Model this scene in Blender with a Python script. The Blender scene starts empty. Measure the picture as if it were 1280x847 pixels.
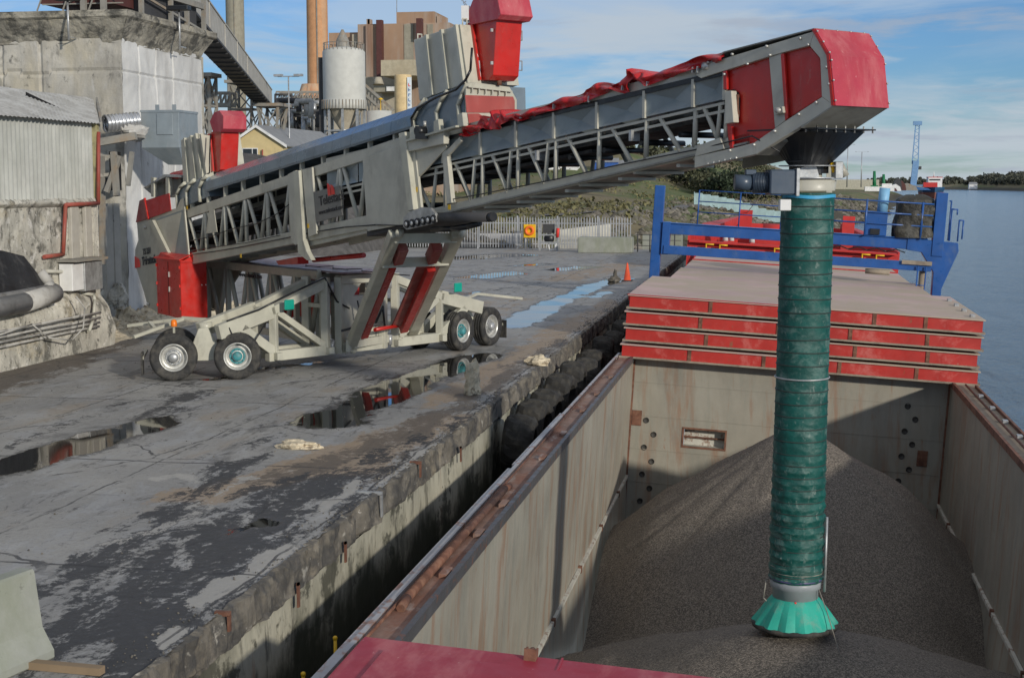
import bpy, math, random
from mathutils import Vector as V3, noise as mnoise
random.seed(7)
C = bpy.context.scene.collection
SC = bpy.context.scene
# ---------------------------------------------------------------- survey (photo pixel -> ray -> real plane)
F, HY, HC, VX = 1780.0, 228.0, 4.5, 970.0
pit = math.atan((423.5-HY)/F); psi = math.atan((VX-640)/math.hypot(F, 423.5-HY))
cp, sp, cy, sy = math.cos(pit), math.sin(pit), math.cos(psi), math.sin(psi)
FW = V3((-sy*cp, cy*cp, -sp)); RT = V3((cy, sy, 0)); UP = V3((-sy*sp, cy*sp, cp)); CAM = V3((0, 0, HC))
def ray(x, y): return FW+RT*((x-640)/F)-UP*((y-423.5)/F)
def hit(x, y, o, n):
    r = ray(x, y); t = (V3(o)-CAM).dot(V3(n))/r.dot(V3(n)); return CAM+r*t
def gz(x, y, z=0.): return hit(x, y, (0, 0, z), (0, 0, 1))
def wy(x, y, Y): return hit(x, y, (0, Y, 0), (0, 1, 0))
def wx(x, y, X): return hit(x, y, (X, 0, 0), (1, 0, 0))
# loader frame: u to the discharge end, v to the quay edge side, w up
LO = V3((.5, 22.5, 0)); LD = V3((.735, -.678, 0)).normalized(); LN = V3((-.678, -.735, 0)).normalized()
def L(u, v, w): return LO+LD*u+LN*v+V3((0, 0, w))
def SP(x, y, v=.8): return hit(x, y, LO+LN*v, LN)
def SF(x, y, u): return hit(x, y, LO+LD*u, LD)
def uw(p): q = p-LO; return q.dot(LD), p.z
# axle frame
QA = V3((-12.7, 30.6, 0)); QE = V3((.526, .85, 0)).normalized(); QM = V3((.85, -.526, 0)).normalized()
def Q(s, t, z): return QA+QE*s+QM*t+V3((0, 0, z))
def QP(x, y, t=0.): return hit(x, y, QA+QM*t, QM)
# heeled ship frame
TH = .058; CT, ST = math.cos(TH), math.sin(TH)
def H(x, y, z): return V3((-4+(x+4)*CT+(z+.5)*ST, y, -.5-(x+4)*ST+(z+.5)*CT))
SX = H(1, 0, 0)-H(0, 0, 0); SZ = H(0, 0, 1)-H(0, 0, 0); SY = V3((0, 1, 0))
def lerp(a, b, t): return a+(b-a)*t
def sstep(a, b, x):
    t = max(0, min(1, (x-a)/(b-a))); return t*t*(3-2*t)
def nz(x, y, z=0): return mnoise.noise(V3((x, y, z)))
# ---------------------------------------------------------------- materials
def newmat(name):
    m = bpy.data.materials.new(name); m.use_nodes = True
    nt = m.node_tree; b = nt.nodes['Principled BSDF']; return m, nt, b
def NN(nt, typ, **kw):
    n = nt.nodes.new(typ)
    for k, v in kw.items(): setattr(n, k, v)
    return n
def lk(nt, a, b): nt.links.new(a, b)
def coords(nt, scale=(1, 1, 1), kind='Object'):
    t = NN(nt, 'ShaderNodeTexCoord'); mp = NN(nt, 'ShaderNodeMapping'); mp.inputs['Scale'].default_value = scale
    lk(nt, t.outputs[kind], mp.inputs[0]); return mp.outputs[0]
def noise(nt, scale, det=6, rough=.6, st=(1, 1, 1), dist=0, co=None):
    n = NN(nt, 'ShaderNodeTexNoise'); n.inputs['Scale'].default_value = scale; n.inputs['Detail'].default_value = det
    n.inputs['Roughness'].default_value = rough; n.inputs['Distortion'].default_value = dist
    lk(nt, co if co else coords(nt, st), n.inputs['Vector']); return n.outputs['Fac']
def rng(nt, src, a, b, lo=0, hi=1):
    r = NN(nt, 'ShaderNodeMapRange'); r.interpolation_type = 'SMOOTHSTEP'
    for i, v in enumerate((a, b, lo, hi)): r.inputs[i+1].default_value = v
    lk(nt, src, r.inputs[0]); return r.outputs[0]
def mth(nt, op, a, b=None):
    m = NN(nt, 'ShaderNodeMath', operation=op)
    for i, s in enumerate((a, b)):
        if s is None: continue
        if isinstance(s, (int, float)): m.inputs[i].default_value = s
        else: lk(nt, s, m.inputs[i])
    return m.outputs[0]
def mix(nt, fac, a, b):
    m = NN(nt, 'ShaderNodeMix', data_type='RGBA')
    if isinstance(fac, (int, float)): m.inputs[0].default_value = fac
    else: lk(nt, fac, m.inputs[0])
    for i, s in ((6, a), (7, b)):
        if isinstance(s, tuple): m.inputs[i].default_value = (*s[:3], 1)
        else: lk(nt, s, m.inputs[i])
    return m.outputs[2]
def bump(nt, b, h, strength, dist=.02):
    n = NN(nt, 'ShaderNodeBump'); n.inputs['Strength'].default_value = strength; n.inputs['Distance'].default_value = dist
    lk(nt, h, n.inputs['Height']); lk(nt, n.outputs[0], b.inputs['Normal'])
def M(name, base, rough=.5, metal=0., var=.12, vs=1.5, layers=(), bmp=None, spec=.5, coat=0):
    """base colour with soft tone changes; layers = (colour, threshold, softness, scale, (sx,sy,sz), strength)"""
    m, nt, b = newmat(name)
    f = rng(nt, noise(nt, vs, 5), .3, .7)
    lo = tuple(c*(1-var) for c in base); hi = tuple(min(1, c*(1+var)) for c in base)
    col = mix(nt, f, lo, hi)
    for (c, th, so, sc, st, k) in layers:
        g = rng(nt, noise(nt, sc, 9, .68, st, .3), th-so, th+so, 0, k)
        col = mix(nt, g, col, c)
    lk(nt, col, b.inputs['Base Color'])
    b.inputs['Metallic'].default_value = metal
    b.inputs['Specular IOR Level'].default_value = spec
    b.inputs['Coat Weight'].default_value = coat
    lk(nt, rng(nt, noise(nt, vs*3, 6), .3, .75, max(.03, rough-.1), min(1, rough+.14)), b.inputs['Roughness'])
    if bmp: bump(nt, b, noise(nt, bmp[1], 8, .65), bmp[0], bmp[2] if len(bmp) > 2 else .02)
    return m
dirt = (.09, .075, .055)
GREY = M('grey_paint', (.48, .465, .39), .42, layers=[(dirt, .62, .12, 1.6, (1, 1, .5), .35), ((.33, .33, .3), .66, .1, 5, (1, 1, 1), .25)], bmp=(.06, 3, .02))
GREYD = M('grey_paint_shaded', (.27, .27, .24), .5, layers=[(dirt, .55, .12, 2, (1, 1, .5), .5)])  # darker copy of the grey paint, shade of far and inner sides included
CREAM = M('stone_paint', (.46, .45, .37), .42, layers=[(dirt, .64, .1, 2.2, (1, 1, .4), .4)], bmp=(.05, 3, .02))
BLUEG = M('blue_grey_sheet', (.235, .275, .285), .38, layers=[((.3, .31, .29), .6, .12, 1.5, (1, 1, 1), .3)])
COVER = M('sky_tinted_sheet', (.17, .215, .25), .2, layers=[((.36, .2, .2), .66, .14, .35, (1, 1, 1), .25)])  # bluish base paints in the sky's grazing reflection
RED = M('red_paint', (.5, .018, .012), .36, var=.1, layers=[((.3, .05, .04), .58, .1, 2.5, (1, 1, .4), .4), ((.4, .25, .2), .66, .05, 5, (1, 1, .4), .35), ((.12, .03, .02), .68, .04, 1.6, (1, 1, .25), .5)], coat=.15)
CRIM = M('dusty_crimson_paint', (.42, .04, .062), .5, var=.1, layers=[((.62, .25, .24), .56, .14, 2.2, (1, 1, .35), .4), ((.75, .5, .45), .66, .05, 14, (1, 1, 1), .3)])
DRED = M('faded_red_panel', (.33, .06, .05), .55, layers=[((.45, .33, .28), .55, .15, 1.5, (1, 1, .4), .35)])
TARP = M('red_tarpaulin', (.46, .015, .018), .28, var=.12, bmp=(.25, 9, .03))
BLACK = M('black_steel', (.012, .013, .015), .38, bmp=(.05, 6))
RUBBER = M('rubber', (.022, .022, .022), .8, layers=[((.13, .12, .1), .53, .12, 4, (1, 1, 1), .5)], bmp=(.2, 30, .01))
TYREW = M('worn_rubber', (.025, .024, .022), .85, layers=[((.1, .09, .07), .55, .15, 4, (1, 1, 1), .5)], bmp=(.5, 12, .03))
CHROME = M('rim_metal', (.55, .55, .52), .42, .5, layers=[(dirt, .55, .15, 9, (1, 1, 1), .4)])
STEEL = M('galvanised_steel', (.42, .43, .43), .42, .5, var=.2, vs=6, layers=[(dirt, .62, .1, 3, (1, 1, .4), .3)])
TEAL = M('teal_plastic', (.0, .3, .22), .45)
TEALB = M('teal_paint', (.05, .25, .27), .5, layers=[(dirt, .56, .1, 6, (1, 1, 1), .6)])
GREEN = M('green_fabric', (.0, .07, .058), .58, var=.22, vs=3, layers=[((.2, .28, .25), .58, .1, 2.6, (1, 1, 1.6), .4), ((.3, .34, .31), .63, .06, 9, (1, 1, .5), .45)], bmp=(.5, 7, .03))
SKIRT = M('teal_fabric', (.02, .36, .27), .6, layers=[((.25, .3, .25), .6, .1, 5, (1, 1, 1), .4)], bmp=(.3, 10, .02))
BLUE = M('blue_paint', (.018, .085, .29), .36, layers=[((.12, .16, .22), .64, .1, 2, (1, 1, .5), .35), ((.12, .05, .02), .7, .04, 3, (1, 1, .4), .6)], bmp=(.05, 4))
MOTOR = M('motor_paint', (.06, .085, .12), .4)
ORANGE = M('orange_plastic', (.85, .2, .01), .35)
YEL = M('yellow_paint', (.75, .45, .01), .45)
LRED = M('marker_red', (.7, .04, .03), .5)
WHITE = M('white_paint', (.75, .75, .73), .5)
INK = M('dark_lettering', (.015, .015, .02), .5)
GLASS = M('window_glass', (.02, .025, .03), .08)
DARK = M('painted_void_shade', (.008, .008, .009), .9)  # near-black stand-in for the shade inside openings and gaps
CONC = M('aged_concrete', (.44, .42, .37), .88, var=.2, vs=.5, layers=[((.06, .06, .055), .57, .05, 1.1, (1, 1, .6), .6), ((.5, .44, .3), .56, .1, .7, (1, 1, .3), .5), ((.2, .19, .17), .56, .1, .9, (1, 1, .35), .6), ((.46, .42, .33), .58, .12, .6, (1, 1, .5), .5), ((.05, .05, .045), .64, .05, 2.6, (1, 1, .8), .8), ((.55, .54, .51), .62, .06, 1.3, (1, 1, .4), .5)], bmp=(.6, 2.2, .06))
CONCW = M('whitewashed_wall', (.56, .54, .47), .9, var=.2, vs=.6, layers=[((.3, .29, .25), .5, .1, 1.6, (1, 1, .6), .6), ((.07, .07, .06), .56, .06, 1.9, (1, 1, .7), .75), ((.45, .37, .22), .6, .08, .9, (1, 1, 1), .45), ((.05, .05, .045), .6, .05, 7, (1, 1, 1), .7), ((.75, .73, .68), .6, .05, 4, (1, 1, 1), .6)], bmp=(.8, 3, .06))
BARRC = M('barrier_concrete', (.3, .31, .27), .85, var=.12, layers=[((.2, .22, .15), .52, .14, 1.4, (1, 1, .4), .6), ((.1, .1, .08), .66, .05, 6, (1, 1, 1), .5)], bmp=(.3, 5, .02))
SHEET = M('fibre_cement_sheet', (.42, .43, .4), .8, layers=[((.3, .31, .28), .55, .12, 1.2, (1, 1, .25), .6), ((.5, .49, .45), .62, .08, 3, (1, 1, .3), .5)])
ROOFS = M('weathered_roof_sheet', (.4, .39, .36), .85, layers=[((.6, .6, .57), .52, .1, 2.2, (1, 1, 1), .7), ((.15, .14, .12), .64, .06, 3, (1, 1, 1), .6)])
GALV = M('galvanised_duct', (.6, .61, .62), .3, .8)
HOPP = M('hopper_paint', (.22, .26, .285), .55, layers=[((.32, .34, .34), .58, .12, 1.8, (1, 1, .4), .5)])
RUSTP = M('red_pipe', (.33, .07, .05), .6, layers=[((.2, .12, .08), .55, .12, 3, (1, 1, 1), .5)])
PIPEW = M('lagged_pipe', (.44, .43, .4), .8, layers=[((.2, .18, .15), .58, .1, 2.5, (1, 1, 1), .6)], bmp=(.3, 5, .03))
OLDST = M('old_steelwork', (.26, .25, .22), .7, layers=[((.3, .19, .09), .57, .1, .8, (1, 1, 1), .6), ((.12, .11, .1), .6, .1, 2, (1, 1, 1), .5)])
DKST = M('dark_steelwork', (.05, .05, .052), .7)
GALL = M('gallery_cladding', (.42, .4, .35), .7, layers=[((.3, .28, .23), .58, .1, .8, (1, 1, 1), .5)])
CHG = M('chimney_concrete', (.3, .28, .22), .85, layers=[((.2, .19, .15), .52, .14, .35, (1, 1, .08), .7)])
CHO = M('rust_stained_chimney', (.52, .27, .13), .85, var=.1, layers=[((.5, .42, .3), .54, .1, .4, (1, 1, .05), .75), ((.36, .1, .035), .58, .1, .5, (1, 1, .06), .75)])
SILO = M('silo_concrete', (.5, .5, .46), .7, var=.06, layers=[((.38, .37, .33), .62, .1, .3, (1, 1, .1), .5)])
OCHRE = M('ochre_paint', (.62, .47, .25), .7, layers=[((.4, .3, .17), .6, .12, .5, (1, 1, .1), .5)])
BROWN = M('brown_cladding', (.33, .215, .14), .8, var=.15, vs=.12, layers=[((.4, .37, .33), .56, .1, .2, (1, 1, .15), .6), ((.18, .09, .06), .6, .08, .25, (1, 1, .1), .6)])
MILLG = M('mill_concrete', (.4, .36, .28), .85, layers=[((.25, .2, .14), .56, .12, .25, (1, 1, .3), .6)])
DUCTR = M('brown_red_duct', (.09, .03, .025), .6)
YWALL = M('yellow_render', (.62, .5, .26), .85, var=.06)
SLATE = M('roof_slate', (.24, .25, .26), .7, var=.1)
ROCK = M('rock', (.15, .135, .11), .9, var=.5, vs=.25, layers=[((.34, .32, .28), .6, .06, .4, (1, 1, 1), .7), ((.07, .075, .035), .55, .08, .15, (1, 1, 1), .8)], bmp=(.6, 2, .1))
LEAFD = M('evergreen_leaves', (.028, .045, .02), .8, var=.5, vs=.15)
LEAF = M('winter_leaves', (.07, .075, .038), .85, var=.45, vs=.1)
SCRUB = M('scrub_leaves', (.14, .13, .06), .9, var=.45, vs=.12)
BARK = M('bark', (.08, .065, .05), .9)
PALEF = M('pale_blue_fence_paint', (.35, .48, .48), .6)
FARW = M('warehouse_cladding', (.42, .4, .32), .7)
SHIPR = M('ship_red', (.5, .03, .025), .5)
SHIPB = M('ship_blue', (.03, .1, .2), .5)
SHIPO = M('antifouling', (.36, .12, .07), .7)
RUST = M('rust', (.15, .065, .04), .85, var=.4, vs=3, layers=[((.24, .13, .08), .55, .1, 6, (1, 1, 1), .6), ((.06, .035, .03), .62, .08, 3, (1, 1, 1), .6)], bmp=(.6, 14, .015))
COAM = M('rusty_coaming', (.25, .16, .125), .8, var=.25, vs=2, layers=[((.2, .085, .05), .52, .07, 2.2, (1, .35, 1), .75), ((.42, .37, .34), .6, .06, 3.5, (1, .4, 1), .6), ((.05, .04, .035), .66, .04, 5, (1, 1, 1), .7)], bmp=(.5, 9, .015))
HULLD = M('hull_paint', (.03, .03, .035), .6)
HOLDM = M('hold_steel', (.29, .27, .22), .62, var=.1, vs=.5, layers=[((.37, .355, .3), .55, .12, .8, (1, 1, .3), .5), ((.26, .14, .08), .57, .07, 2.2, (1, 1, .12), .65), ((.24, .24, .2), .56, .08, 3, (1, 1, .16), .5), ((.27, .11, .05), .67, .03, 5, (1, 1, .35), .8), ((.17, .17, .15), .6, .1, .7, (1, 1, .5), .5)], bmp=(.25, 1.6, .05))
COVT = M('dusty_hatch_top', (.52, .38, .34), .75, var=.12, vs=.5, layers=[((.45, .37, .27), .48, .08, .3, (1, 1, 1), .9), ((.5, .38, .35), .6, .1, 1.2, (1, .5, 1), .5)], bmp=(.1, 20, .01))
COVS = M('hatch_side_red', (.43, .03, .022), .45, var=.12, layers=[((.62, .2, .17), .6, .08, 1.6, (1, 1, 1), .5), ((.22, .1, .05), .66, .04, 3, (1, 1, .3), .85), ((.38, .3, .2), .7, .03, 4, (1, 1, 1), .7)])
COVNEAR = M('crimson_hatch_paint', (.33, .028, .05), .5, var=.1, vs=.8, layers=[((.55, .2, .2), .57, .1, 2, (1, .3, 1), .5), ((.7, .5, .48), .68, .03, 9, (1, 1, 1), .5), ((.16, .02, .03), .63, .07, .9, (1, 1, 1), .5)], bmp=(.15, 9, .01))
DUSTL = M('dust_ledge', (.3, .25, .19), .85, layers=[((.13, .1, .08), .55, .1, 3, (1, 1, 1), .6)])
CAMO = M('dark_tarpaulin', (.035, .033, .025), .45, var=.4, vs=1.2, layers=[((.075, .065, .045), .58, .08, 1.3, (1, 1, 1), .7)], bmp=(.9, 2.5, .12))
CONE = M('cone_orange', (.8, .1, .03), .5)
WOOD = M('wood', (.25, .18, .11), .8)
HOSE = M('hose', (.5, .49, .42), .6)

# quay surface, masks come from stains painted on the mesh as attributes
def quay_mat():
    m, nt, b = newmat('quay_concrete')
    def at(n):
        a = NN(nt, 'ShaderNodeAttribute'); a.attribute_name = n; return a.outputs['Fac']
    fine = noise(nt, 7, 9, .75); grit = noise(nt, 2.2, 14, .78, (1, .4, 1), .4); big = noise(nt, .35, 6); mid = noise(nt, 1.4, 8, .68, (1, .45, 1), .5)
    col = mix(nt, rng(nt, big, .3, .7), (.235, .232, .222), (.335, .325, .3))
    col = mix(nt, rng(nt, mid, .5, .62, 0, .55), col, (.34, .345, .35))
    col = mix(nt, rng(nt, noise(nt, 2.3, 9, .72, (1, .4, 1), .6), .56, .64, 0, .7), col, (.085, .083, .08))
    col = mix(nt, rng(nt, noise(nt, .9, 7, .6, (1, .3, 1)), .55, .68, 0, .5), col, (.3, .24, .17))
    col = mix(nt, rng(nt, grit, .56, .66, 0, .75), col, (.1, .1, .1)); col = mix(nt, rng(nt, grit, .45, .36, 0, .5), col, (.4, .4, .39)); col = mix(nt, rng(nt, noise(nt, 14, 10, .8), .5, .7, 0, .5), col, (.11, .11, .108))
    sp_ = rng(nt, noise(nt, 22, 4, .7), .64, .7, 0, .7); col = mix(nt, sp_, col, (.5, .5, .48))
    def brk(a, lo, hi, k=1.):
        return rng(nt, mth(nt, 'ADD', a, mth(nt, 'MULTIPLY', mth(nt, 'SUBTRACT', mth(nt, 'ADD', mth(nt, 'MULTIPLY', grit, .7), mth(nt, 'MULTIPLY', fine, .3)), .5), 4.2)), lo, hi, 0, k)
    col = mix(nt, brk(at('tan'), .4, .75, .75), col, (.33, .24, .15))
    col = mix(nt, brk(at('dirt'), .35, .7, .85), col, (.11, .09, .07))
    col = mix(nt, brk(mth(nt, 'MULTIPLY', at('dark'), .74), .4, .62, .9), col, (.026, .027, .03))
    col = mix(nt, brk(at('light'), .5, .6, .85), col, (.4, .385, .35))
    # joints and cracks
    sx = NN(nt, 'ShaderNodeSeparateXYZ'); tc = NN(nt, 'ShaderNodeNewGeometry'); lk(nt, tc.outputs['Position'], sx.inputs[0])
    wob = mth(nt, 'MULTIPLY', mth(nt, 'SUBTRACT', noise(nt, .8, 4), .5), .25)
    def joint(ax, per, w):
        f = mth(nt, 'FRACT', mth(nt, 'DIVIDE', mth(nt, 'ADD', ax, wob), per))
        return mth(nt, 'LESS_THAN', mth(nt, 'ABSOLUTE', mth(nt, 'SUBTRACT', f, .5)), w/per)
    j = mth(nt, 'MAXIMUM', joint(sx.outputs[0], 3.9, .02), joint(sx.outputs[1], 6.1, .03))
    vo = NN(nt, 'ShaderNodeTexVoronoi', feature='DISTANCE_TO_EDGE'); vo.inputs['Scale'].default_value = .45
    dn = NN(nt, 'ShaderNodeTexNoise'); dn.inputs['Scale'].default_value = 1.2; dn.inputs['Detail'].default_value = 6
    mx = NN(nt, 'ShaderNodeMix', data_type='RGBA'); mx.inputs[0].default_value = .35
    co = coords(nt); lk(nt, co, dn.inputs['Vector']); lk(nt, co, mx.inputs[6]); lk(nt, dn.outputs['Color'], mx.inputs[7]); lk(nt, mx.outputs[2], vo.inputs['Vector'])
    ck = mth(nt, 'MULTIPLY', mth(nt, 'LESS_THAN', vo.outputs['Distance'], .007), rng(nt, big, .45, .55))
    jc = mth(nt, 'MULTIPLY', mth(nt, 'MAXIMUM', j, ck), rng(nt, mid, .35, .55))
    col = mix(nt, mth(nt, 'MULTIPLY', jc, .8), col, (.03, .03, .032))
    wa = at('wet')
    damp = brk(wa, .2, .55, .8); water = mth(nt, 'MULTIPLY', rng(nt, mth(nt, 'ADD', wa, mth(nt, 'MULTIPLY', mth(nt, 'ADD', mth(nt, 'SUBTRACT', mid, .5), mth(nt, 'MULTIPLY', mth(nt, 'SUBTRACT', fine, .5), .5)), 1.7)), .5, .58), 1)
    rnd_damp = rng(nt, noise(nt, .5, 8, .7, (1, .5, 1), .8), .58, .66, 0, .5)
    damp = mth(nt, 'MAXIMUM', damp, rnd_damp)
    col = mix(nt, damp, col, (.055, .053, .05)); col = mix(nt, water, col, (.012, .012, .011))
    lk(nt, col, b.inputs['Base Color'])
    ro = mth(nt, 'SUBTRACT', rng(nt, fine, .3, .7, .6, .85), mth(nt, 'MULTIPLY', damp, .32))
    ro = mth(nt, 'MULTIPLY', ro, mth(nt, 'SUBTRACT', 1, water)); ro = mth(nt, 'ADD', ro, .03)
    lk(nt, ro, b.inputs['Roughness'])
    hgt = mth(nt, 'ADD', mth(nt, 'MULTIPLY', fine, .6), mth(nt, 'MULTIPLY', mid, 1.2)); hgt = mth(nt, 'SUBTRACT', hgt, mth(nt, 'MULTIPLY', jc, .6))
    hgt = mth(nt, 'MULTIPLY', hgt, mth(nt, 'SUBTRACT', 1, water)); bump(nt, b, hgt, .55, .03)
    return m
QUAY = quay_mat()
def wall_mat():   # quay face: pale concrete, algae towards the water
    m, nt, b = newmat('quay_face')
    g = NN(nt, 'ShaderNodeNewGeometry'); s = NN(nt, 'ShaderNodeSeparateXYZ'); lk(nt, g.outputs['Position'], s.inputs[0])
    n1 = noise(nt, .9, 8, .65, (1, 1, .6)); n2 = noise(nt, 3, 9, .7, (1, 1, .3))
    col = mix(nt, rng(nt, n1, .35, .65), (.27, .26, .2), (.44, .42, .33))
    col = mix(nt, rng(nt, n2, .52, .64, 0, .8), col, (.09, .085, .065)); col = mix(nt, rng(nt, noise(nt, .7, 9, .7, (1, 1, 1.2)), .52, .58, 0, .85), col, (.05, .05, .035))
    col = mix(nt, rng(nt, noise(nt, 2, 8, .6, (1, 1, .15)), .6, .68, 0, .6), col, (.24, .1, .045))
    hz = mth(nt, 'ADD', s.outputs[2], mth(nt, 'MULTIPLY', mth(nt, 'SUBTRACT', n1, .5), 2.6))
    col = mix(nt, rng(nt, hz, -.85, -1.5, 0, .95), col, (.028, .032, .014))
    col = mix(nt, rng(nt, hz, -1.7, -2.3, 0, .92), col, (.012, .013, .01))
    lk(nt, col, b.inputs['Base Color']); b.inputs['Roughness'].default_value = .85
    bump(nt, b, mth(nt, 'ADD', n1, mth(nt, 'MULTIPLY', n2, .4)), .8, .08); return m
QFACE = wall_mat()
CAPM = M('quay_cope', (.15, .135, .11), .85, var=.4, layers=[((.33, .28, .2), .56, .07, .8, (1, 1, 1), .6), ((.045, .045, .045), .5, .08, 1.6, (1, 1, 1), .8), ((.38, .36, .31), .63, .04, 2.4, (1, 1, 1), .8), ((.55, .53, .48), .68, .02, 12, (1, 1, 1), .8)], bmp=(.9, 6, .04))
def grain_mat():
    m, nt, b = newmat('grain')
    vo = NN(nt, 'ShaderNodeTexVoronoi'); vo.inputs['Scale'].default_value = 55; lk(nt, coords(nt), vo.inputs['Vector'])
    s = NN(nt, 'ShaderNodeSeparateColor'); lk(nt, vo.outputs['Color'], s.inputs[0])
    col = mix(nt, rng(nt, s.outputs[0], .2, 1.), (.085, .074, .062), (.29, .25, .205))
    col = mix(nt, rng(nt, noise(nt, .6, 5), .35, .7, 0, .3), col, (.13, .11, .09))
    lk(nt, col, b.inputs['Base Color']); b.inputs['Roughness'].default_value = .8
    bump(nt, b, mth(nt, 'SUBTRACT', 1, vo.outputs['Distance']), .9, .02); return m
GRAIN = grain_mat()
def water_mat():
    m, nt, b = newmat('river_water')
    b.inputs['Base Color'].default_value = (.035, .1, .19, 1); b.inputs['Roughness'].default_value = .12
    a = noise(nt, .45, 9, .66, (1.3, .45, 1), .8); c = noise(nt, .05, 5, .6, (1, .35, 1)); d = noise(nt, 2.2, 6, .65, (1.3, .5, 1))
    h = mth(nt, 'ADD', mth(nt, 'MULTIPLY', a, .9), mth(nt, 'ADD', mth(nt, 'MULTIPLY', c, 2.5), mth(nt, 'MULTIPLY', d, .4)))
    bump(nt, b, h, 1., .5); return m
WATER = water_mat()
def land_mat():
    m, nt, b = newmat('rough_land')
    g = NN(nt, 'ShaderNodeNewGeometry'); s = NN(nt, 'ShaderNodeSeparateXYZ'); lk(nt, g.outputs['Position'], s.inputs[0])
    n1 = noise(nt, .03, 8, .65); n2 = noise(nt, .3, 9, .7)
    col = mix(nt, rng(nt, n1, .46, .58), (.17, .14, .075), (.085, .12, .032))
    col = mix(nt, rng(nt, n2, .45, .65, 0, .6), col, (.2, .165, .1))
    col = mix(nt, rng(nt, noise(nt, .05, 7, .6, (1, 1, 1)), .6, .68, 0, .8), col, (.045, .045, .025))
    z = mth(nt, 'ADD', s.outputs[2], mth(nt, 'MULTIPLY', mth(nt, 'SUBTRACT', n2, .5), 1.5))
    col = mix(nt, rng(nt, z, -.4, -2., 0, .92), col, (.05, .045, .032))
    lk(nt, col, b.inputs['Base Color']); b.inputs['Roughness'].default_value = .95
    bump(nt, b, n2, .8, .4); return m
LAND = land_mat()
ROAD = M('far_track', (.13, .125, .12), .9, var=.2, vs=.2)
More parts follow.
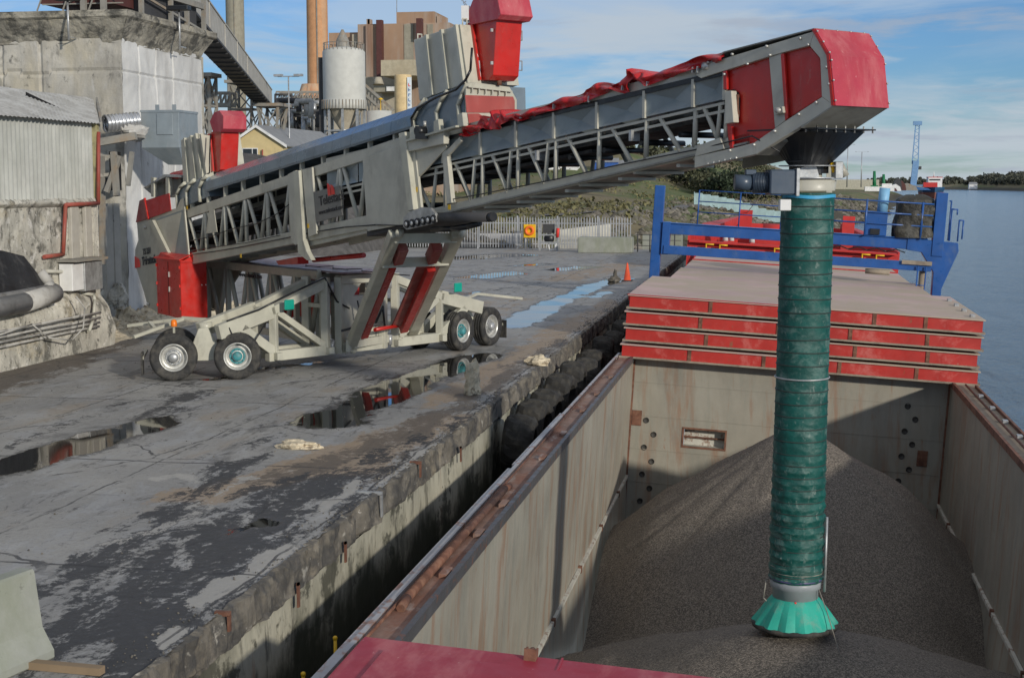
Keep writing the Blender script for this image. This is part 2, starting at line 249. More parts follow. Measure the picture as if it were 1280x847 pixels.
# ---------------------------------------------------------------- mesh builder
ORG = {}
class MB:
    def __init__(s): s.v = []; s.f = []; s.sm = []
    def add(s, vs, fs, smooth=False):
        k = len(s.v); s.v += [V3(p) for p in vs]
        for f in fs: s.f.append(tuple(i+k for i in f)); s.sm.append(smooth)
        return s
    def prism(s, pts, ext):
        n = len(pts); e = V3(ext)
        s.add(list(pts)+[V3(p)+e for p in pts], [tuple(range(n)), tuple(range(2*n-1, n-1, -1))]+[(i, (i+1) % n, (i+1) % n+n, i+n) for i in range(n)])
        return s
    def box(s, o, a, b, c):   # corner and three edge vectors
        o, a, b, c = V3(o), V3(a), V3(b), V3(c); return s.prism([o, o+a, o+a+b, o+b], c)
    def bx(s, x0, x1, y0, y1, z0, z1, fr=None):
        fr = fr or (lambda x, y, z: V3((x, y, z)))
        p = [fr(x, y, z) for z in (z0, z1) for x, y in ((x0, y0), (x1, y0), (x1, y1), (x0, y1))]
        s.add(p, [(3, 2, 1, 0), (4, 5, 6, 7), (0, 1, 5, 4), (1, 2, 6, 5), (2, 3, 7, 6), (3, 0, 4, 7)]); return s
    def beam(s, a, b, w, h, up=(0, 0, 1)):
        a, b = V3(a), V3(b); d = (b-a).normalized(); sd = d.cross(V3(up))
        if sd.length < 1e-3: sd = d.cross(V3((0, 1, 0)))
        sd.normalize(); u = sd.cross(d).normalized(); sd = sd*(w/2); u = u*(h/2)
        return s.prism([a-sd-u, a+sd-u, a+sd+u, a-sd+u], b-a)
    def tube(s, a, b, r, n=8, r2=None, caps=True, smooth=True):
        a, b = V3(a), V3(b); r2 = r if r2 is None else r2; d = (b-a).normalized()
        x = d.cross(V3((0, 0, 1)));
        if x.length < 1e-3: x = V3((1, 0, 0))
        x.normalize(); y = d.cross(x); vs = []
        for i in range(n):
            t = 2*math.pi*i/n; q = x*math.cos(t)+y*math.sin(t); vs += [a+q*r, b+q*r2]
        s.add(vs, [(2*i, 2*((i+1) % n), 2*((i+1) % n)+1, 2*i+1) for i in range(n)], smooth)
        if caps: s.add(vs, [tuple(2*i for i in range(n))[::-1], tuple(2*i+1 for i in range(n))])
        return s
    def path(s, pts, r, n=7):
        for a, b in zip(pts, pts[1:]): s.tube(a, b, r, n)
        for p in pts[1:-1]: s.ball(p, r*1.02, 6, 4)
        return s
    def ball(s, c, r, n=8, m=5):
        return s.lathe(c, (0, 0, 1), [(math.sin(math.pi*j/m)*r, -math.cos(math.pi*j/m)*r) for j in range(m+1)], n)
    def lathe(s, c, ax, prof, n=24, smooth=True, wob=None):   # profile (radius, along axis)
        c = V3(c); d = V3(ax).normalized(); x = d.cross(V3((0, 0, 1)))
        if x.length < 1e-3: x = V3((1, 0, 0))
        x.normalize(); y = d.cross(x); vs = []
        for j, (r, h) in enumerate(prof):
            for i in range(n):
                t = 2*math.pi*i/n; rr = r+(wob(i, j, t) if wob else 0)
                vs.append(c+d*h+(x*math.cos(t)+y*math.sin(t))*rr)
        s.add(vs, [(j*n+i, j*n+(i+1) % n, (j+1)*n+(i+1) % n, (j+1)*n+i) for j in range(len(prof)-1) for i in range(n)], smooth)
        return s
    def grid(s, fn, nu, nv, smooth=True):
        s.add([fn(i/nu, j/nv) for j in range(nv+1) for i in range(nu+1)], [(j*(nu+1)+i, j*(nu+1)+i+1, (j+1)*(nu+1)+i+1, (j+1)*(nu+1)+i) for j in range(nv) for i in range(nu)], smooth); return s
    def build(s, name, mat, parent=None, bevel=0, org=None):
        if org is None:
            if parent is not None: org = ORG[parent.name]
            else:
                xs = [p.x for p in s.v]; ys = [p.y for p in s.v]; org = V3(((min(xs)+max(xs))/2, (min(ys)+max(ys))/2, min(p.z for p in s.v)))
        me = bpy.data.meshes.new(name); me.from_pydata([tuple(p-org) for p in s.v], [], s.f)
        me.polygons.foreach_set('use_smooth', s.sm); me.materials.append(mat); me.update()
        import bmesh
        bm = bmesh.new(); bm.from_mesh(me); bmesh.ops.remove_doubles(bm, verts=bm.verts, dist=1e-5) if len(s.v) < 60000 and any(s.sm) else None
        if len(s.f) < 60000: bmesh.ops.recalc_face_normals(bm, faces=bm.faces)
        bm.to_mesh(me); bm.free()
        o = bpy.data.objects.new(name, me); C.objects.link(o); ORG[o.name] = org
        if parent is not None: o.parent = parent
        else: o.location = org
        if bevel:
            md = o.modifiers.new('b', 'BEVEL'); md.width = bevel; md.segments = 1; md.limit_method = 'ANGLE'; md.angle_limit = .7
        return o
def thing(name, label, cat, loc, group=None):
    o = bpy.data.objects.new(name, None); C.objects.link(o); o.location = V3(loc); o.empty_display_size = .3; ORG[o.name] = V3(loc)
    return tag(o, label, cat, group)
def tag(o, label=None, cat=None, group=None, kind=None):
    if label: o['label'] = label
    if cat: o['category'] = cat
    if group: o['group'] = group
    if kind: o['kind'] = kind
    return o
def sub(name, parent, loc):   # an Empty part
    o = bpy.data.objects.new(name, None); C.objects.link(o); o.parent = parent; o.location = V3(loc)-ORG[parent.name]; ORG[o.name] = V3(loc); return o
def text(name, s, size, o, xd, yd, mat, parent, bold=0.0, italic=0, ext=.004, xs=1.):
    cu = bpy.data.curves.new(name, 'FONT'); cu.body = s; cu.size = size; cu.extrude = ext; cu.offset = bold; cu.shear = italic
    ob = bpy.data.objects.new(name, cu); C.objects.link(ob); dg = bpy.context.evaluated_depsgraph_get()
    me = bpy.data.meshes.new_from_object(ob.evaluated_get(dg)); C.objects.unlink(ob); bpy.data.objects.remove(ob); bpy.data.curves.remove(cu)
    xd, yd = V3(xd).normalized(), V3(yd).normalized(); zd = xd.cross(yd).normalized(); xd = xd*xs
    for v in me.vertices: v.co = V3(o)+xd*v.co.x+yd*v.co.y+zd*v.co.z-ORG[parent.name]
    me.materials.clear(); me.materials.append(mat); me.name = name
    q = bpy.data.objects.new(name, me); C.objects.link(q); q.parent = parent; ORG[q.name] = ORG[parent.name]; return q
def copy_tree(o, parent=None, delta=None):
    c = o.copy(); C.objects.link(c); c.parent = parent
    if delta is not None: c.location = o.location+V3(delta)
    for ch in list(o.children): copy_tree(ch, c)
    return c
ORD = ['nearest', 'second', 'third', 'fourth', 'fifth', 'sixth', 'seventh', 'eighth', 'ninth', 'tenth', 'eleventh', 'twelfth', 'thirteenth', 'fourteenth', 'fifteenth', 'farthest']
# ================================================================ QUAY
QX = -5.65
def seg_d(p, a, b):
    ab = b-a; t = max(0, min(1, (p-a).dot(ab)/max(1e-6, ab.dot(ab)))); return (p-(a+ab*t)).length
from mathutils import Vector
def stroke(pts, w, k=1.): return ([Vector((gz(*q).x, gz(*q).y)) for q in pts], w, k)
PAINT = {
 'wet': [stroke([(-60, 598), (60, 566), (150, 543), (200, 526)], .55), stroke([(408, 530), (462, 500), (540, 466), (600, 444)], .72),
         stroke([(640, 408), (690, 380), (745, 356), (780, 348)], .62), stroke([(312, 655), (340, 652)], .26, .9), stroke([(270, 474), (330, 462), (400, 452)], .35, .66),  # last stroke darkens and smooths the ground under the left bogie
         stroke([(560, 323), (640, 319)], 2., .9), stroke([(592, 347), (640, 341)], 1.1, .9), stroke([(700, 337), (730, 334)], 1.1, .8), stroke([(655, 332), (680, 330)], .8, .7),
         stroke([(540, 372), (585, 366)], .7, .6), stroke([(735, 372), (760, 366)], .4, .7)],
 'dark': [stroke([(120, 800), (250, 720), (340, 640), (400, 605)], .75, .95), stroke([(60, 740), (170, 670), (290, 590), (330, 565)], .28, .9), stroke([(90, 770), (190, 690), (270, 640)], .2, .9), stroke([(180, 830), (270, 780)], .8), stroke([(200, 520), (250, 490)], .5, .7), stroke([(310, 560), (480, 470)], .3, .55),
          stroke([(0, 560), (200, 490), (330, 458)], .22, .5), stroke([(330, 655), (520, 545)], .3, .75), stroke([(700, 330), (560, 352)], .6, .4), stroke([(500, 395), (700, 345)], .3, .5)],
 'tan': [stroke([(240, 622), (350, 597), (450, 560)], .55), stroke([(430, 585), (560, 520)], .6, .9), stroke([(560, 500), (700, 415), (770, 375)], .5, .85), stroke([(700, 350), (780, 330)], 1.2, .7), stroke([(560, 420), (640, 372)], .9, .5)],
 'dirt': [stroke([(-80, 500), (60, 452), (170, 410), (260, 395)], .9), stroke([(330, 600), (470, 560), (560, 510)], .35, .8), stroke([(520, 545), (700, 425)], .22, .8), stroke([(470, 600), (585, 530), (700, 440)], .15, .7), stroke([(150, 410), (330, 385)], 1.6, .7)],
 'light': [stroke([(262, 745), (300, 716), (340, 690)], .17, 1.), stroke([(190, 600), (250, 596)], .16, .8), stroke([(480, 600), (530, 570), (580, 540)], .1, .9), stroke([(370, 558), (390, 555)], .12, .9), stroke([(120, 690), (230, 640), (330, 590)], .14, .6), stroke([(400, 640), (450, 600)], .1, .9), stroke([(230, 790), (250, 770)], .1, .9)]}
xs_ = [QX-.02-i*.13 for i in range(0, 160)]+[-26.5-i*2 for i in range(0, 20)]
ys_ = [4+i*.8 for i in range(9)]+[11.2+i*.16 for i in range(0, 310)]+[60.8+i*.5 for i in range(0, 72)]+[96.6]
mb = MB(); nx = len(xs_); vals = {k: [] for k in PAINT}
for y in ys_:
    for x in xs_:
        z = nz(x*.5, y*.35)*.012 if x > -26 else 0
        xx = x
        if x > QX-.4: 
            e = nz(y*1.3, 3)*.05+nz(y*5, 9)*.03; xx = x+min(0, e-.02) if x > QX-.03 else x
            z -= max(0, .35+(x-QX))*.06*(1+nz(x*3, y*2))
        mb.v.append(V3((xx, y, z)))
        wxx = x+nz(x*1.1, y*.6, 5)*.35+nz(x*3, y*1.6, 8)*.15; wyy = y+nz(x*.8, y*.5, 15)*.9+nz(x*3, y*1.4, 3)*.4; p = Vector((wxx, wyy))
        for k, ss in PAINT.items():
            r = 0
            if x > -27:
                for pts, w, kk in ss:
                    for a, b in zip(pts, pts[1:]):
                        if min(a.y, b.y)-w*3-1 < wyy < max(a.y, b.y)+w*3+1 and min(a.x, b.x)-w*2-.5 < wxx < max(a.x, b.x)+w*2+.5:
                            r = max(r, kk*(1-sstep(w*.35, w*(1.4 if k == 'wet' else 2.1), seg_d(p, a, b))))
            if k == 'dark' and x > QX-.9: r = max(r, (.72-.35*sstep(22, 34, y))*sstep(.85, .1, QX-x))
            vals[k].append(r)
for j in range(len(ys_)-1):
    for i in range(nx-1):
        a = j*nx+i; mb.f.append((a, a+nx, a+nx+1, a+1)); mb.sm.append(True)
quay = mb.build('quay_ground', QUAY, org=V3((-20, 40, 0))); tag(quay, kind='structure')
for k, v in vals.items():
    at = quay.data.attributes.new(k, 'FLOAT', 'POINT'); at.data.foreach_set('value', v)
# quay edge: broken cope and wall below
def cope(u, v):
    y = 4+u*92.6; 
    prof = [(-.02, -.0), (.05, -.02), (.065, -.15), (.06, -.38), (.05, -.44), (-.02, -.46)]
    k = v*5; i = min(4, int(k)); t = k-i; a, b = prof[i], prof[i+1]
    x = lerp(a[0], b[0], t); z = lerp(a[1], b[1], t)
    ch = max(0, nz(y*1.3, 7)+nz(y*5, 4)*.5-.12)*.4
    x += -ch*(1-v)+nz(y*3, v*3, 2)*.05+nz(y*11, v*6, 2)*.03; z += (nz(y*2.2, 20)*.05 if v > .7 else -ch*.4*(1-v))+nz(y*9, v*5)*.012
    return V3((QX+x-.03, y, z))
mb = MB().grid(cope, 1400, 10, False); cop = mb.build('quay_cope', CAPM, org=V3((QX, 40, 0))); tag(cop, kind='structure')
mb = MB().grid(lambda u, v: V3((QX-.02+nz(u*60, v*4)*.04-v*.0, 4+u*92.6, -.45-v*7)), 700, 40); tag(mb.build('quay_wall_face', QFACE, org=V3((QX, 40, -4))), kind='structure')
mb = MB().bx(-70, QX-.05, 96.3, 96.7, -8, -.01); tag(mb.build('quay_end_wall', QFACE), kind='structure')
# rusty straps on the cope
for i, (px, py) in enumerate([(278, 800), (365, 735), (471, 655), (425, 690), (520, 612), (571, 560)]):
    p = hit(px, py-40, (QX, 0, 0), (1, 0, 0)); y = p.y
    mb = MB().bx(QX+.06, QX+.085, y-.03, y+.03, [-.2, -.6, -.36, -.56, -.25, -.58][i], [-.03, -.3, -.03, -.28, -.03, -.3][i]).bx(QX-[.08, -.055, .3, -.055, .1, -.055][i], QX+.085, y-.03, y+.03, [-.035, -.33, -.035, -.31, -.035, -.33][i], [.012, -.3, .012, -.28, .012, -.3][i])
    tag(mb.build('edge_strap', [RUST, STEEL][i == 2]), ['rusty iron strap over the quay edge, nearest the camera', 'rusty iron strap low on the quay edge, second from the camera', 'pale bent metal strap over the quay edge', 'rusty strap on the quay edge just before the pale bent strap', 'rusty strap on the quay edge past the pale bent strap', 'rusty strap on the quay edge before the first tyre fender'][i], 'strap', 'metal straps over the quay edge')
# water
mb = MB()
for a, b, c, d in ((-80, -4.6, -30, 95), (6.1, 3600, -30, 95), (-80, 3600, 95, 3600)): mb.add([(a, c, -4), (b, c, -4), (b, d, -4), (a, d, -4)], [(0, 1, 2, 3)])
tag(mb.build('river_water', WATER, org=V3((0, 0, -4))), kind='structure')
# riverbed side strip to keep gap dark is the hull itself
# broken bollards, stones
def rough_stone(c, rx, ry, rz, seed, n=14):
    m = MB()
    def f(u, v):
        t = u*2*math.pi; ph = v*math.pi; d = V3((math.sin(ph)*math.cos(t), math.sin(ph)*math.sin(t), -math.cos(ph)))
        k = 1+nz(d.x*1.6+seed, d.y*1.6, d.z*1.6)*.55+nz(d.x*5+seed, d.y*5, d.z*5)*.18
        return V3(c)+V3((d.x*rx*k, d.y*ry*k, max(-.02, d.z*rz*k+rz*.6)))
    return m.grid(f, n, n, False)
p = gz(590, 492); m_ = rough_stone(p, .19, .2, .42, 3, 18)
m_.bx(p.x-.1, p.x+.1, p.y-.12, p.y+.1, 0, .55)
STUMP = M('broken_masonry', (.58, .5, .36), .9, var=.3, vs=5, layers=[((.15, .1, .06), .58, .06, 6, (1, 1, 1), .8)], bmp=(.9, 8, .04))
tag(m_.build('broken_bollard', STUMP), 'jagged pale stump of a broken bollard standing near the quay edge', 'bollard')
p = gz(374, 560); tag(rough_stone(p, .38, .16, .09, 9).build('concrete_stub', STUMP), 'low pale lump of concrete sticking up from the tan patch of quay', 'concrete stub')
p = gz(768, 352); m_ = rough_stone(p, .26, .26, .16, 5); m_.add(rough_stone(p+V3((.03, 0, .16)), .1, .11, .24, 6).v, rough_stone(p, 1, 1, 1, 6).f)
tag(m_.build('stone_bollard', ROCK), 'dark stone mooring bollard beside the orange cone', 'bollard')
p = gz(672, 455); tag(rough_stone(p, .3, .3, .14, 11).build('rubble_heap', STUMP), 'small grey heap of rubble at the quay edge past the broken bollard', 'rubble')
# traffic cone
p = gz(784, 351); m_ = MB(); t_ = thing('traffic_cone', 'orange traffic cone on the far quay edge by the hatch covers', 'traffic cone', p)
MB().lathe(p, (0, 0, 1), [(.2, .03), (.17, .05), (.035, .8), (.02, .83), (0, .83)], 20).build('cone_body', CONE, t_)
MB().bx(p.x-.24, p.x+.24, p.y-.24, p.y+.24, 0, .04).build('base', RUBBER, t_)
# jersey barrier, bottom left
b0 = gz(70, 822); ax = V3((-.22, -.975, 0)).normalized(); bx_ = V3((.975, -.22, 0)).normalized()
pr = [(-.3, 0), (.3, 0), (.3, .09), (.17, .3), (.09, .85), (-.09, .85), (-.17, .3), (-.3, .09)]
t0 = b0-bx_*.3
mb = MB().prism([t0+bx_*a+V3((0, 0, c)) for a, c in pr], ax*3.); tag(mb.build('concrete_barrier', BARRC, bevel=.02), 'pale concrete barrier block with a sloped foot at the corner of the quay', 'barrier')
a_ = gz(62, 836); mb = MB().beam(a_+V3((-.3, 0, .04)), gz(128, 843)+V3((0, 0, .04)), .1, .07); tag(mb.build('wooden_batten', WOOD), 'short wooden batten lying at the foot of the concrete barrier', 'batten')
# tyre fenders hanging in the gap
def tyre_mb(c, ax, R, w, n=40):
    def wob(i, j, t): return (.03 if 2 <= j <= 6 and (i//2+j//2) % 2 else 0)
    pr_ = [(R*.52, -w*.35), (R*.6, -w*.5), (R*.86, -w*.52), (R*.96, -w*.4), (R, -w*.18), (R, w*.18), (R*.96, w*.4), (R*.86, w*.52), (R*.6, w*.5), (R*.52, w*.35), (R*.5, 0), (R*.52, -w*.35)]
    return MB().lathe(c, ax, pr_, n, False, wob)
y = 28.9; k = 0
while k < 16:
    R = [.6, .62, .56, .58][k % 4]; c = V3((QX+.5+random.uniform(-.05, .06), y, -.85+random.uniform(-.12, .1)))
    o = tyre_mb(c, (1, random.uniform(-.15, .15), random.uniform(-.1, .1)), R, .62).build('tyre_fender', TYREW)
    tag(o, '%s black lorry tyre hung as a fender between quay and ship%s' % (ORD[k], ', lowest in the picture' if k == 0 else ''), 'tyre', 'tyre fenders hanging in the gap')
    y += 1.75+.12*k; k += 1
# yellow stanchion rods in the gap
for i, (px, py) in enumerate([(419, 797), (379, 842)]):
    p = hit(px, py, (-4.85, 0, 0), (1, 0, 0)); mb = MB().tube((p.x, p.y, -1.75), p, .02).ball(p, .03)
    tag(mb.build('stanchion', YEL), ['tall thin yellow rod standing in the dark gap beside the ship', 'thin yellow rod at the bottom edge, shorter and left of the other'][i], 'stanchion', 'yellow rods in the gap')
# ================================================================ SHIP
Y0, YB = 6., 41.
XL, XR = -3.95, 4.93
ship = thing('cargo_ship', 'open hold cargo ship with grey hold walls and rusty coamings lying along the quay', 'ship', H(.6, 40, -6))
mb = MB()   # hull shell: sides and bow
sec = []
for y, hw, zt in [(0, 5.5, -1.5), (30, 5.55, -1.5), (70, 5.5, -1.4), (74, 5.4, -1.3), (80, 4.9, .2), (86, 3.8, .5), (91, 2.0, .8), (94, .3, 1.1)]:
    sec.append([H(.75-hw, y, zt), H(.75-hw*.99, y, -6.5), H(.75+hw*.99, y, -6.5), H(.75+hw, y, zt)])
for a, b in zip(sec, sec[1:]):
    for i in (0, 2):
        mb.add([a[i], a[i+1], b[i+1], b[i]], [(0, 1, 2, 3)])
mb.build('hull', HULLD, ship)
mb = MB().bx(-4.75, -4.35, Y0, 76, -1.56, -1.5, H).bx(5.4, 6.25, Y0, 76, -1.56, -1.5, H).bx(-4.75, 6.25, 41.3, 76, -1.6, -1.56, H).build('side_deck', HULLD, ship)
# left hold wall, slightly tapered knuckle
def plate(x0, y0, z0, y1, z1, x1=None, n=40, amp=.012):
    x1 = x0 if x1 is None else x1
    return lambda u, v: H(lerp(x0, x1, v)+nz(u*14, v*5, x0)*amp+(0.01*math.sin(u*44)), lerp(y0, y1, u), lerp(z0, z1, v))
MB().grid(plate(XL, Y0, -.52, YB, -4.0), 120, 24).build('hold_wall', HOLDM, ship)
MB().grid(plate(XL+.02, Y0, -4.06, YB, -9, XL+.25), 120, 20).build('hold_wall', HOLDM, ship)
MB().grid(plate(XR, Y0, -.52, YB, -4.0), 120, 24).build('hold_wall', HOLDM, ship)
MB().grid(plate(XR-.02, Y0, -4.06, YB, -9, XR-.25), 120, 20).build('hold_wall', HOLDM, ship)
LEDGE = M('worn_ledge', (.5, .49, .43), .6, layers=[((.2, .1, .06), .58, .05, 5, (1, 1, 1), .8)])
for s_, xw in ((1, XL), (-1, XR)):
    MB().bx(min(xw, xw+s_*.07), max(xw, xw+s_*.07), Y0, YB-.02, -4.08, -4.0, H).build('wall_ledge', LEDGE, ship)
    for q in range(7):
        yy = 15+q*3.9; MB().bx(min(xw, xw+s_*.085), max(xw, xw+s_*.085), yy, yy+.12, -4.11, -3.96, H).build('ledge_bracket', RUST, ship)
# back wall with ladder recess
rx0, rx1, rz0, rz1 = -2.36, -1.18, -3.0, -2.5
mb = MB()
for x0, x1, z0, z1 in [(XL, rx0, -9, -.5), (rx1, XR, -9, -.5), (rx0, rx1, -9, rz0), (rx0, rx1, rz1, -.5)]:
    mb.bx(x0, x1, YB, YB+.12, z0, z1, H)
bw = mb.build('bulkhead', HOLDM, ship)
MB().bx(rx0, rx1, YB+.3, YB+.33, rz0, rz1, H).bx(rx0, rx1, YB+.1, YB+.3, rz0-.03, rz0, H).bx(rx0, rx1, YB+.1, YB+.3, rz1, rz1+.03, H).build('recess', LEDGE, ship)
mb = MB().bx(rx0-.05, rx1+.05, YB-.02, YB, rz1, rz1+.05, H).bx(rx0-.05, rx1+.05, YB-.02, YB, rz0-.05, rz0, H).bx(rx0-.05, rx0, YB-.02, YB, rz0, rz1, H).bx(rx1, rx1+.05, YB-.02, YB, rz0, rz1, H)
mb.bx(rx0, rx1, YB+.2, YB+.25, rz0+.22, rz0+.26, H); mb.build('recess_rim', RUST, ship)
def disc_hole(x, z, r):
    c = H(x, YB, z)
    return MB().lathe(c, (0, -1, 0), [(0, .004), (r*.8, .004), (r*.82, .02), (r, .02), (r, .0)], 14)
HOLE = M('pocket_shadow_steel', (.05, .047, .042), .8)  # pocket depth is painted: dark discs stand for the shade inside
for side, x0, n in ((0, -3.35, 9), (1, 3.95, 12)):
    for i in range(n):
        x = x0+(.13 if i % 2 else -.12)+(-.004*i if not side else -.06*i*.2); z = (-2.35-i*.4) if not side else (-1.3-i*.36)
        disc_hole(x, z, .085).build('climbing_pocket', HOLE, ship)
for x, z in ((-3.75, -2.3), (4.35, -2.75)):
    MB().bx(x-.14, x+.14, YB-.03, YB+.002, z-.22, z+.22, H).build('socket_plate', RUST, ship)
for q in range(5):   # plate seams
    MB().bx(XL, XR, YB-.012, YB+.001, -1.25-q*.98, -1.235-q*.98, H).build('weld_seam', HOLDM, ship)
MB().bx(XL-.01, XL+.05, YB-.05, YB, -9, -.5, H).build('corner_bar', RUST, ship)
MB().bx(XR-.05, XR+.01, YB-.05, YB, -9, -.5, H).build('corner_bar', RUST, ship)
# coamings
mb = MB().bx(-4.4, XL-.04, Y0, 73, -1.5, -.5, H).bx(XL-.04, XL, Y0, 73, -.53, -.5, H)
mb.build('coaming', COAM, ship)
MB().bx(XL-.045, XL+.03, Y0, YB, -.62, -.45, H).build('inner_rim', M('worn_dark_steel', (.1, .1, .105), .5, .3, layers=[((.25, .1, .05), .6, .06, 5, (1, 1, 1), .7)]), ship)
mb = MB().bx(-4.42, -4.36, Y0, YB, -.56, -.44, H).bx(-4.50, -4.43, Y0, 24, -.53, -.47, H).bx(-4.48, -4.42, 24.3, 30, -.53, -.46, H); mb.build('outer_rail', M('pale_rail', (.42, .42, .43), .5, .3, layers=[((.3, .14, .08), .56, .05, 3, (1, 1, 1), .8)]), ship)
MB().path([H(-4.22, 15.7, -.46), H(-4.22, 16, -.42), H(-4.21, 22.2, -.42), H(-4.21, 22.6, -.47)], .055, 10).build('hydraulic_pipe', RUST, ship)
for yy in (17.2, 19.3, 21.2, 25, 27.5, 30.5, 33, 36): MB().bx(-4.12, -4.02, yy, yy+.35, -.5, -.44, H).build('cleat_pad', COAM, ship)
MB().path([H(-4.3, Y0, -.45), H(-4.3, 40, -.45)], .02, 6).build('guide_rod', RUST, ship)
MB().bx(XR+.04, 5.5, Y0, 73, -1.5, -.5, H).bx(XR, XR+.04, Y0, 73, -.53, -.5, H).build('coaming', DUSTL, ship)
MB().bx(5.44, 5.5, Y0, 40, -.52, -.42, H).bx(XR-.03, XR+.04, Y0, YB, -.62, -.46, H).build('outer_rail', RUST, ship)
MB().path([H(5.2, Y0, -.44), H(5.2, 40, -.44)], .03, 6).build('guide_rod', RUST, ship)
for yy in range(18, 40, 2): MB().bx(5.28, 5.4, yy, yy+.2, -.5, -.42, H).build('cleat_pad', STEEL, ship)
# forecastle
FY = 75.
mb = MB().bx(-4.5, 6.1, FY, FY+.2, -1.5, 1.45, H)
mb.prism([H(-4.6, FY, -1.5), H(-4.6, FY, 1.7), H(-4.2, FY+7, 2.2), H(-2.2, FY+13, 2.6), H(-2.2, FY+13, -1.5)], (.08, 0, 0))
mb.prism([H(6.1, FY, -1.5), H(6.1, FY, 1.55), H(5.7, FY+7, 2.0), H(3.7, FY+13, 2.5), H(3.7, FY+13, -1.5)], (.08, 0, 0))
mb.bx(-2.3, 3.8, FY+12.6, FY+12.8, -1, 2.2, H)
mb.build('forecastle', SHIPR, ship)
for x in (-4.2, -1.6, 1.6, 4.4, 5.6): MB().prism([H(x, FY-.02, -1.4), H(x, FY-1.1, -1.4), H(x, FY-.02, 1.2)], SX*.09).build('bulwark_bracket', SHIPR, ship)
MB().bx(-4.5, 6.0, FY-.4, FY, 1.40, 1.5, H).build('forecastle_rail', SHIPR, ship)
for x0, x1 in ((-2.15, -1.45), (3.5, 4.15)):
    MB().bx(x0, x1, FY+6, FY+6.5, 1, 3.1, H).build('vent_trunk', SHIPR, ship)
MB().bx(-1.2, .3, FY+3, FY+5, 1, 1.9, H).tube(H(-.8, FY+4, 2), H(.8, FY+4, 2), .5, 14).build('anchor_winch', SHIPR, ship)
MB().tube(H(-3, FY+3, 1.9), H(-2, FY+3, 1.9), .35, 12).build('mooring_winch', SHIPR, ship)
for x in (-3.6, -2.9, 4.3, 5.0, -.1): MB().path([H(x, FY-.45, .2), H(x, FY-.45, 1.35), H(x+.4, FY-.45, 1.35)], .04, 6).build('handhold', YEL, ship)
for x, y in ((-2.7, 76.5), (-2.4, 77), (-1.3, 76.5)): MB().tube(H(x, y, 1.5), H(x, y, 2.0), .16, 10, .1).build('vent_head', WHITE, ship)
MB().path([H(-2.4, FY+9, 2), H(-.9, FY+2, 4.2)], .02, 5).build('stay_wire', OLDST, ship)
# grain pile
def cone_h(x, y, cx, cy, cz, s, r=.5):
    d = math.hypot(x-cx, y-cy); return cz-s*(math.hypot(d, r)-r)
def pile(u, v):
    x = lerp(-3.98, 4.95, u); y = lerp(6, 40.98, v)
    a = cone_h(x, y, .62, 35.4, -1.55, .6, .35); b = cone_h(x, y, .5, 22.5, -2.62, .4, 1.0); c = cone_h(x, y, .4, 29.5, -4.5, .4, 3)
    a -= .55*sstep(3.0, 4.9, x)+.25*sstep(-2.6, -3.9, x)
    z = max(a, b, -7.5)
    if abs(a-b) < .5: z += .12*(1-abs(a-b)/.5)**2
    an = math.atan2(y-35.4, x-.62); z += nz(x*.7, y*.7)*.07+nz(x*2.5, y*2.5)*.02+nz(x*9, y*9)*.008+(nz(an*5, 3)*.08+nz(an*17, 8)*.03)*min(1, math.hypot(x-.62, y-35.4)*.5)
    return V3((x, y, z))
o = MB().grid(pile, 110, 420).build('grain_pile', GRAIN, org=V3((.5, 25, -7))); tag(o, 'heaps of brown grey grain filling the open hold', 'grain', kind='stuff')
# hatch covers: a stack of four on the far end of the hold
def hatch(x0, x1, y0, y1, z0, th, label, front=True, top=COVT, group='hatch covers stacked on the coamings', seams=(0.22, .47, .74)):
    t_ = thing('hatch_cover', label, 'hatch cover', H((x0+x1)/2, (y0+y1)/2, z0), group)
    MB().bx(x0+.06, x1-.06, y0+.05, y1, z0+.05, z0+th-.03, H).build('cover_box', COVS, t_)
    MB().bx(x0, x1, y0, y1, z0+th-.03, z0+th, H).build('top_plate', top, t_)
    MB().bx(x0-.02, x1+.02, y0, y0+.08, z0, z0+.05, H).bx(x0-.02, x0+.06, y0+.08, y1, z0, z0+.05, H).bx(x1-.06, x1+.02, y0+.08, y1, z0, z0+.05, H).build('bottom_flange', DUSTL, t_)
    for s in seams:
        x = lerp(x0, x1, s); MB().bx(x-.05, x+.05, y0+.025, y0+.05, z0+.05, z0+th-.03, H).build('rib', RUST, t_)
    return t_
for i in range(4):
    t_ = hatch(-4.3+.03*i+(0.02 if i % 2 else -.02), 5.62-(.0 if i != 1 else .05), 40.4+.1*[0, .5, 0, -.3][i], 48.6, -.5+i*.475, .4,
          ['lowest red hatch cover of the stack of four, resting on the coaming', 'second red hatch cover from the bottom of the stack of four', 'third red hatch cover from the bottom, just under the dusty top one', 'topmost red hatch cover of the stack, its top coated in tan dust'][i], seams=[(.2, .41, .62, .83), (.24, .45, .66, .86), (.22, .44, .64, .85), (.24, .48, .7, .84)][i])
    if i == 3: MB().bx(-4.2, .9, 40.36, 40.52, -.5+i*.475+.4, -.5+i*.475+.412, H).build('bare_edge', COVS, t_)
    if i == 3:
        for q in range(4): MB().bx(5.3, 5.42, 41+q*1.8, 41.3+q*1.8, .925+.4, .925+.47, H).build('cleat', STEEL, t_)
    for yy in (42, 44.5, 47): MB().bx(-4.33, -4.24, yy, yy+.25, -.4+i*.475, -.2+i*.475, H).build('side_bracket', COVS, t_)
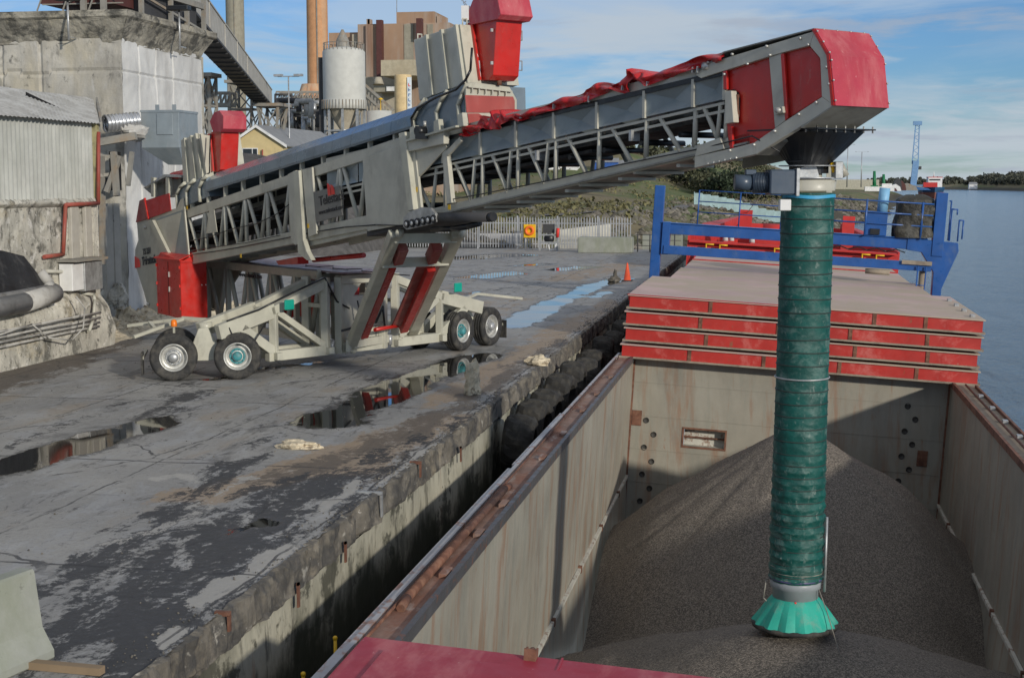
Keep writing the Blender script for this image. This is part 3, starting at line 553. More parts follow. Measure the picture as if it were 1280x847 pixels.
for i in range(3):
    y0 = 49.2+i*7.9; t_ = hatch(-3.75, 5.3, y0, y0+7.95, .6-.12*(i > 0), .55, ['dusty pink topped hatch cover just behind the stack of four', 'hatch cover in the middle of the row under the blue gantry beams', 'farthest hatch cover of the row, next to the red forecastle'][i], group='closed hatch covers before the forecastle')
    MB().bx(-3.75, 5.3, y0+.02, y0+.22, 1.155-.12*(i > 0), 1.2-.12*(i > 0), H).build('edge_strip', COVS, t_)
# near cover at the bottom of the picture
t_ = thing('hatch_cover', 'crimson hatch cover filling the bottom edge, nearest the camera', 'hatch cover', H(0, 9, -.5))
nx0, nx1, ny0, ny1, nzt = -4.02, 5.6, 4., 13.4, -.02
MB().bx(nx0, nx1, ny0, ny1, -.45, nzt, H).build('cover_box', COVNEAR, t_, .03)
MB().bx(nx0+.32, nx1, ny0, ny1-.42, nzt, nzt+.035, H).build('raised_panel', COVNEAR, t_, .02)
for x in (-2.0, .2, 2.6): MB().bx(x, x+.02, ny1-.42, ny1, nzt, nzt+.012, H).build('weld_seam', COVNEAR, t_)
c_ = hit(662, 822, (0, 13.3, 0), (0, 1, 0))
q = MB().bx(-2.35, -2.23, ny1-.17, ny1-.15, nzt, nzt+.12, H).bx(-2.25, -2.23, ny1-.15, ny1-.02, nzt, nzt+.09, H).bx(-2.35, -2.33, ny1-.15, ny1-.02, nzt, nzt+.09, H).build('lifting_lug', RUST, t_)
MB().tube(H(-2.29, ny1-.14, nzt+.06), H(-2.29, ny1-.0, nzt+.05), .035, 10).build('lug_roller', RUST, t_)
# ================================================================ HATCH GANTRY
GY = 56.
gan = thing('hatch_gantry', 'blue steel travelling gantry straddling the hatch covers behind the green chute', 'gantry crane', H(.8, GY, -1))
def G(px, py, Y=GY): return wy(px, py, Y)
pl0, pl1 = G(822, 340), G(826, 232)
MB().bx(-4.9, -4.52, GY-.25, GY+.25, -.8, 4.35, H).build('post', BLUE, gan, .02)
pr_ = [G(1150, 330), G(1170, 330), G(1165, 375), G(1148, 375)]
MB().bx(5.66, 6.08, GY-.3, GY+.15, 2.3, 4.7, H).build('post', BLUE, gan, .02)
MB().prism([H(4.75, GY-.26, 2.93), H(6.6, GY-.26, 2.85), H(6.65, GY-.26, 2.55), H(6.15, GY-.26, 1.1), H(6.15, GY-.26, -.8), H(5.85, GY-.26, -.8), H(5.8, GY-.26, 1.7), H(5.3, GY-.26, 2.42), H(4.75, GY-.26, 2.48)], SY*.5).build('leg_bracket', BLUE, gan, .015)
MB().bx(-4.6, 5.0, GY-.22, GY+.22, 2.5, 2.9, H).bx(-4.6, 5.5, GY-.28, GY+.28, 2.9, 2.94, H).build('cross_beam', BLUE, gan, .015)
MB().bx(-4.4, 5.7, GY-.4, GY-.1, 1.72, 2.05, H).build('cross_beam', BLUE, gan, .015)
MB().bx(-4.5, -4.2, GY-.35, GY+.3, 1.7, 2.96, H).build('corner_plate', BLUE, gan, .015)
for x0, x1, n in ((-3.2, 3.2, 1), (3.2, 5.5, 1)):
    mb = MB()
    for z in (3.4, 3.82, 4.25): mb.tube(H(x0, GY+.3, z), H(x1, GY+.3, z), .024, 6)
    for x in [x0+i*(x1-x0)/4 for i in range(5)]: mb.tube(H(x, GY+.3, 2.9), H(x, GY+.3, 4.25), .03, 6)
    mb.build('railing', BLUE, gan)
mb = MB()
for z in (3.4, 3.82, 4.25): mb.tube(H(1.6, GY-.35, z), H(5.6, GY-.35, z), .03, 6)
for x in (1.6, 3.15, 5.2): mb.tube(H(x, GY-.35, 2.9), H(x, GY-.35, 4.3), .045, 6)
mb.build('railing', BLUE, gan)
MB().path([H(6.3, GY, 2.9), H(6.3, GY, 4.1), H(6.5, GY, 4.1), H(6.5, GY, 3.9)], .03).path([H(6.6, GY, 2.9), H(6.6, GY, 3.7), H(6.75, GY, 3.7), H(6.75, GY, 3.0)], .03).path([H(6.3, GY+.4, 2.9), H(6.3, GY+.4, 4.4), H(6.2, GY, 4.4)], .03).build('guard_rail', BLUE, gan)
mb = MB()
for x in (5.2, 5.5): mb.tube(H(x, GY-.5, -.8), H(x, GY-.5, 1.9), .03, 6)
for i in range(8): mb.tube(H(5.2, GY-.5, -.7+i*.27), H(5.5, GY-.5, -.7+i*.27), .02, 6)
mb.build('ladder', BLUE, gan)
MB().tube(H(5.45, GY, -.9), H(5.45, GY, 2.0), .14, 10).build('lift_column', DUSTL, gan)
MB().bx(3.15, 3.95, GY-.3, GY+.3, 2.95, 3.85, H).build('control_box', BLUE, gan, .01)
MB().tube(H(3.75, GY, 3.85), H(3.78, GY, 4.75), .2, 12).build('light_blue_can', M('light_blue_paint', (.2, .42, .62), .5), gan)
MB().bx(3.35, 3.7, GY-.38, GY-.3, 2.98, 3.2, H).build('valve_block', BLACK, gan)
MB().bx(4.6, 5.7, GY-.5, GY-.42, 1.95, 2.1, H).build('wheel_guard', DUSTL, gan)
MB().tube(H(3.3, GY-.3, 1.58), H(4.2, GY-.3, 1.58), .1, 8).build('roller', DUSTL, gan)
MB().path([H(.5+i*.35, GY-.3, 2.42+(.06 if i % 2 else -.05)) for i in range(13)], .025, 5).build('cable_loop', BLACK, gan)
def bag(u, v):
    t = u*2*math.pi; h = v; c = H(5.0, GY+.1, 2.95); r = (.85-.12*h if h < .8 else .75*math.cos((h-.8)/.2*math.pi/2)+.02)
    k = 1+nz(math.cos(t)*1.5, math.sin(t)*1.5, h*2.5)*.2+nz(math.cos(t)*4, math.sin(t)*4, h*6)*.1
    sq = 1/max(abs(math.cos(t)), abs(math.sin(t)))**.6
    return c+V3((math.cos(t)*r*k*sq*.9, math.sin(t)*r*k*sq*.6, min(h, .93)*1.7*(1+.06*nz(t, h))))
o = MB().grid(bag, 48, 30).build('tarpaulin_bundle', CAMO); tag(o, 'machine wrapped in crumpled dark tarpaulin on the blue gantry walkway', 'tarpaulin')
# ================================================================ SHIP LOADER
ld = thing('ship_loader', 'long grey and red mobile conveyor on wheels reaching from quay over the hold', 'ship loader', L(-13, 0, 0))
V = .8
W_ = V3((0, 0, 1))
def lowc(u): return 3.73+.129*(u+9.94)          # outer section bottom chord, underside
def topc(u): return 5.37+.155*(u+10.1)          # outer section top chord, centre
U0, U1 = -21.5, -9.9
def slat(mb, v, a, b, w=.1, t=.08): mb.beam(a, b, w, t, up=LN)
for v in (V, -V):
    MB().prism([L(U0, v, lowc(U0)), L(U1, v, lowc(U1)), L(U1, v, lowc(U1)+.3), L(U0, v, lowc(U0)+.3)], LN*(-.12 if v > 0 else .12)).build('bottom_chord', GREY, ld, .01)
    MB().prism([L(U0, v, topc(U0)-.12), L(U1, v, topc(U1)-.12), L(U1, v, topc(U1)+.12), L(U0, v, topc(U0)+.12)], LN*(-.12 if v > 0 else .12)).build('top_chord', GREY, ld, .01)
    vi = v-.06 if v > 0 else v+.06
    mb = MB(); u = U0+.25; k = 0
    while u < -11.9:
        b = 1.18
        if not (v > 0 and -17.35 < u < -16.2 and False):
            mb.tube(L(u, vi, lowc(u)+.25), L(u, vi, topc(u)), .055, 8)
            mb.tube(L(u+.08, vi, topc(u)), L(u+b*.62, vi, lowc(u+b*.62)+.25), .05, 8)
            mb.tube(L(u+b*.68, vi, lowc(u+b*.68)+.25), L(u+b*.98, vi, topc(u+b)), .05, 8)
        u += b
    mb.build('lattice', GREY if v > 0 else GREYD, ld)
    # tie posts between cover and chord
    u = U0+.6
    while u < -10.2: MB().beam(L(u, vi, topc(u)), L(u, vi, topc(u)+.42), .1, .07, up=LD).build('cover_post', GREY, ld); u += 1.02
# gusset fish plate on the lattice and cable
p_ = [SP(262, 262), SP(268, 262), SP(272, 290), SP(258, 292)]
MB().prism(p_, LN*.015).build('gusset_plate', GREY, ld)
MB().path([SP(233, 302, .82), SP(262, 296, .82), SP(290, 286, .82), SP(320, 280, .82), SP(345, 268, .82), SP(362, 255, .82)], .012, 5).build('cable', BLACK, ld)
# cover over the outer section
a0, a1 = SP(240, 240), SP(516, 159)
def covsec(u, w0): return [L(u, .84, w0), L(u, .86, w0+.05), L(u, .84, w0+.27), L(u, .55, w0+.5), L(u, 0, w0+.62), L(u, -.55, w0+.5), L(u, -.84, w0+.27), L(u, -.84, w0)]
ua, wa = uw(SP(258, 240, .84)); ub, wb = uw(SP(516, 160, .84))
n_ = 12; mb = MB()
for i in range(n_):
    t0_, t1_ = i/n_, (i+1)/n_; A = covsec(lerp(ua, ub, t0_)+.012, lerp(wa, wb, t0_)); B = covsec(lerp(ua, ub, t1_), lerp(wa, wb, t1_))
    mb.add(A+B, [(j, j+1, j+9, j+8) for j in range(7)]+[tuple(range(8)), tuple(range(15, 7, -1))])
mb.build('conveyor_cover', COVER, ld)
# belts and inner workings
for z0, th in ((-.42, .1), (-.75, .06)):
    MB().prism([L(-22, -.5, topc(-22)+z0), L(-10, -.5, topc(-10)+z0), L(-10, -.5, topc(-10)+z0+th), L(-22, -.5, topc(-22)+z0+th)], LN*1.0).build('belt', RUBBER, ld)
MB().prism([L(-21, -.45, lowc(-21)+.3), L(-10, -.45, lowc(-10)+.3), L(-10, -.45, lowc(-10)+.36), L(-21, -.45, lowc(-21)+.36)], LN*.9).build('return_belt', RUBBER, ld)
MB().prism([L(-21, -.72, topc(-21)+.1), L(-10, -.72, topc(-10)+.1), L(-10, -.72, topc(-10)+.5), L(-21, -.72, topc(-21)+.5)], LN*.02).build('inner_tray', BLACK, ld)
for i in range(11): u = -21+i*1.05; MB().tube(L(u, -.68, topc(u)-.5), L(u, .68, topc(u)-.5), .05, 8).build('idler', BLACK, ld); MB().beam(L(u, -.75, lowc(u)+.1), L(u, .75, lowc(u)+.1), .08, .08).build('cross_member', GREYD, ld)
# ---- inner telescopic boom
def ilow(u): return 5.0+.147*(u+1.04)
IU0, IU1 = -14.5, -.55
VF = -.42
for v in (.74, VF):
    s_ = -1 if v > 0 else 1
    MB().prism([L(IU0, v, ilow(IU0)), L(IU1, v, ilow(IU1)), L(IU1, v, ilow(IU1)+.19), L(IU0, v, ilow(IU0)+.19)], LN*s_*.1).build('boom_bottom_chord', GREY, ld, .008)
MB().prism([L(-9.3, VF+.02, ilow(-9.3)+.02), L(IU1, VF+.02, ilow(IU1)+.02), L(IU1, VF+.02, ilow(IU1)+.05), L(-9.3, VF+.02, ilow(-9.3)+.05)], LN*1.2).build('boom_floor', GREYD, ld)
for i in range(12): u = -9+i*.72; MB().beam(L(u, VF, ilow(u)-.01), L(u+(.35 if i % 2 else -.0), .7, ilow(u)-.01), .07, .05).build('floor_rib', GREY, ld)
pt = (uw(SP(600, 164, .76)), uw(SP(905, 92, .76))); pb = (uw(SP(600, 193, .76)), uw(SP(905, 124, .76)))
def li(pp, u): (u0_, w0_), (u1_, w1_) = pp; return w0_+(w1_-w0_)*(u-u0_)/(u1_-u0_)
joints = [uw(SP(x, 150, .76))[0] for x in (601, 645.5, 693, 747, 806, 867, 906)]
joints = [joints[0]-3*1.35-.0, joints[0]-2*1.3, joints[0]-1.28]+joints
joints = [-13.6, -12.2]+joints
for s_ in (1, -1):
    mb = MB(); v = .76 if s_ > 0 else VF-.02
    for a, b in zip(joints, joints[1:]):
        a += .02; b -= .02; m = (a+b)/2
        P = [L(a, v, li(pb, a)), L(b, v, li(pb, b)), L(b, v, li(pt, b)), L(a, v, li(pt, a)), L(m, v-.13*s_, (li(pt, m)+li(pb, m))/2)]
        mb.add(P, [(0, 1, 4), (1, 2, 4), (2, 3, 4), (3, 0, 4)])
    mb.build('side_sheet', BLUEG, ld)
    for a in joints[2:]:
        MB().beam(L(a, v+.01*s_, li(pb, a)-.02), L(a, v+.01*s_, li(pt, a)+.02), .05, .06, up=LD).build('sheet_post', GREY, ld)
    a, b = joints[0], joints[-1]
    MB().prism([L(a, v-.02, li(pt, a)-.03), L(b, v-.02, li(pt, b)-.03), L(b, v-.02, li(pt, b)+.05), L(a, v-.02, li(pt, a)+.05)], LN*.05*1).build('seal_strip', BLACK, ld)
    MB().prism([L(a, v-.02, li(pt, a)+.055), L(b, v-.02, li(pt, b)+.055), L(b, v-.02, li(pt, b)+.2), L(a, v-.02, li(pt, a)+.2)], LN*.03).build('tarp_rail', GREY, ld)
    for dz in (-.08, -.2): MB().prism([L(a, v-.02, li(pb, a)+dz), L(b, v-.02, li(pb, b)+dz), L(b, v-.02, li(pb, b)+dz+.045), L(a, v-.02, li(pb, a)+dz+.045)], LN*-.04*s_).build('rail', GREY, ld)
    mb = MB(); vi = v-.05*s_
    js = [joints[3]-.3]+joints[4:]
    for i, (a, b) in enumerate(zip(js, js[1:])):
        top = lambda u: li(pb, u)-.06; bot = lambda u: ilow(u)+.17
        mb.tube(L(b, vi, top(b)), L(b-.02, vi, bot(b)), .042, 8)
        w = b-a
        mb.tube(L(a+w*.28, vi, top(a+w*.28)), L(a+w*.62+.1, vi, bot(a+w*.62)), .04, 8)
        if i < 4 or i == len(js)-2: mb.tube(L(a+w*.8, vi, top(a+w*.8)), L(a+w*.7, vi, bot(a+w*.7)), .038, 8)
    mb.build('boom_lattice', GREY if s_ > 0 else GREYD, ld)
mb = MB()
for i in range(14):
    u = -9.2+i*.6; mb.tube(L(u, VF, ilow(u)+.14), L(u+.6, VF+.04, ilow(u+.6)+.35), .02, 5) if i % 2 else mb.tube(L(u, VF, ilow(u)+.35), L(u+.6, .66, ilow(u+.6)+.14), .02, 5)
mb.build('cross_brace', GREYD, ld)
MB().prism([L(-13.5, -.35, li(pb, -13.5)-.24), L(-1, -.35, li(pb, -1)-.24), L(-1, -.35, li(pb, -1)-.1), L(-13.5, -.35, li(pb, -13.5)-.1)], LN*.9).build('boom_belt', RUBBER, ld)
MB().prism([L(-9.5, -.3, li(pb, -9.5)-.36), L(-4.6, -.3, li(pb, -4.6)-.36), L(-4.6, -.3, li(pb, -4.6)-.3), L(-9.5, -.3, li(pb, -9.5)-.3)], LN*.8).build('return_belt', RUBBER, ld)
for i in range(9): u = -8.9+i*.95; MB().tube(L(u, -.4, li(pb, u)-.38), L(u, .6, li(pb, u)-.38), .05, 8).build('roller', BLACK, ld)
for x, y in ((793, 163), (675, 188)):
    c = SP(x, y, .7); MB().beam(c, c-W_*.18, .06, .2, up=LN).build('roller_bracket', STEEL, ld)
# red tarpaulin thrown along the rail
tp = [(578, 170), (584, 160), (596, 158), (604, 148), (610, 156), (616, 139), (621, 152), (626, 141), (634, 151), (640, 144), (652, 147), (668, 138), (690, 131), (708, 124), (735, 114), (750, 107), (765, 108), (778, 105), (784, 94), (790, 90), (799, 92), (808, 101), (830, 90), (860, 79), (885, 70), (905, 68)]
tb = [(578, 170), (588, 171), (600, 165), (608, 160), (614, 163), (618, 162), (624, 162), (630, 158), (640, 150), (650, 153), (656, 151), (670, 145), (692, 139), (712, 134), (736, 128), (755, 118), (768, 112), (781, 117), (788, 114), (792, 99), (801, 103), (812, 108), (835, 98), (862, 90), (888, 82), (907, 76)]
NT = len(tp)-1
def tarp(s_, ph):
    def f(u, v):
        k = min(NT-1, int(u*NT)); t = u*NT-k; t = t*t*(3-2*t)*.5+t*.5
        a = SP(*[lerp(tp[k][i], tp[k+1][i], t)-(3.5 if i else 0) for i in (0, 1)]); b = SP(*[lerp(tb[k][i], tb[k+1][i], t) for i in (0, 1)])
        p = lerp(b, a, min(1, v*1.6)); inn = max(0, v-.6)
        q = p-LN*(inn*2.2)+LN*(.05*math.sin(v*9+u*70)+nz(u*40, v*3, ph)*.07+.04)+W_*(nz(u*30, v*4, ph+3)*.05*(v > .1)-inn*.1)
        return q
    return f
MB().grid(tarp(1, 1), 200, 14).build('tarpaulin', TARP, ld)
mb = MB()
for (x, y0, y1) in ((651, 143, 148), (692, 130, 136), (736, 120, 128), (778, 106, 113), (809, 102, 108), (866, 84, 91), (872, 83, 91)): mb.beam(SP(x, y1, .86), SP(x+.6, y0, .86), .05, .02, up=LD)
mb.build('tarp_strap', STEEL, ld)
# ---- big side plate, post, gusset, rollers
v = .83
MB().prism([SP(455, 198, v), SP(507, 180, v), SP(516, 232, v), SP(514, 279, v), SP(461, 289, v)], LN*.04).build('side_plate', GREY, ld, .006)
MB().prism([SP(505, 167, .88), SP(513, 165, .88), SP(524, 262, .88), SP(517, 264, .88)], LN*.14).build('guide_post', CREAM, ld, .01)
MB().prism([SP(514, 166, .84), SP(519, 166, .84), SP(530, 266, .84), SP(524, 264, .84)], LN*.06).build('guide_post', GREY, ld)
MB().prism([SP(517, 189, .82), SP(558, 179, .82), SP(561, 184, .82), SP(523, 224, .82), SP(520, 224, .82)], LN*.05).build('gusset_plate', GREY, ld)
MB().prism([SP(515, 177, .84), SP(562, 164, .84), SP(562, 180, .84), SP(516, 190, .84)], LN*.14).build('saddle_beam', GREY, ld, .01)
MB().prism([SP(517, 175, .86), SP(580, 157, .86), SP(580, 159.5, .86), SP(517, 177.5, .86)], LN*.2).build('saddle_flange', CREAM, ld)
MB().beam(SP(557, 181, .8), SP(564, 254, .8), .16, .1, up=LN).build('end_post', GREY, ld)
MB().beam(SP(560, 192, .84), SP(577, 174, .84), .1, .06, up=LN).build('brace', GREY, ld)
v = .98
rp = [SP(507, 272, v), SP(514, 265, v), SP(530, 259, v), SP(541, 260, v), SP(547, 267, v), SP(547, 277, v), SP(541, 280, v), SP(511, 287, v), SP(507, 283, v)]
MB().prism(rp, LN*.06).build('roller_plate', STEEL, ld)
for x, y in ((509, 280), (515.8, 279), (522.5, 277.6), (529.5, 276.2), (536, 275), (542.6, 273.6)):
    c = SP(x, y, 1.045); r_ = MB().lathe(c, LN, [(.085, 0), (.085, .03), (.055, .035), (.05, .01)], 16).build('guide_roller', BLACK, ld)
    MB().lathe(c, LN, [(.045, .0), (.045, .04), (0, .045)], 12).build('roller_pin', STEEL, r_)
MB().tube(SP(547, 272, .9), SP(612, 271, .9), .1, 14).build('ram_sleeve', DKST, ld)
MB().tube(SP(613, 271.5, .9), SP(617, 271, .9), .09, 12).build('ram_head', BLACK, ld)
MB().path([SP(600, 279, .8)+W_*0.0, SP(585, 283, .8), SP(565, 286, .8), SP(540, 287, .8)], .06, 8).build('hose_bundle', BLACK, ld)
MB().prism([L(-11.8, -.7, lowc(-11.8)-.16), L(-9.2, -.7, lowc(-9.2)-.1), L(-9.2, -.7, lowc(-9.2)), L(-11.8, -.7, lowc(-11.8))], LN*1.5).build('bottom_box', DKST, ld)
# hanging pale bracket and sign
v = .84
MB().prism([SP(362, 218, v), SP(372, 213, v), SP(378, 303, v), SP(371, 306, v), SP(366, 300, v)], LN*.05).build('side_bracket', GREY, ld)
MB().prism([SP(372, 214, v), SP(379, 213, v), SP(384.5, 300, v), SP(389, 314, v), SP(395, 325, v), SP(389, 325, v), SP(378, 316, v)], LN*.12).build('rest_leg', CREAM, ld, .008)
MB().prism([SP(380, 212, v), SP(392, 209, v), SP(398, 292, v), SP(388, 296, v)], LN*.05).build('side_bracket', GREY, ld)
MB().prism([SP(393, 240, .86), SP(425.5, 232, .86), SP(429, 269, .86), SP(396.5, 278, .86)], LN*.03).build('name_board', M('board_grey', (.17, .165, .15), .5), ld)
bd = SP(397, 256.5, .9); xd = (SP(425, 249, .9)-SP(397, 256.5, .9)); yd = SP(397, 246, .9)-SP(398, 258, .9)
text('lettering', 'Telestack', .3, bd+yd.normalized()*.0+xd*.07-yd*.1, xd, yd, INK, ld, .002)
text('lettering', 'www.telestack.com', .145, bd+xd*.02-yd*1.1+yd*.1, xd, yd, INK, ld, .0)
mk = bd+xd*.5+yd*.65
def logo(o, xd, yd, s, parent):
    xd = V3(xd).normalized()*s; yd = V3(yd).normalized()*s; ex = xd.cross(yd).normalized()*.006
    a = MB().prism([o, o+xd*.42, o+xd*.42+yd*.62, o+xd*.3+yd*.85, o+yd*.95], ex)
    a.prism([o+xd*.5, o+xd, o+xd+yd*.3, o+xd*.88+yd*.62, o+xd*.5+yd*.8], ex); return a.build('red_mark', LRED, parent)
logo(mk, xd, yd, .3, ld)
# ---- tail box
vt = .88
tl = [SP(171, 277, vt), SP(214, 262, vt), SP(221, 260, vt), SP(225, 250, vt), SP(229, 247, vt), SP(237, 328, vt), SP(200, 392, vt), SP(185, 384, vt), SP(180, 365, vt), SP(169, 331, vt), SP(169, 312, vt), SP(173, 300, vt)]
MB().prism(tl, LN*-.04).build('tail_plate', GREY, ld, .006)
MB().prism([p-LN*1.75 for p in tl], LN*.04).build('tail_plate', GREY, ld)
back = [tl[0], tl[11], tl[10], tl[9], tl[8], tl[7], tl[6]]
for a, b in zip(back, back[1:]): MB().add([a, b, b-LN*1.7, a-LN*1.7], [(0, 1, 2, 3)]).build('tail_wrap', GREYD, ld)
MB().prism([SP(189, 275, .89), SP(194, 275, .89), SP(214, 316, .89), SP(219, 322, .89), SP(216, 322, .89), SP(200, 298, .89)], LN*.09).build('stiffener', CREAM, ld)
MB().add([SP(195, 274, .885), SP(229, 262, .885), SP(234, 318, .885), SP(219, 322, .885), SP(205, 300, .82)], [(0, 4, 3, 2, 1)]).build('side_panel', BLUEG, ld)
for x, y in ((182, 284), (186, 380), (222, 321)): MB().lathe(SP(x, y, .885), LN, [(.05, 0), (.05, .05), (0, .06)], 8).build('bolt', CHROME, ld)
MB().prism([SP(170.5, 278, .9), SP(175, 251, .9), SP(181, 248, .9), SP(183.5, 274, .9)], LN*.02).build('tail_guard', DRED, ld)
MB().prism([SP(181, 251, .9), SP(212, 241.5, .9), SP(214.5, 263, .9), SP(184, 274, .9)], LN*.02).build('tail_guard', M('red_mesh_guard', (.42, .02, .02), .5, bmp=(.6, 25, .02)), ld)
MB().beam(SP(180.5, 248, .92), SP(185.5, 274, .92), .09, .05, up=LN).build('guard_post', RED, ld)
xd = L(1, 0, .13)-L(0, 0, 0); yd = W_
text('lettering', 'TS 331', .24, SP(178.5, 318.5, .9), xd, yd, INK, ld, .006, xs=.85)
text('lettering', 'Telestack', .33, SP(177.5, 331.5, .9), xd, yd, INK, ld, .01, xs=.78)
logo(SP(168.8, 335, .9), xd, yd, .36, ld)
# tail inlet hopper with red skirt
hp = [SP(180, 235, .5), SP(194, 247, .5), SP(226, 242, .5), SP(226, 222, .5), SP(205, 224, .5)]
MB().prism(hp, LN*-1.3).build('inlet_box', GREYD, ld)
for x in (192.5, 211): MB().beam(SP(x, 246, .7), SP(x, 222, .7), .2, .1, up=LN).build('inlet_post', CREAM, ld)
MB().prism([SP(179, 235, .75), SP(207, 221, .75), SP(226, 222, .75), SP(226, 219, .75), SP(205, 218, .75)], LN*-1.5).build('inlet_rim', STEEL, ld)
def rag(u, v):
    x = lerp(189, 226, u); yt = 224-13*math.sin(min(1, u*1.15)*math.pi*.62); p = SP(x, lerp(226-u*3, yt, v), .6)
    return p+LN*(nz(u*9, v*4)*.12-.5*v*v)+W_*nz(u*12, v*5, 4)*.05
MB().grid(rag, 26, 8).build('red_skirt', TARP, ld)
# ---- conveyor inlet enclosures with dust filters (tail and middle)
def encl(cor, depth, ribs, v0=.7, mat=GREY, name='transfer_casing'):
    P = [SP(x, y, v0) for x, y in cor]; o = MB().prism(P, LN*-depth).build(name, mat, ld, .01)
    for t in ribs:
        a = lerp(P[0], P[1], t); b = lerp(P[3], P[2], t); MB().beam(a+LN*.03, b+LN*.03, .07, .08, up=LD).build('casing_rib', CREAM, o)
    a, b = P[1], P[2]; c0 = a-LN*depth; c1 = b-LN*depth
    k = LD*.02; MB().prism([a+k, b+k, c1+k, c0+k], LD*.03).build('casing_front', CREAM, o)
    return o, P
o2, P2 = encl([(517, 50), (573, 31), (583, 104), (524, 126)], 1.25, (.32, .66, .97))
MB().path([P2[0]-LN*.1+W_*0, P2[0]-LN*.1+W_*.12, P2[0]-LN*.2+W_*.12, P2[0]-LN*.2], .015, 5).path([P2[1]-LN*.1, P2[1]-LN*.1+W_*.12, P2[1]-LN*.2+W_*.12, P2[1]-LN*.2], .015, 5).build('lifting_eye', GREY, o2)
# lower rounded casing
lc = [(516, 176), (514, 146), (520, 134), (530, 125), (580, 106), (581, 150), (577, 158)]
PL_ = [SP(x, y, .78) for x, y in lc]; o3 = MB().prism(PL_, LN*-1.5).build('lower_casing', COVER, ld)
for dx in (0, 29, 56): MB().path([SP(519+dx, 171-dx*.27, .82), SP(516.5+dx, 150-dx*.33, .82), SP(522+dx, 137-dx*.36, .82), SP(532+dx*.93, 124-dx*.33, .82)], .05, 6).build('casing_rib', CREAM, o3)
for dx in (0, 30, 60): MB().prism([SP(518+dx, 176-dx*.27, .86), SP(518+dx, 160-dx*.27, .86), SP(524+dx, 157-dx*.27, .86), SP(526+dx, 174-dx*.27, .86)], LN*.12).build('saddle_lug', CREAM, o3, .01)
MB().path([SP(516, 160, .95), SP(514, 148, .9), SP(522, 135, .9), SP(545, 122, .95), SP(570, 112, .95), SP(582, 100, .95), SP(588, 88, .9), SP(590, 60, .85)], .025, 6).build('hose', BLACK, o3)
c = SP(531, 164, .95); MB().tube(c, c+LN*.2, .1, 10).bx(c.x-.15, c.x+.1, c.y-.2, c.y, c.z-.16, c.z-.05).build('drive_motor', BLACK, ld)
MB().tube(c+W_*.08, c+W_*.2, .035, 8).build('sensor_cap', CHROME, ld)
# front of middle casing: pale frame and faded red panel, facing the discharge end
uf = uw(SP(583, 106, .78))[0]+.03
def FR(x, y, k=0): return SF(x, y, uf+k)
def front(px, k0, th, name, mat, bev=0): return MB().prism([FR(x, y, k0) for x, y in px], LD*th).build(name, mat, ld, bev)
front([(580, 106), (589, 103), (635, 109), (644, 125), (644, 153), (620, 160), (582, 163)], 0, .06, 'front_plate', CREAM, .008)
front([(581, 119), (641, 121), (643, 126), (643, 141), (583, 141)], .065, .012, 'red_panel', DRED)
front([(584, 142), (598, 142), (606, 147), (603, 157), (586, 156)], .065, .012, 'red_panel', DRED)
for i in range(6): x = 588+i*8.4; front([(x, 109.3+i*.9), (x+1.2, 109.4+i*.9), (x+1.2, 116+i*.8), (x, 116+i*.8)], .065, .06, 'front_rib', CREAM)
front([(583, 108), (638, 114), (638, 115.5), (583, 109.5)], .065, .07, 'front_flange', CREAM)
# dust filter maker: side quad on plane v, then front/hood by depth
def dust_filter(sidepx, hoodpx, strip, v0, wid, label, frontx=None):
    P = [SP(x, y, v0) for x, y in sidepx]
    b = MB().prism(P, LN*-wid).build('dust_filter', RED, ld, .008)
    Hh = [SP(x, y, v0+.08) for x, y in hoodpx]; h = MB().prism(Hh, LN*-(wid+.16)).build('filter_hood', CRIM, b, .008)
    st = [SP(x, y, v0+.03) for x, y in strip]; MB().prism(st, LN*.04).build('filter_flange', RED, b)
    for t in [i/9 for i in range(10)]: MB().lathe(lerp(lerp(st[0], st[1], .3), lerp(st[3], st[2], .3), t)+LN*.04, LN, [(.02, 0), (.02, .012), (0, .015)], 6).build('bolt', CHROME, b)
    return b, P
df2, Pd2 = dust_filter([(586, 30), (621, 22), (616.5, 94), (611, 100), (594, 102)], [(584, 18), (590, 2), (598, -14), (618, -22), (626, 18), (622, 24), (588, 31)], [(584, 30), (592, 28), (602, 100), (592, 102)], .38, .62, '')
for z in (.12, .7):
    a = Pd2[2]-LN*.62+W_*(.0+z*1.0); MB().path([a, a+LD*.0-LN*.08, a-LN*.08+W_*.18, a+W_*.18], .01, 5).build('door_latch', OLDST, df2)
for y_ in (38, 79): c = SP(616, y_, .4); MB().beam(c, c+LN*.05, .03, .06).build('hinge', CHROME, df2)
MB().prism([SP(594.5, 76, .42), SP(599.5, 76, .42), SP(601, 96, .42), SP(596, 97, .42)], LN*.006).build('data_plate', WHITE, df2)
text('lettering', 'Donaldson Torit', .2, SP(597.6, 72, .425), SP(591.5, 44, .425)-SP(597.6, 72, .425), LN.cross(SP(591.5, 44, .425)-SP(597.6, 72, .425)), WHITE, df2, .003)
c = SP(588, 27, .3); MB().bx(c.x-.13, c.x+.02, c.y-.25, c.y+.1, c.z, c.z+.28).build('filter_controller', WHITE, df2)
c = SP(624, 99, .1); MB().tube(c, c-W_*.12, .05, 8).build('drain_cap', RUST, df2)
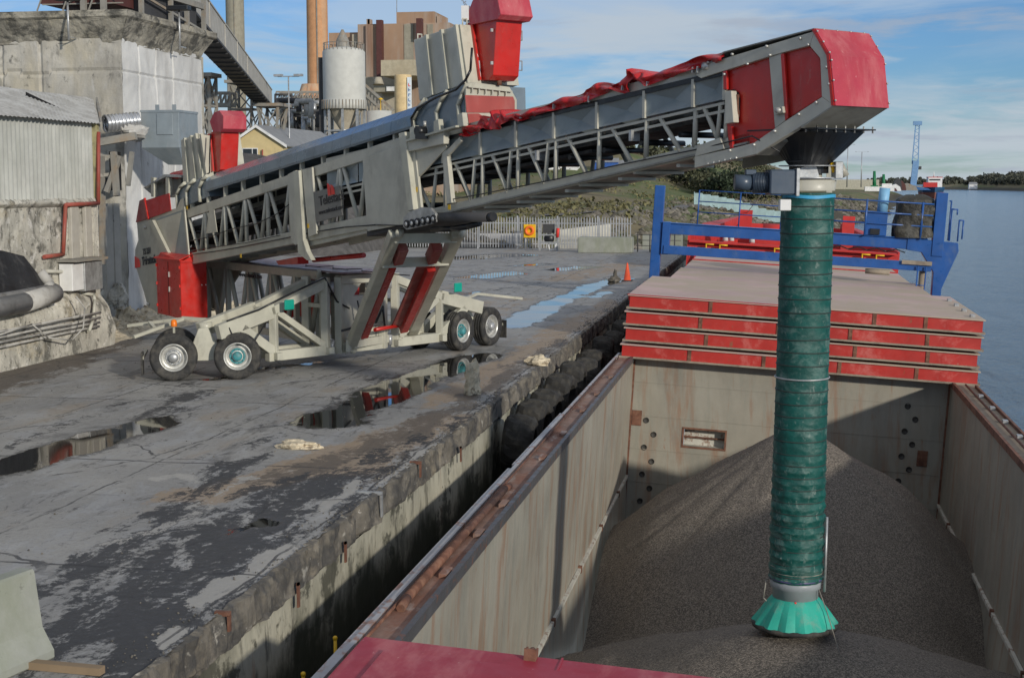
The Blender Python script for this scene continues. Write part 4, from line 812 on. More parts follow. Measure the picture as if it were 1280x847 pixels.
# tail casing and filter
o1, P1 = encl([(226, 175), (247, 167), (255, 222), (229, 231)], 1.2, (.3, .68, .97), .7)
lc = [(221, 262), (222, 242), (226, 232), (232, 229), (257, 221), (262, 245)]
MB().prism([SP(x, y, .8) for x, y in lc], LN*-1.55).build('lower_casing', COVER, ld)
for dx in (0, 12, 28): MB().path([SP(222+dx, 260-dx*.27, .84), SP(221+dx, 243-dx*.3, .84), SP(225+dx, 234-dx*.33, .84), SP(231+dx, 229-dx*.33, .84)], .05, 6).build('casing_rib', CREAM, ld)
uf = uw(SP(256, 222, .7))[0]
MB().prism([SF(x, y, uf) for x, y in ((249, 168), (262, 170), (266, 222), (285, 224), (290, 231), (258, 232))], LD*.1).build('front_plate', CREAM, ld)
MB().path([SP(255, 220, .8), SP(262, 216, .8), SP(262, 195, .75), SP(263, 168, .7)], .018, 6).build('hose', BLACK, ld)
df1, Pd1 = dust_filter([(264, 165), (277, 162), (275, 212), (272, 215), (264, 215)], [(262, 152), (267, 141), (274, 138), (279, 145), (279, 161), (276, 165), (266, 165)], [(260, 168), (264, 167), (268, 214), (263, 215)], .5, .5, '')
# ---- discharge head
HW = 1.15; v = .82; hd_o = [(869, 95), (905, 68), (1018, 38.5), (1036, 69), (1042, 132), (945, 194), (900, 204), (868, 210)]
# frame built from bars so that the red panels sit behind
def bar(pts, name='head_frame', mat=GREY, th=.1, v=v, bev=.006): return MB().prism([SP(x, y, v) for x, y in pts], LN*-th).build(name, mat, ld, bev)
bar([(868, 93), (883, 80), (1018, 39), (1012, 57), (978, 66), (961, 71), (904, 89), (876, 98)])
bar([(1018, 39), (1037, 69), (1043, 132), (1027, 121), (1025, 73), (1012, 57.5)])
bar([(1043, 132), (945, 193), (943, 178), (968, 161), (982, 151), (1027, 121.5)])
bar([(945, 193), (868, 210), (868, 196), (911, 186.5), (943, 178.3)])
bar([(961, 71.5), (978, 66.5), (982, 150.5), (968.5, 160.5)], v=.8)
bar([(868, 196), (872, 182), (900, 172), (905, 186)], 'gusset_plate', GREY, .04)
bar([(903, 89), (961.5, 71), (969, 161), (943, 179), (911, 187)], 'head_panel', RED, .02, .74)
bar([(977, 66), (1012, 57.5), (1025, 73), (1027.5, 121), (981, 151)], 'head_panel', RED, .02, .74)
bar([(903.5, 89), (908, 87.5), (908.5, 112), (904, 112)], 'panel_edge', RED, .05, .81); bar([(910, 159), (914.5, 158), (916, 185), (912, 186)], 'panel_edge', RED, .05, .81)
bar([(975.5, 68), (979.5, 66.6), (984.5, 148), (981, 151)], 'panel_edge', RED, .05, .81)
bar([(905, 114), (917, 112), (922, 116), (924, 124), (923, 148), (918, 153), (906, 154)], 'cutout_shade', DARK, .03, .775)  # flat black plate paints the shade of the cutout
bar([(906, 114), (914, 113.5), (917, 153), (906, 155)], 'bearing_bracket', GREY, .12, .9)
bar([(920, 118), (922, 118), (922, 146), (919, 150)], 'chain', RUST, .05, .8)
bar([(967, 135), (978, 133), (979, 141), (969, 144)], 'bearing_block', GREY, .06, .86)
c = SP(973, 138, .87); MB().lathe(c, LN, [(.05, 0), (.04, .04), (0, .05)], 10).build('bearing_cap', CHROME, ld)
c = SP(883, 83, .8); MB().lathe(c, LN, [(.07, 0), (.06, .06), (0, .07)], 10).build('pulley_cap', CHROME, ld)
far_ = [(869, 97), (905, 68), (1018, 38.5), (1036, 69), (1042, 132), (945, 194), (900, 204), (868, 210)]
MB().prism([SP(x, y, .82)-LN*HW for x, y in far_], LN*.06).build('head_side', GREYD, ld)
for a, b in (((869, 93), (905, 66)), ((905, 66), (1018, 37))): A, B = SP(*a, .83), SP(*b, .83); MB().prism([A, B, B-LN*HW, A-LN*HW], W_*.02).build('head_roof', GREYD, ld)
A, B = SP(945, 194, .8), SP(1040, 133, .8); MB().prism([A, lerp(A, B, .3), lerp(A, B, .3)-LN*HW, A-LN*HW], W_*.03).build('head_floor', GREYD, ld)
mb = MB()
for x, y in ((885, 78), (915, 68), (958, 58), (934, 80), (905, 93), (962, 69), (1010, 56), (1033, 84), (1036, 105), (1020, 128), (998, 143), (968, 164), (942, 181), (912, 188), (1000, 48)): mb.lathe(SP(x, y, .84), LN, [(.022, -.02), (.022, .012), (0, .02)], 6)
for x in (885, 892, 899, 906, 913, 920): mb.lathe(SP(x, 205-(x-885)*.22, .83), LN, [(.02, -.02), (.02, .012), (0, .02)], 6)
mb.build('bolt', CHROME, ld)
# hood
hs = [(1018, 36), (1037, 69), (1043, 132)]; hu = []
A = [SP(x, y, .84) for x, y in hs]; B = [p-LN*(HW+.04) for p in A]
rim = SP(1016, 36, .84)
mb = MB()
for i in range(2): mb.prism([A[i], A[i+1], B[i+1], B[i]], LD*.02)
hood = mb.build('head_hood', CRIM, ld)
MB().prism([A[0], A[1], A[2], A[2]-LD*.05, A[1]-LD*.05, A[0]-LD*.05], LN*.012).build('hood_flange', RED, hood)
MB().prism([B[0], B[1], B[2], B[2]-LD*.05, B[1]-LD*.05, B[0]-LD*.05], LN*-.012).build('hood_flange', RED, hood)
mb = MB()
for i in range(3):
    for t in (.1, .5, .9):
        if i < 2: MB().ball(lerp(A[i], A[i+1], t)+LD*.03, .016, 6, 4).build('bolt', CHROME, hood); MB().ball(lerp(B[i], B[i+1], t)+LD*.03, .016, 6, 4).build('bolt', CHROME, hood)
for t in (.15, .4, .65, .9): MB().ball(lerp(A[0], B[0], t)+LD*.02, .016, 6, 4).build('bolt', CHROME, hood)
# underside of the hood: pale funnel faces and black box
u_, w_ = uw(A[2]); uh = u_
MB().prism([A[2]-LD*.0, A[2]-LD*.62-W_*.3, B[2]-LD*.62-W_*.3, B[2]], W_*.02).build('hood_floor', GREYD, ld)
cu = -.02; cw = SP(1005, 165, 0).z
MB().prism([L(cu-.5, .5, cw), L(cu+.5, .5, cw), L(cu+.5, .5, cw+.32), L(cu+.5, .5, cw+.38), L(cu-.5, .5, cw+.2)], LN*-1.0).build('discharge_box', BLACK, ld)
MB().prism([L(cu+.12, .505, cw), L(cu+.16, .505, cw), L(cu+.16, .505, cw+.34), L(cu+.12, .505, cw+.34)], LN*.04).build('box_rib', BLACK, ld)
cc = L(cu, 0, cw); ct = V3((.5, 22.75, 0)); 
top_c = SP(1016, 164, .05); bot_c = SP(1011, 207, 0)
# square-to-round cone
n = 32; vs = []; 
for j, (r, c_, sq) in enumerate([(.62, top_c, 1), (.62, top_c-W_*.03, 1), (.3, bot_c, 0), (.3, bot_c-W_*.12, 0)]):
    for i in range(n):
        t = 2*math.pi*i/n; k = (1/max(abs(math.cos(t)), abs(math.sin(t)))) if sq else 1
        vs.append(c_+LD*math.cos(t)*r*(1+(k-1)*.55*sq)+LN*math.sin(t)*r*(1+(k-1)*.55*sq))
MB().add(vs, [(j*n+i, j*n+(i+1) % n, (j+1)*n+(i+1) % n, (j+1)*n+i) for j in range(3) for i in range(n)]+[tuple(range(n))], False).build('discharge_cone', BLACK, ld)
MB().prism([top_c+LD*a+LN*b for a, b in ((-.7, -.62), (.7, -.62), (.7, .7), (-.7, .7))], W_*.02).build('cone_flange', BLACK, ld)
mb = MB()
for i in range(7):
    for a, b in ((-.63+i*.21, .63), (.63, -.63+i*.21)): MB().tube(top_c+LD*a+LN*b-W_*.04, top_c+LD*a+LN*b+W_*.06, .013, 6).build('bolt', CHROME, ld)
for i in range(12): t = i*math.pi/6; MB().ball(bot_c+LD*.29*math.cos(t)+LN*.29*math.sin(t), .016, 6, 4).build('bolt', CHROME, ld)
# ---- loading chute (telescopic spout)
ch = thing('loading_spout', 'tall green fabric loading spout with black hoops hanging from the boom into the hold', 'loading spout', V3((.45, 22.6, -2.4)))
T0 = bot_c+V3((0, 0, -.12)); ax0 = T0
# rotating head plate
tc_ = SP(1011, 222, 0)
MB().lathe(tc_+W_*.17, (0, 0, 1), [(.0, 0), (.46, 0), (.46, .015), (.0, .015)], 28).build('head_ring', STEEL, ch)
MB().lathe(tc_-W_*.2, (0, 0, 1), [(.4, 0), (.42, .16), (.36, .17), (.2, .2), (.2, .36)], 28).build('neck', GREY, ch)
MB().lathe(tc_-W_*.02, (0, 0, 1), [(.0, 0), (.44, 0), (.44, .025), (.0, .025)], 28).build('head_ring', STEEL, ch)
RTc = V3((cy, sy, 0)); FWc = V3((-sy, cy, 0))
MB().prism([tc_+RTc*-.5+W_*.0+FWc*-.3, tc_+RTc*-.12+W_*.17+FWc*-.3, tc_+RTc*.05+W_*.17+FWc*-.3, tc_+RTc*.1+FWc*-.3], FWc*.04).build('gusset', STEEL, ch)
MB().bx(0, 1, 0, 1, 0, 1, lambda x, y, z: tc_+RTc*(-.66+x*.42)+FWc*(-.38+y*.5)+W_*(-.26+z*.38)).build('gearbox', MOTOR, ch, .02)
MB().bx(0, 1, 0, 1, 0, 1, lambda x, y, z: tc_+RTc*(-.27+x*.05)+FWc*(-.42+y*.6)+W_*(-.28+z*.42)).build('mounting_plate', STEEL, ch, .005)
MB().tube(tc_+RTc*-.66+W_*-.08+FWc*-.13, tc_+RTc*-.9+W_*-.08+FWc*-.13, .15, 18).tube(tc_+RTc*-.9+W_*-.08+FWc*-.13, tc_+RTc*-1.16+W_*-.07+FWc*-.13, .12, 18).build('drive_motor', MOTOR, ch)
mb = MB()
for i in range(9): x = -.68-i*.024; mb.lathe(tc_+RTc*x+W_*-.08+FWc*-.13, RTc, [(.14, -.004), (.165, -.004), (.165, .004), (.14, .004)], 18)
mb.build('cooling_fin', MOTOR, ch)
MB().bx(0, 1, 0, 1, 0, 1, lambda x, y, z: tc_+RTc*(-1.0+x*.16)+FWc*(-.2+y*.14)+W_*(.04+z*.08)).build('terminal_box', MOTOR, ch, .01)
MB().bx(0, 1, 0, 1, 0, 1, lambda x, y, z: tc_+RTc*(-.5+x*.17)+FWc*(-.35+y*.15)+W_*(-.5+z*.17)).build('junction_box', WHITE, ch, .01)
MB().bx(0, 1, 0, 1, 0, 1, lambda x, y, z: tc_+RTc*(.34+x*.12)+FWc*(-.3+y*.3)+W_*(-.02+z*.26)).build('winch_bracket', STEEL, ch, .01)
MB().tube(tc_+RTc*.42+W_*.2-FWc*.2, tc_+RTc*.52+W_*.02-FWc*.2, .06, 10).build('winch_drum', GREY, ch)
MB().tube(tc_+RTc*.3+W_*.22-FWc*.2, tc_+RTc*.34+W_*.08-FWc*.2, .03, 8).build('yellow_valve', YEL, ch)
MB().path([tc_+RTc*.3+W_*.24-FWc*.2, tc_+RTc*.12+W_*.26-FWc*.3, tc_+RTc*-.4+W_*.24-FWc*.3], .01, 5).build('cable', BLACK, ch)
zt = SP(1010, 241, 0); zb = hit(994.5, 723, (.42, 22.6, 0), (0, 1, 0)); HL = zt.z-zb.z
hoops = []; z = 0; k = 0
while z < HL-.05: hoops.append(z); z += .2+random.uniform(-.008, .012) if z < HL*.62 else .2+random.uniform(-.02, .012)
def axis(d):
    t = d/HL; p = lerp(zt, zb, t); return p
def fab(u, v):
    d = v*HL; t = 2*math.pi*u; i = max(j for j, h in enumerate(hoops) if h <= d+1e-6); h0 = hoops[i]; h1 = hoops[i+1] if i+1 < len(hoops) else HL
    s = (d-h0)/max(.01, h1-h0); low_ = sstep(.45, .9, v)
    sag = math.sin(math.pi*s)*(-.004+.004*low_)+(.022*math.sin(math.pi*s)*low_)
    r = .405+sag-(.0 if True else 0)
    cr = nz(math.cos(t)*4+i*3.1, math.sin(t)*4, s*3+i)*(.004+.012*low_)+abs(nz(math.cos(t)*9+i, math.sin(t)*9, d*9))*(.004+.022*low_)*math.sin(math.pi*s)
    c = axis(d); return c+V3((math.cos(t)*(r+cr), math.sin(t)*(r+cr), -(.02*low_*math.sin(2*math.pi*s)) ))
MB().grid(fab, 72, 240).build('fabric_sleeve', GREEN, ch)
HOOPM = M('hoop_rubber', (.03, .045, .04), .6)
for i, h in enumerate(hoops[1:]):
    c = axis(h); ti = V3((random.uniform(-.02, .02), random.uniform(-.02, .02), 1))
    if i == 13: MB().lathe(c, ti, [(.42, -.015), (.43, 0), (.42, .015), (.41, 0), (.42, -.015)], 40).build('steel_hoop', STEEL, ch)
    else: MB().lathe(c, ti, [(.408, -.01), (.417, 0), (.408, .01), (.4, 0), (.408, -.01)], 40).build('hoop', HOOPM, ch)
STRAP = M('light_blue_strap', (.05, .35, .6), .5)
def strp(u, v): t = math.pi*(1.12+u*.86); c = zt-W_*.03; return c+V3((math.cos(t)*.418, math.sin(t)*.418, -.0-.05*v+.01*math.sin(u*9)))
MB().grid(strp, 24, 1).build('blue_strap', STRAP, ch)
MB().path([axis(HL)+V3((.46, -.12, 1.05)), axis(HL)+V3((.45, -.12, -.15))], .022, 8).build('side_rod', STEEL, ch)
bc = zb
for q in range(5): MB().lathe(bc+W_*(.05+q*.045), (0.02, .03, 1), [(.4, -.015), (.425, 0), (.4, .015)], 32).build('gathered_hoop', [OLDST, HOOPM][q % 2], ch)
MB().lathe(bc-W_*.3, (0, 0, 1), [(.0, .1), (.3, .0), (.36, 0), (.36, .17), (.4, .19), (.4, .32), (.37, .33), (.0, .33)], 36).build('outlet_ring', M('outlet_grey', (.3, .33, .35), .5), ch)
MB().lathe(bc+W_*.02, (0, 0, 1), [(.405, 0), (.425, .01), (.425, .035), (.405, .045)], 36).build('purple_band', M('purple_band', (.09, .08, .2), .5), ch)
def sk(u, v):
    t = 2*math.pi*u; f = 14; pl = (abs(((u*f) % 1)-.5)*2); r = lerp(.35, .655, v**.85)+pl*.05*v-.02*v; 
    return bc-W_*.27+V3((math.cos(t)*r, math.sin(t)*r, -(.43*v)+.03*nz(u*8, v)*v+(.02*pl*v)))
MB().grid(sk, 168, 10, False).build('dust_skirt', SKIRT, ch)
MB().lathe(bc-W_*.75, (0, 0, 1), [(.6, 0), (.68, -.0), (.69, .06), (.64, .07)], 40).build('rubber_rim', RUBBER, ch)
MB().lathe(bc-W_*.29+V3((0, -.37, 0)), (0, -1, 0), [(.02, 0), (0, .02)], 8).build('red_light', LRED, ch)
MB().path([bc+V3((-.38, -.1, .05)), bc+V3((-.46, -.12, .0)), bc+V3((-.5, -.12, -.3)), bc+V3((-.45, -.12, -.35))], .012, 5).path([bc+V3((.36, -.2, -.1)), bc+V3((.48, -.3, -.4)), bc+V3((.7, -.7, -1.02))], .008, 5).build('rope', OLDST, ch)
# ================================================================ CHASSIS
# low frame along the conveyor
CVN = -.35; cu0, cu1 = uw(SP(255, 335, CVN))[0], uw(SP(397, 352, CVN))[0]
for v in (CVN, CVN-1.6):
    s_ = -1 if v > -1 else 1
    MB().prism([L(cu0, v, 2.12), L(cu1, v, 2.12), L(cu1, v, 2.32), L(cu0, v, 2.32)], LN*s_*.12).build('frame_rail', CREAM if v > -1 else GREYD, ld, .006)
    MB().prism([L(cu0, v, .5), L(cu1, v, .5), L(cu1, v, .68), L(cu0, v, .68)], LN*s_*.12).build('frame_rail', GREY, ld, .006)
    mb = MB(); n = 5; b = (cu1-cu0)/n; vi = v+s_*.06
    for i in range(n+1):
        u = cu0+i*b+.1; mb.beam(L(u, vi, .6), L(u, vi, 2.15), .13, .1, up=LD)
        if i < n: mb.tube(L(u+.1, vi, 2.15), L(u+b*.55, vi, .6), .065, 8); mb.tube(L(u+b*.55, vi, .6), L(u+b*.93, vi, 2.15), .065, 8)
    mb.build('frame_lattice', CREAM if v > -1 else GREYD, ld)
MB().prism([L(cu0+.2, CVN-1.5, 2.3), L(cu1+1.0, CVN-1.5, 2.3), L(cu1+1.0, CVN-1.5, 2.34), L(cu0+.2, CVN-1.5, 2.34)], LN*1.4).build('deck_sheet', M('maroon_deck', (.13, .06, .07), .45, layers=[((.3, .3, .32), .54, .12, 1, (1, 1, 1), .6)]), ld)
for k in range(4): u = -18.5+k*1.4; MB().path([L(u, -.9, 2.37), L(u+.5, -1.1, 2.4), L(u+.9, -.85, 2.37), L(u+1.4, -1.0, 2.36)], .012, 5).build('deck_hose', BLACK, ld)
MB().tube(SP(392, 325, -.2), SP(455, 319, -.2), .06, 8).build('red_ram', RED, ld)
MB().prism([SP(345, 326, .3), SP(372, 321, .3), SP(372, 330, .3), SP(348, 331, .3)], LN*-.3).build('red_bracket', RED, ld)
text('lettering', 'www.telestack.com', .17, SP(299, 345, CVN+.006), L(1, 0, 0)-L(0, 0, 0), W_, INK, ld, .003)
for x, y in ((284, 335), (396, 346)): c = SP(x, y, CVN-.05); MB().tube(c, c+W_*.16+LD*.12, .06, 10).build('lug', CREAM, ld)
# red cabinet
c0 = SP(197, 395, 1.15); c1 = SP(227, 398, 1.15); c2 = SP(227, 329, 1.0)
uA, uB = uw(c0)[0], uw(c1)[0]; wb_, wt_ = .86, 2.48
cab = MB().prism([L(uB, 1.15, wb_), L(uA, 1.15, wb_+.04), L(uA, 1.15, wt_-.08), L(uA+.3, 1.15, wt_+.12), L(uB, 1.15, wt_-.05)], LN*-.76).build('red_cabinet', RED, ld, .012)
MB().prism([L(uA-.05, 1.2, wt_-.06), L(uB+.05, 1.2, wt_-.06), L(uB+.02, .5, wt_+.22), L(uA+.1, .5, wt_+.22)], W_*.03).prism([L(uB+.03, 1.15, wt_-.1), L(uB+.03, .39, wt_-.1), L(uB+.03, .39, wt_+.2), L(uB+.03, .5, wt_+.25)], LD*.02).build('cabinet_roof', RED, cab)
um = (uA+uB)/2
MB().prism([L(um-.012, 1.153, wb_+.06), L(um+.012, 1.153, wb_+.06), L(um+.012, 1.153, wt_-.12), L(um-.012, 1.153, wt_-.12)], LN*.004).build('door_gap', DARK, cab)
for w in (1.55, 1.95): MB().beam(L(um+.07, 1.16, w), L(um+.07, 1.16, w+.14), .04, .03, up=LD).build('door_handle', CHROME, cab)
for u in (uA+.04, uB-.04):
    for w in (1.1, 1.7, 2.2): MB().beam(L(u, 1.16, w), L(u, 1.16, w+.08), .05, .03, up=LD).build('hinge', RED, cab)
for a in (.35, .47): MB().lathe(L(uB+.01, .9-a, 1.75), LD, [(.02, 0), (0, .01)], 6).build('bolt', WHITE, cab)
for u, w0, w1 in ((-19.9, .9, 1.3), (-18.3, 1.0, 2.0), (-16.8, 1.2, 1.9)): MB().bx(0, 1, 0, 1, 0, 1, lambda x, y, z: L(u+x*.8, -1.5+y*.5, w0+z*(w1-w0))).build('red_tank', RED, ld, .02)
# axle frame (two mirrored A-frames and centre box)
SM = 8.93
def qbeam(a, b, w=.2, t=0., mat=CREAM, name='axle_beam', d=.18, bev=.01): return MB().beam(Q(a[0], t, a[1]), Q(b[0], t, b[1]), d, w, up=(0, 0, 1)).build(name, mat, ld, bev)
for t in (.22, -.5):
    for m in (0, 1):
        X = lambda s: SM-s if m else s
        mt = CREAM
        qbeam((X(.1), 1.1), (X(1.7), 1.5), .34, t); qbeam((X(1.6), 1.48), (X(3.3), 2.05), .2, t)
        qbeam((X(1.5), .42), (X(3.3), .42), .24, t); qbeam((X(1.7), .5), (X(1.7), 1.42), .17, t); qbeam((X(1.8), 1.45), (X(3.2), .55), .15, t)
        qbeam((X(3.3), .3), (X(3.3), 2.2), .24, t)
        qbeam((X(1.7), .5), (X(.75), 1.15), .22, t)
        for z in (.5, 1.95): 
            c = Q(X(3.5), t, z); MB().tube(c-W_*.13, c+W_*.13, .07, 10).build('hinge_pin', STEEL, ld)
    qbeam((3.7, .42), (5.2, .42), .24, t); qbeam((3.7, 2.12), (5.25, 2.12), .22, t); qbeam((3.75, .3), (3.75, 2.2), .26, t); qbeam((5.2, .3), (5.2, 2.2), .26, t)
    MB().prism([Q(3.85, t, 2.0), Q(4.45, t, 2.0), Q(3.85, t, 1.3)], QM*.03).build('gusset_plate', CREAM, ld)
for s in (1.7, 3.3, 5.6, 7.2): MB().beam(Q(s, -.45, .42), Q(s, .45, .42), .16, .16).build('cross_tie', CREAM, ld); MB().beam(Q(s, -.45, 1.5), Q(s, .2, 1.5), .1, .1).build('cross_tie', CREAM, ld)
MB().bx(0, 1, 0, 1, 0, 1, lambda x, y, z: Q(3.9+x*1.2, -.3+y*.5, .6+z*1.1)).build('power_unit', GREY, ld, .02)
MB().path([Q(4.3, .5, .9), Q(4.5, .55, 1.2), Q(4.7, .5, 1.0), Q(4.9, .55, 1.4), Q(5.0, .5, .9)], .03, 6).path([Q(4.1, .5, 1.6), Q(4.15, .55, 1.2), Q(4.4, .5, 1.05)], .02, 6).build('hydraulic_hose', BLACK, ld)
MB().path([Q(3.5, .58, .9), Q(4.0, .6, .97), Q(4.5, .58, .96), Q(4.9, .56, 1.0)], .03, 6).build('strap_bar', DKST, ld)
for s_, z in ((1.75, 1.62), (SM-1.5, 1.72)): MB().bx(0, 1, 0, 1, 0, 1, lambda x, y, z2: Q(s_+x*.28, .55+y*.06, z-.1+z2*.24)).build('teal_cover', TEAL, ld, .02)
# lifting legs
A0 = QP(437, 436, .3); A1 = QP(512, 421, -.3)
T0_ = SP(494, 291, .75); T1_ = SP(572, 291, -.75)
lg1 = MB().beam(A0, T0_, .2, .25, up=LN).build('lift_leg', CREAM, ld, .012); lg2 = MB().beam(A1, T1_, .2, .28, up=LN).build('lift_leg', CREAM, ld, .012)
for c in (A0, A1, T0_, T1_): MB().lathe(c+QM*.12, QM, [(.11, 0), (.11, .04), (0, .05)], 14).build('pivot_pin', CREAM, ld)
def LG(x, y, t): return lerp(lerp(A0, T0_, t), lerp(A1, T1_, t), x)
MB().beam(LG(-.05, 0, .77), LG(1.03, 0, .77), .2, .22).build('leg_cross_beam', CREAM, ld, .01)
MB().beam(LG(0, 0, .96), LG(1.0, 0, .96), .16, .22).build('leg_cross_beam', CREAM, ld, .01)
MB().beam(LG(.0, 0, .05), LG(1.0, 0, .03), .2, .2).build('leg_cross_beam', CREAM, ld, .01)
MB().beam(LG(.17, 0, .1), LG(.17, 0, .73), .1, .18, up=LN).build('lift_cylinder', RED, ld, .01)
MB().beam(LG(.78, 0, .14), LG(.78, 0, .74), .34, .2, up=LN).build('lift_cylinder', RED, ld, .012)
MB().beam(LG(.69, 0, .16), LG(.69, 0, .73), .05, .36, up=LN).build('cylinder_guard', DRED, ld)
for x in (.2, .75): MB().beam(LG(x, 0, .79), LG(x, 0, .9), .28, .22, up=LN).build('cylinder_head', DRED, ld, .02)
MB().tube(LG(.3, 0, .16), LG(.68, 0, .16), .05, 8).build('red_tie_rod', RED, ld)
MB().beam(LG(-.05, 0, .06)+W_*.1, LG(-.05, 0, .06)-W_*.2, .1, .16).build('leg_foot', CREAM, ld)
# ---- bogies
def wheel(c, ax, hub):
    w = sub('wheel', ld, c); R = .535
    pr_ = [(R*.55, -.12), (R*.62, -.17), (R*.88, -.19), (R*.97, -.17), (R, -.14), (R, -.09), (R*.975, -.085), (R*.975, -.07), (R, -.065), (R, -.01), (R*.975, -.005), (R*.975, .005), (R, .01), (R, .065), (R*.975, .07), (R*.975, .085), (R, .09), (R, .14), (R*.97, .17), (R*.88, .19), (R*.62, .17), (R*.55, .12)]
    MB().lathe(c, ax, pr_, 48).build('tyre', RUBBER, w)
    MB().lathe(c, ax, [(R*.57, .11), (R*.6, .165), (R*.555, .17), (R*.53, .12), (R*.5, .03), (R*.42, .02), (R*.36, .08), (R*.2, .09), (0, .09)], 36).build('rim', CHROME, w)
    MB().lathe(c, ax, [(R*.21, .08), (R*.2, .19), (R*.14, .22), (0, .225)], 20).build('hub', hub, w)
    x = V3(ax).cross(W_).normalized(); b = MB()
    for i in range(10): t = i*math.pi/5; b.tube(c+ax*.08+(x*math.cos(t)+W_*math.sin(t))*R*.3, c+ax*.125+(x*math.cos(t)+W_*math.sin(t))*R*.3, .022, 6)
    b.lathe(c+ax*.08, ax, [(R*.25, .0), (R*.25, .012), (R*.35, .012), (R*.35, 0)], 20)
    b.build('nut_ring', hub if hub is TEALB else STEEL, w)
def bogie(c1, c2, near, hubs, flip):
    r = (c2-c1).normalized(); pv = (c1+c2)/2
    for c, h in ((c1, hubs[0]), (c2, hubs[1])):
        wheel(c, near, h); wheel(c-near*1.3, -near, STEEL)
        MB().tube(c-near*.2, c-near*1.1, .09, 12).build('axle', CREAM, ld)
    m = pv-near*.65
    MB().prism([m+r*.32+W_*-.12+near*.5, m+r*-.32+W_*-.12+near*.5, m+r*-.36+W_*.1+near*.5, m+r*-.16+W_*.62+near*.5, m+r*.05+W_*.66+near*.5, m+r*.36+W_*.1+near*.5], near*-.14).build('bogie_side', CREAM, ld, .012)
    MB().bx(0, 1, 0, 1, 0, 1, lambda x, y, z: m+r*(-.75+1.5*x)+near*(-.2+.4*y)+W_*(-.08+.24*z)).build('bogie_beam', CREAM, ld, .02)
    MB().tube(pv+W_*.55-near*.4, pv+W_*.75-near*.4, .16, 14).build('bogie_pivot', CREAM, ld)
    e = c1-r*.7 if not flip else c2+r*.7
    MB().bx(0, 1, 0, 1, 0, 1, lambda x, y, z: e+r*(-.02+.04*x)+near*(-.25+.45*y)+W_*(-.38+.5*z)).build('mud_flap', RUBBER, ld)
    MB().beam(e-near*1.5, e+near*.1, .07, .07).build('flap_bar', CREAM, ld)
    bcn = (c1 if not flip else lerp(c1, c2, .55))+W_*.66-near*.45
    MB().lathe(bcn, (0, 0, 1), [(.07, 0), (.075, .06), (.06, .14), (0, .17)], 12).build('beacon', ORANGE, ld)
    MB().beam(bcn-W_*.16, bcn, .04, .04).build('beacon_stalk', CREAM, ld)
rL = V3((.933, .361, 0)); nL = V3((.361, -.933, 0)); cL = gz(218, 475); cL2 = cL+rL*1.43
bogie(V3((cL.x, cL.y, .535)), V3((cL2.x, cL2.y, .535)), nL, (STEEL, TEALB), False)
rR = V3((.36, .933, 0)); nR = V3((.933, -.36, 0)); cR = gz(577, 438)+nR*-.1; cR2 = cR+rR*1.43
bogie(V3((cR.x, cR.y, .535)), V3((cR2.x, cR2.y, .535)), nR, (TEALB, STEEL), True)
def bars(seq, parent): 
    for a, b in seq: MB().beam(a, b, .08, .07).build('tow_bar', CREAM, parent)
k = (cL.to_2d()-V3((0, 0, 0)).to_2d()).length
def dpt(px, py, ref, off=0): return hit(px, py, ref-V3((0, 0, 0))+FWc*off, FWc)
bars([(dpt(229, 398, cL, 1.2), dpt(160, 407, cL, 1.6)), (dpt(230, 398, cL, 1.2), dpt(167, 421, cL, .2)), (dpt(228, 397, cL, 1.2), dpt(291, 402, cL, .8)), (dpt(187, 403, cL, 1.2), dpt(193, 410, cL, .9))], ld)
bars([(dpt(596, 367, cR, 1.5), dpt(652, 373, cR, 3)), (dpt(596, 367, cR, 1.5), dpt(574, 377, cR, .6))], ld)
for x, y in ((384, 285), (233, 262), (519, 240), (300, 322), (560, 262)):
    a = SP(x, y, .885 if x < 240 else 1.0 if 380 < x < 390 else .9); MB().bx(0, 1, 0, 1, 0, 1, lambda i, j, k: a+LD*(.09*i)+W_*(.1*k)+LN*(.004*j)).build('warning_sticker', YEL, ld)
MB().path([SP(x, y, .86) for x, y in ((240, 318), (270, 314), (300, 309), (330, 303), (360, 297))]+[SP(392, 290, .86), SP(430, 284, .86), SP(470, 281, .88), SP(505, 282, .98)], .016, 6).build('hydraulic_hose', BLACK, ld)
MB().path([SP(x, y, .86) for x, y in ((240, 313), (275, 308), (310, 303), (350, 294))], .011, 6).build('cable', BLACK, ld)
MB().path([SP(560, 250, .8), SP(600, 243, .8), SP(650, 233, .8), SP(700, 223, .8), SP(760, 209, .8), SP(820, 197, .8), SP(880, 185, .8), SP(940, 170, .86), SP(975, 190, .7)], .012, 6).build('cable', BLACK, ld)
MB().path([Q(.3, .3, 1.35), Q(1.2, .32, 1.55), Q(2.2, .34, 1.9), Q(3.2, .34, 2.2), Q(3.6, .3, 1.6), Q(4.0, .3, 1.4)], .022, 6).path([Q(.35, .3, 1.2), Q(.5, .4, .8), Q(.9, .42, .75), Q(1.3, .4, 1.2)], .018, 6).build('brake_hose', BLACK, ld)
c = dpt(580, 381, cR, .4); MB().bx(c.x-.12, c.x+.12, c.y-.1, c.y+.1, c.z-.12, c.z+.12).build('white_box', WHITE, ld, .02)
# ================================================================ OLD PLANT BUILDINGS ON THE LEFT
def D_(px, py, D): return CAM+ray(px, py)*D
def rel(p, pts): return pts
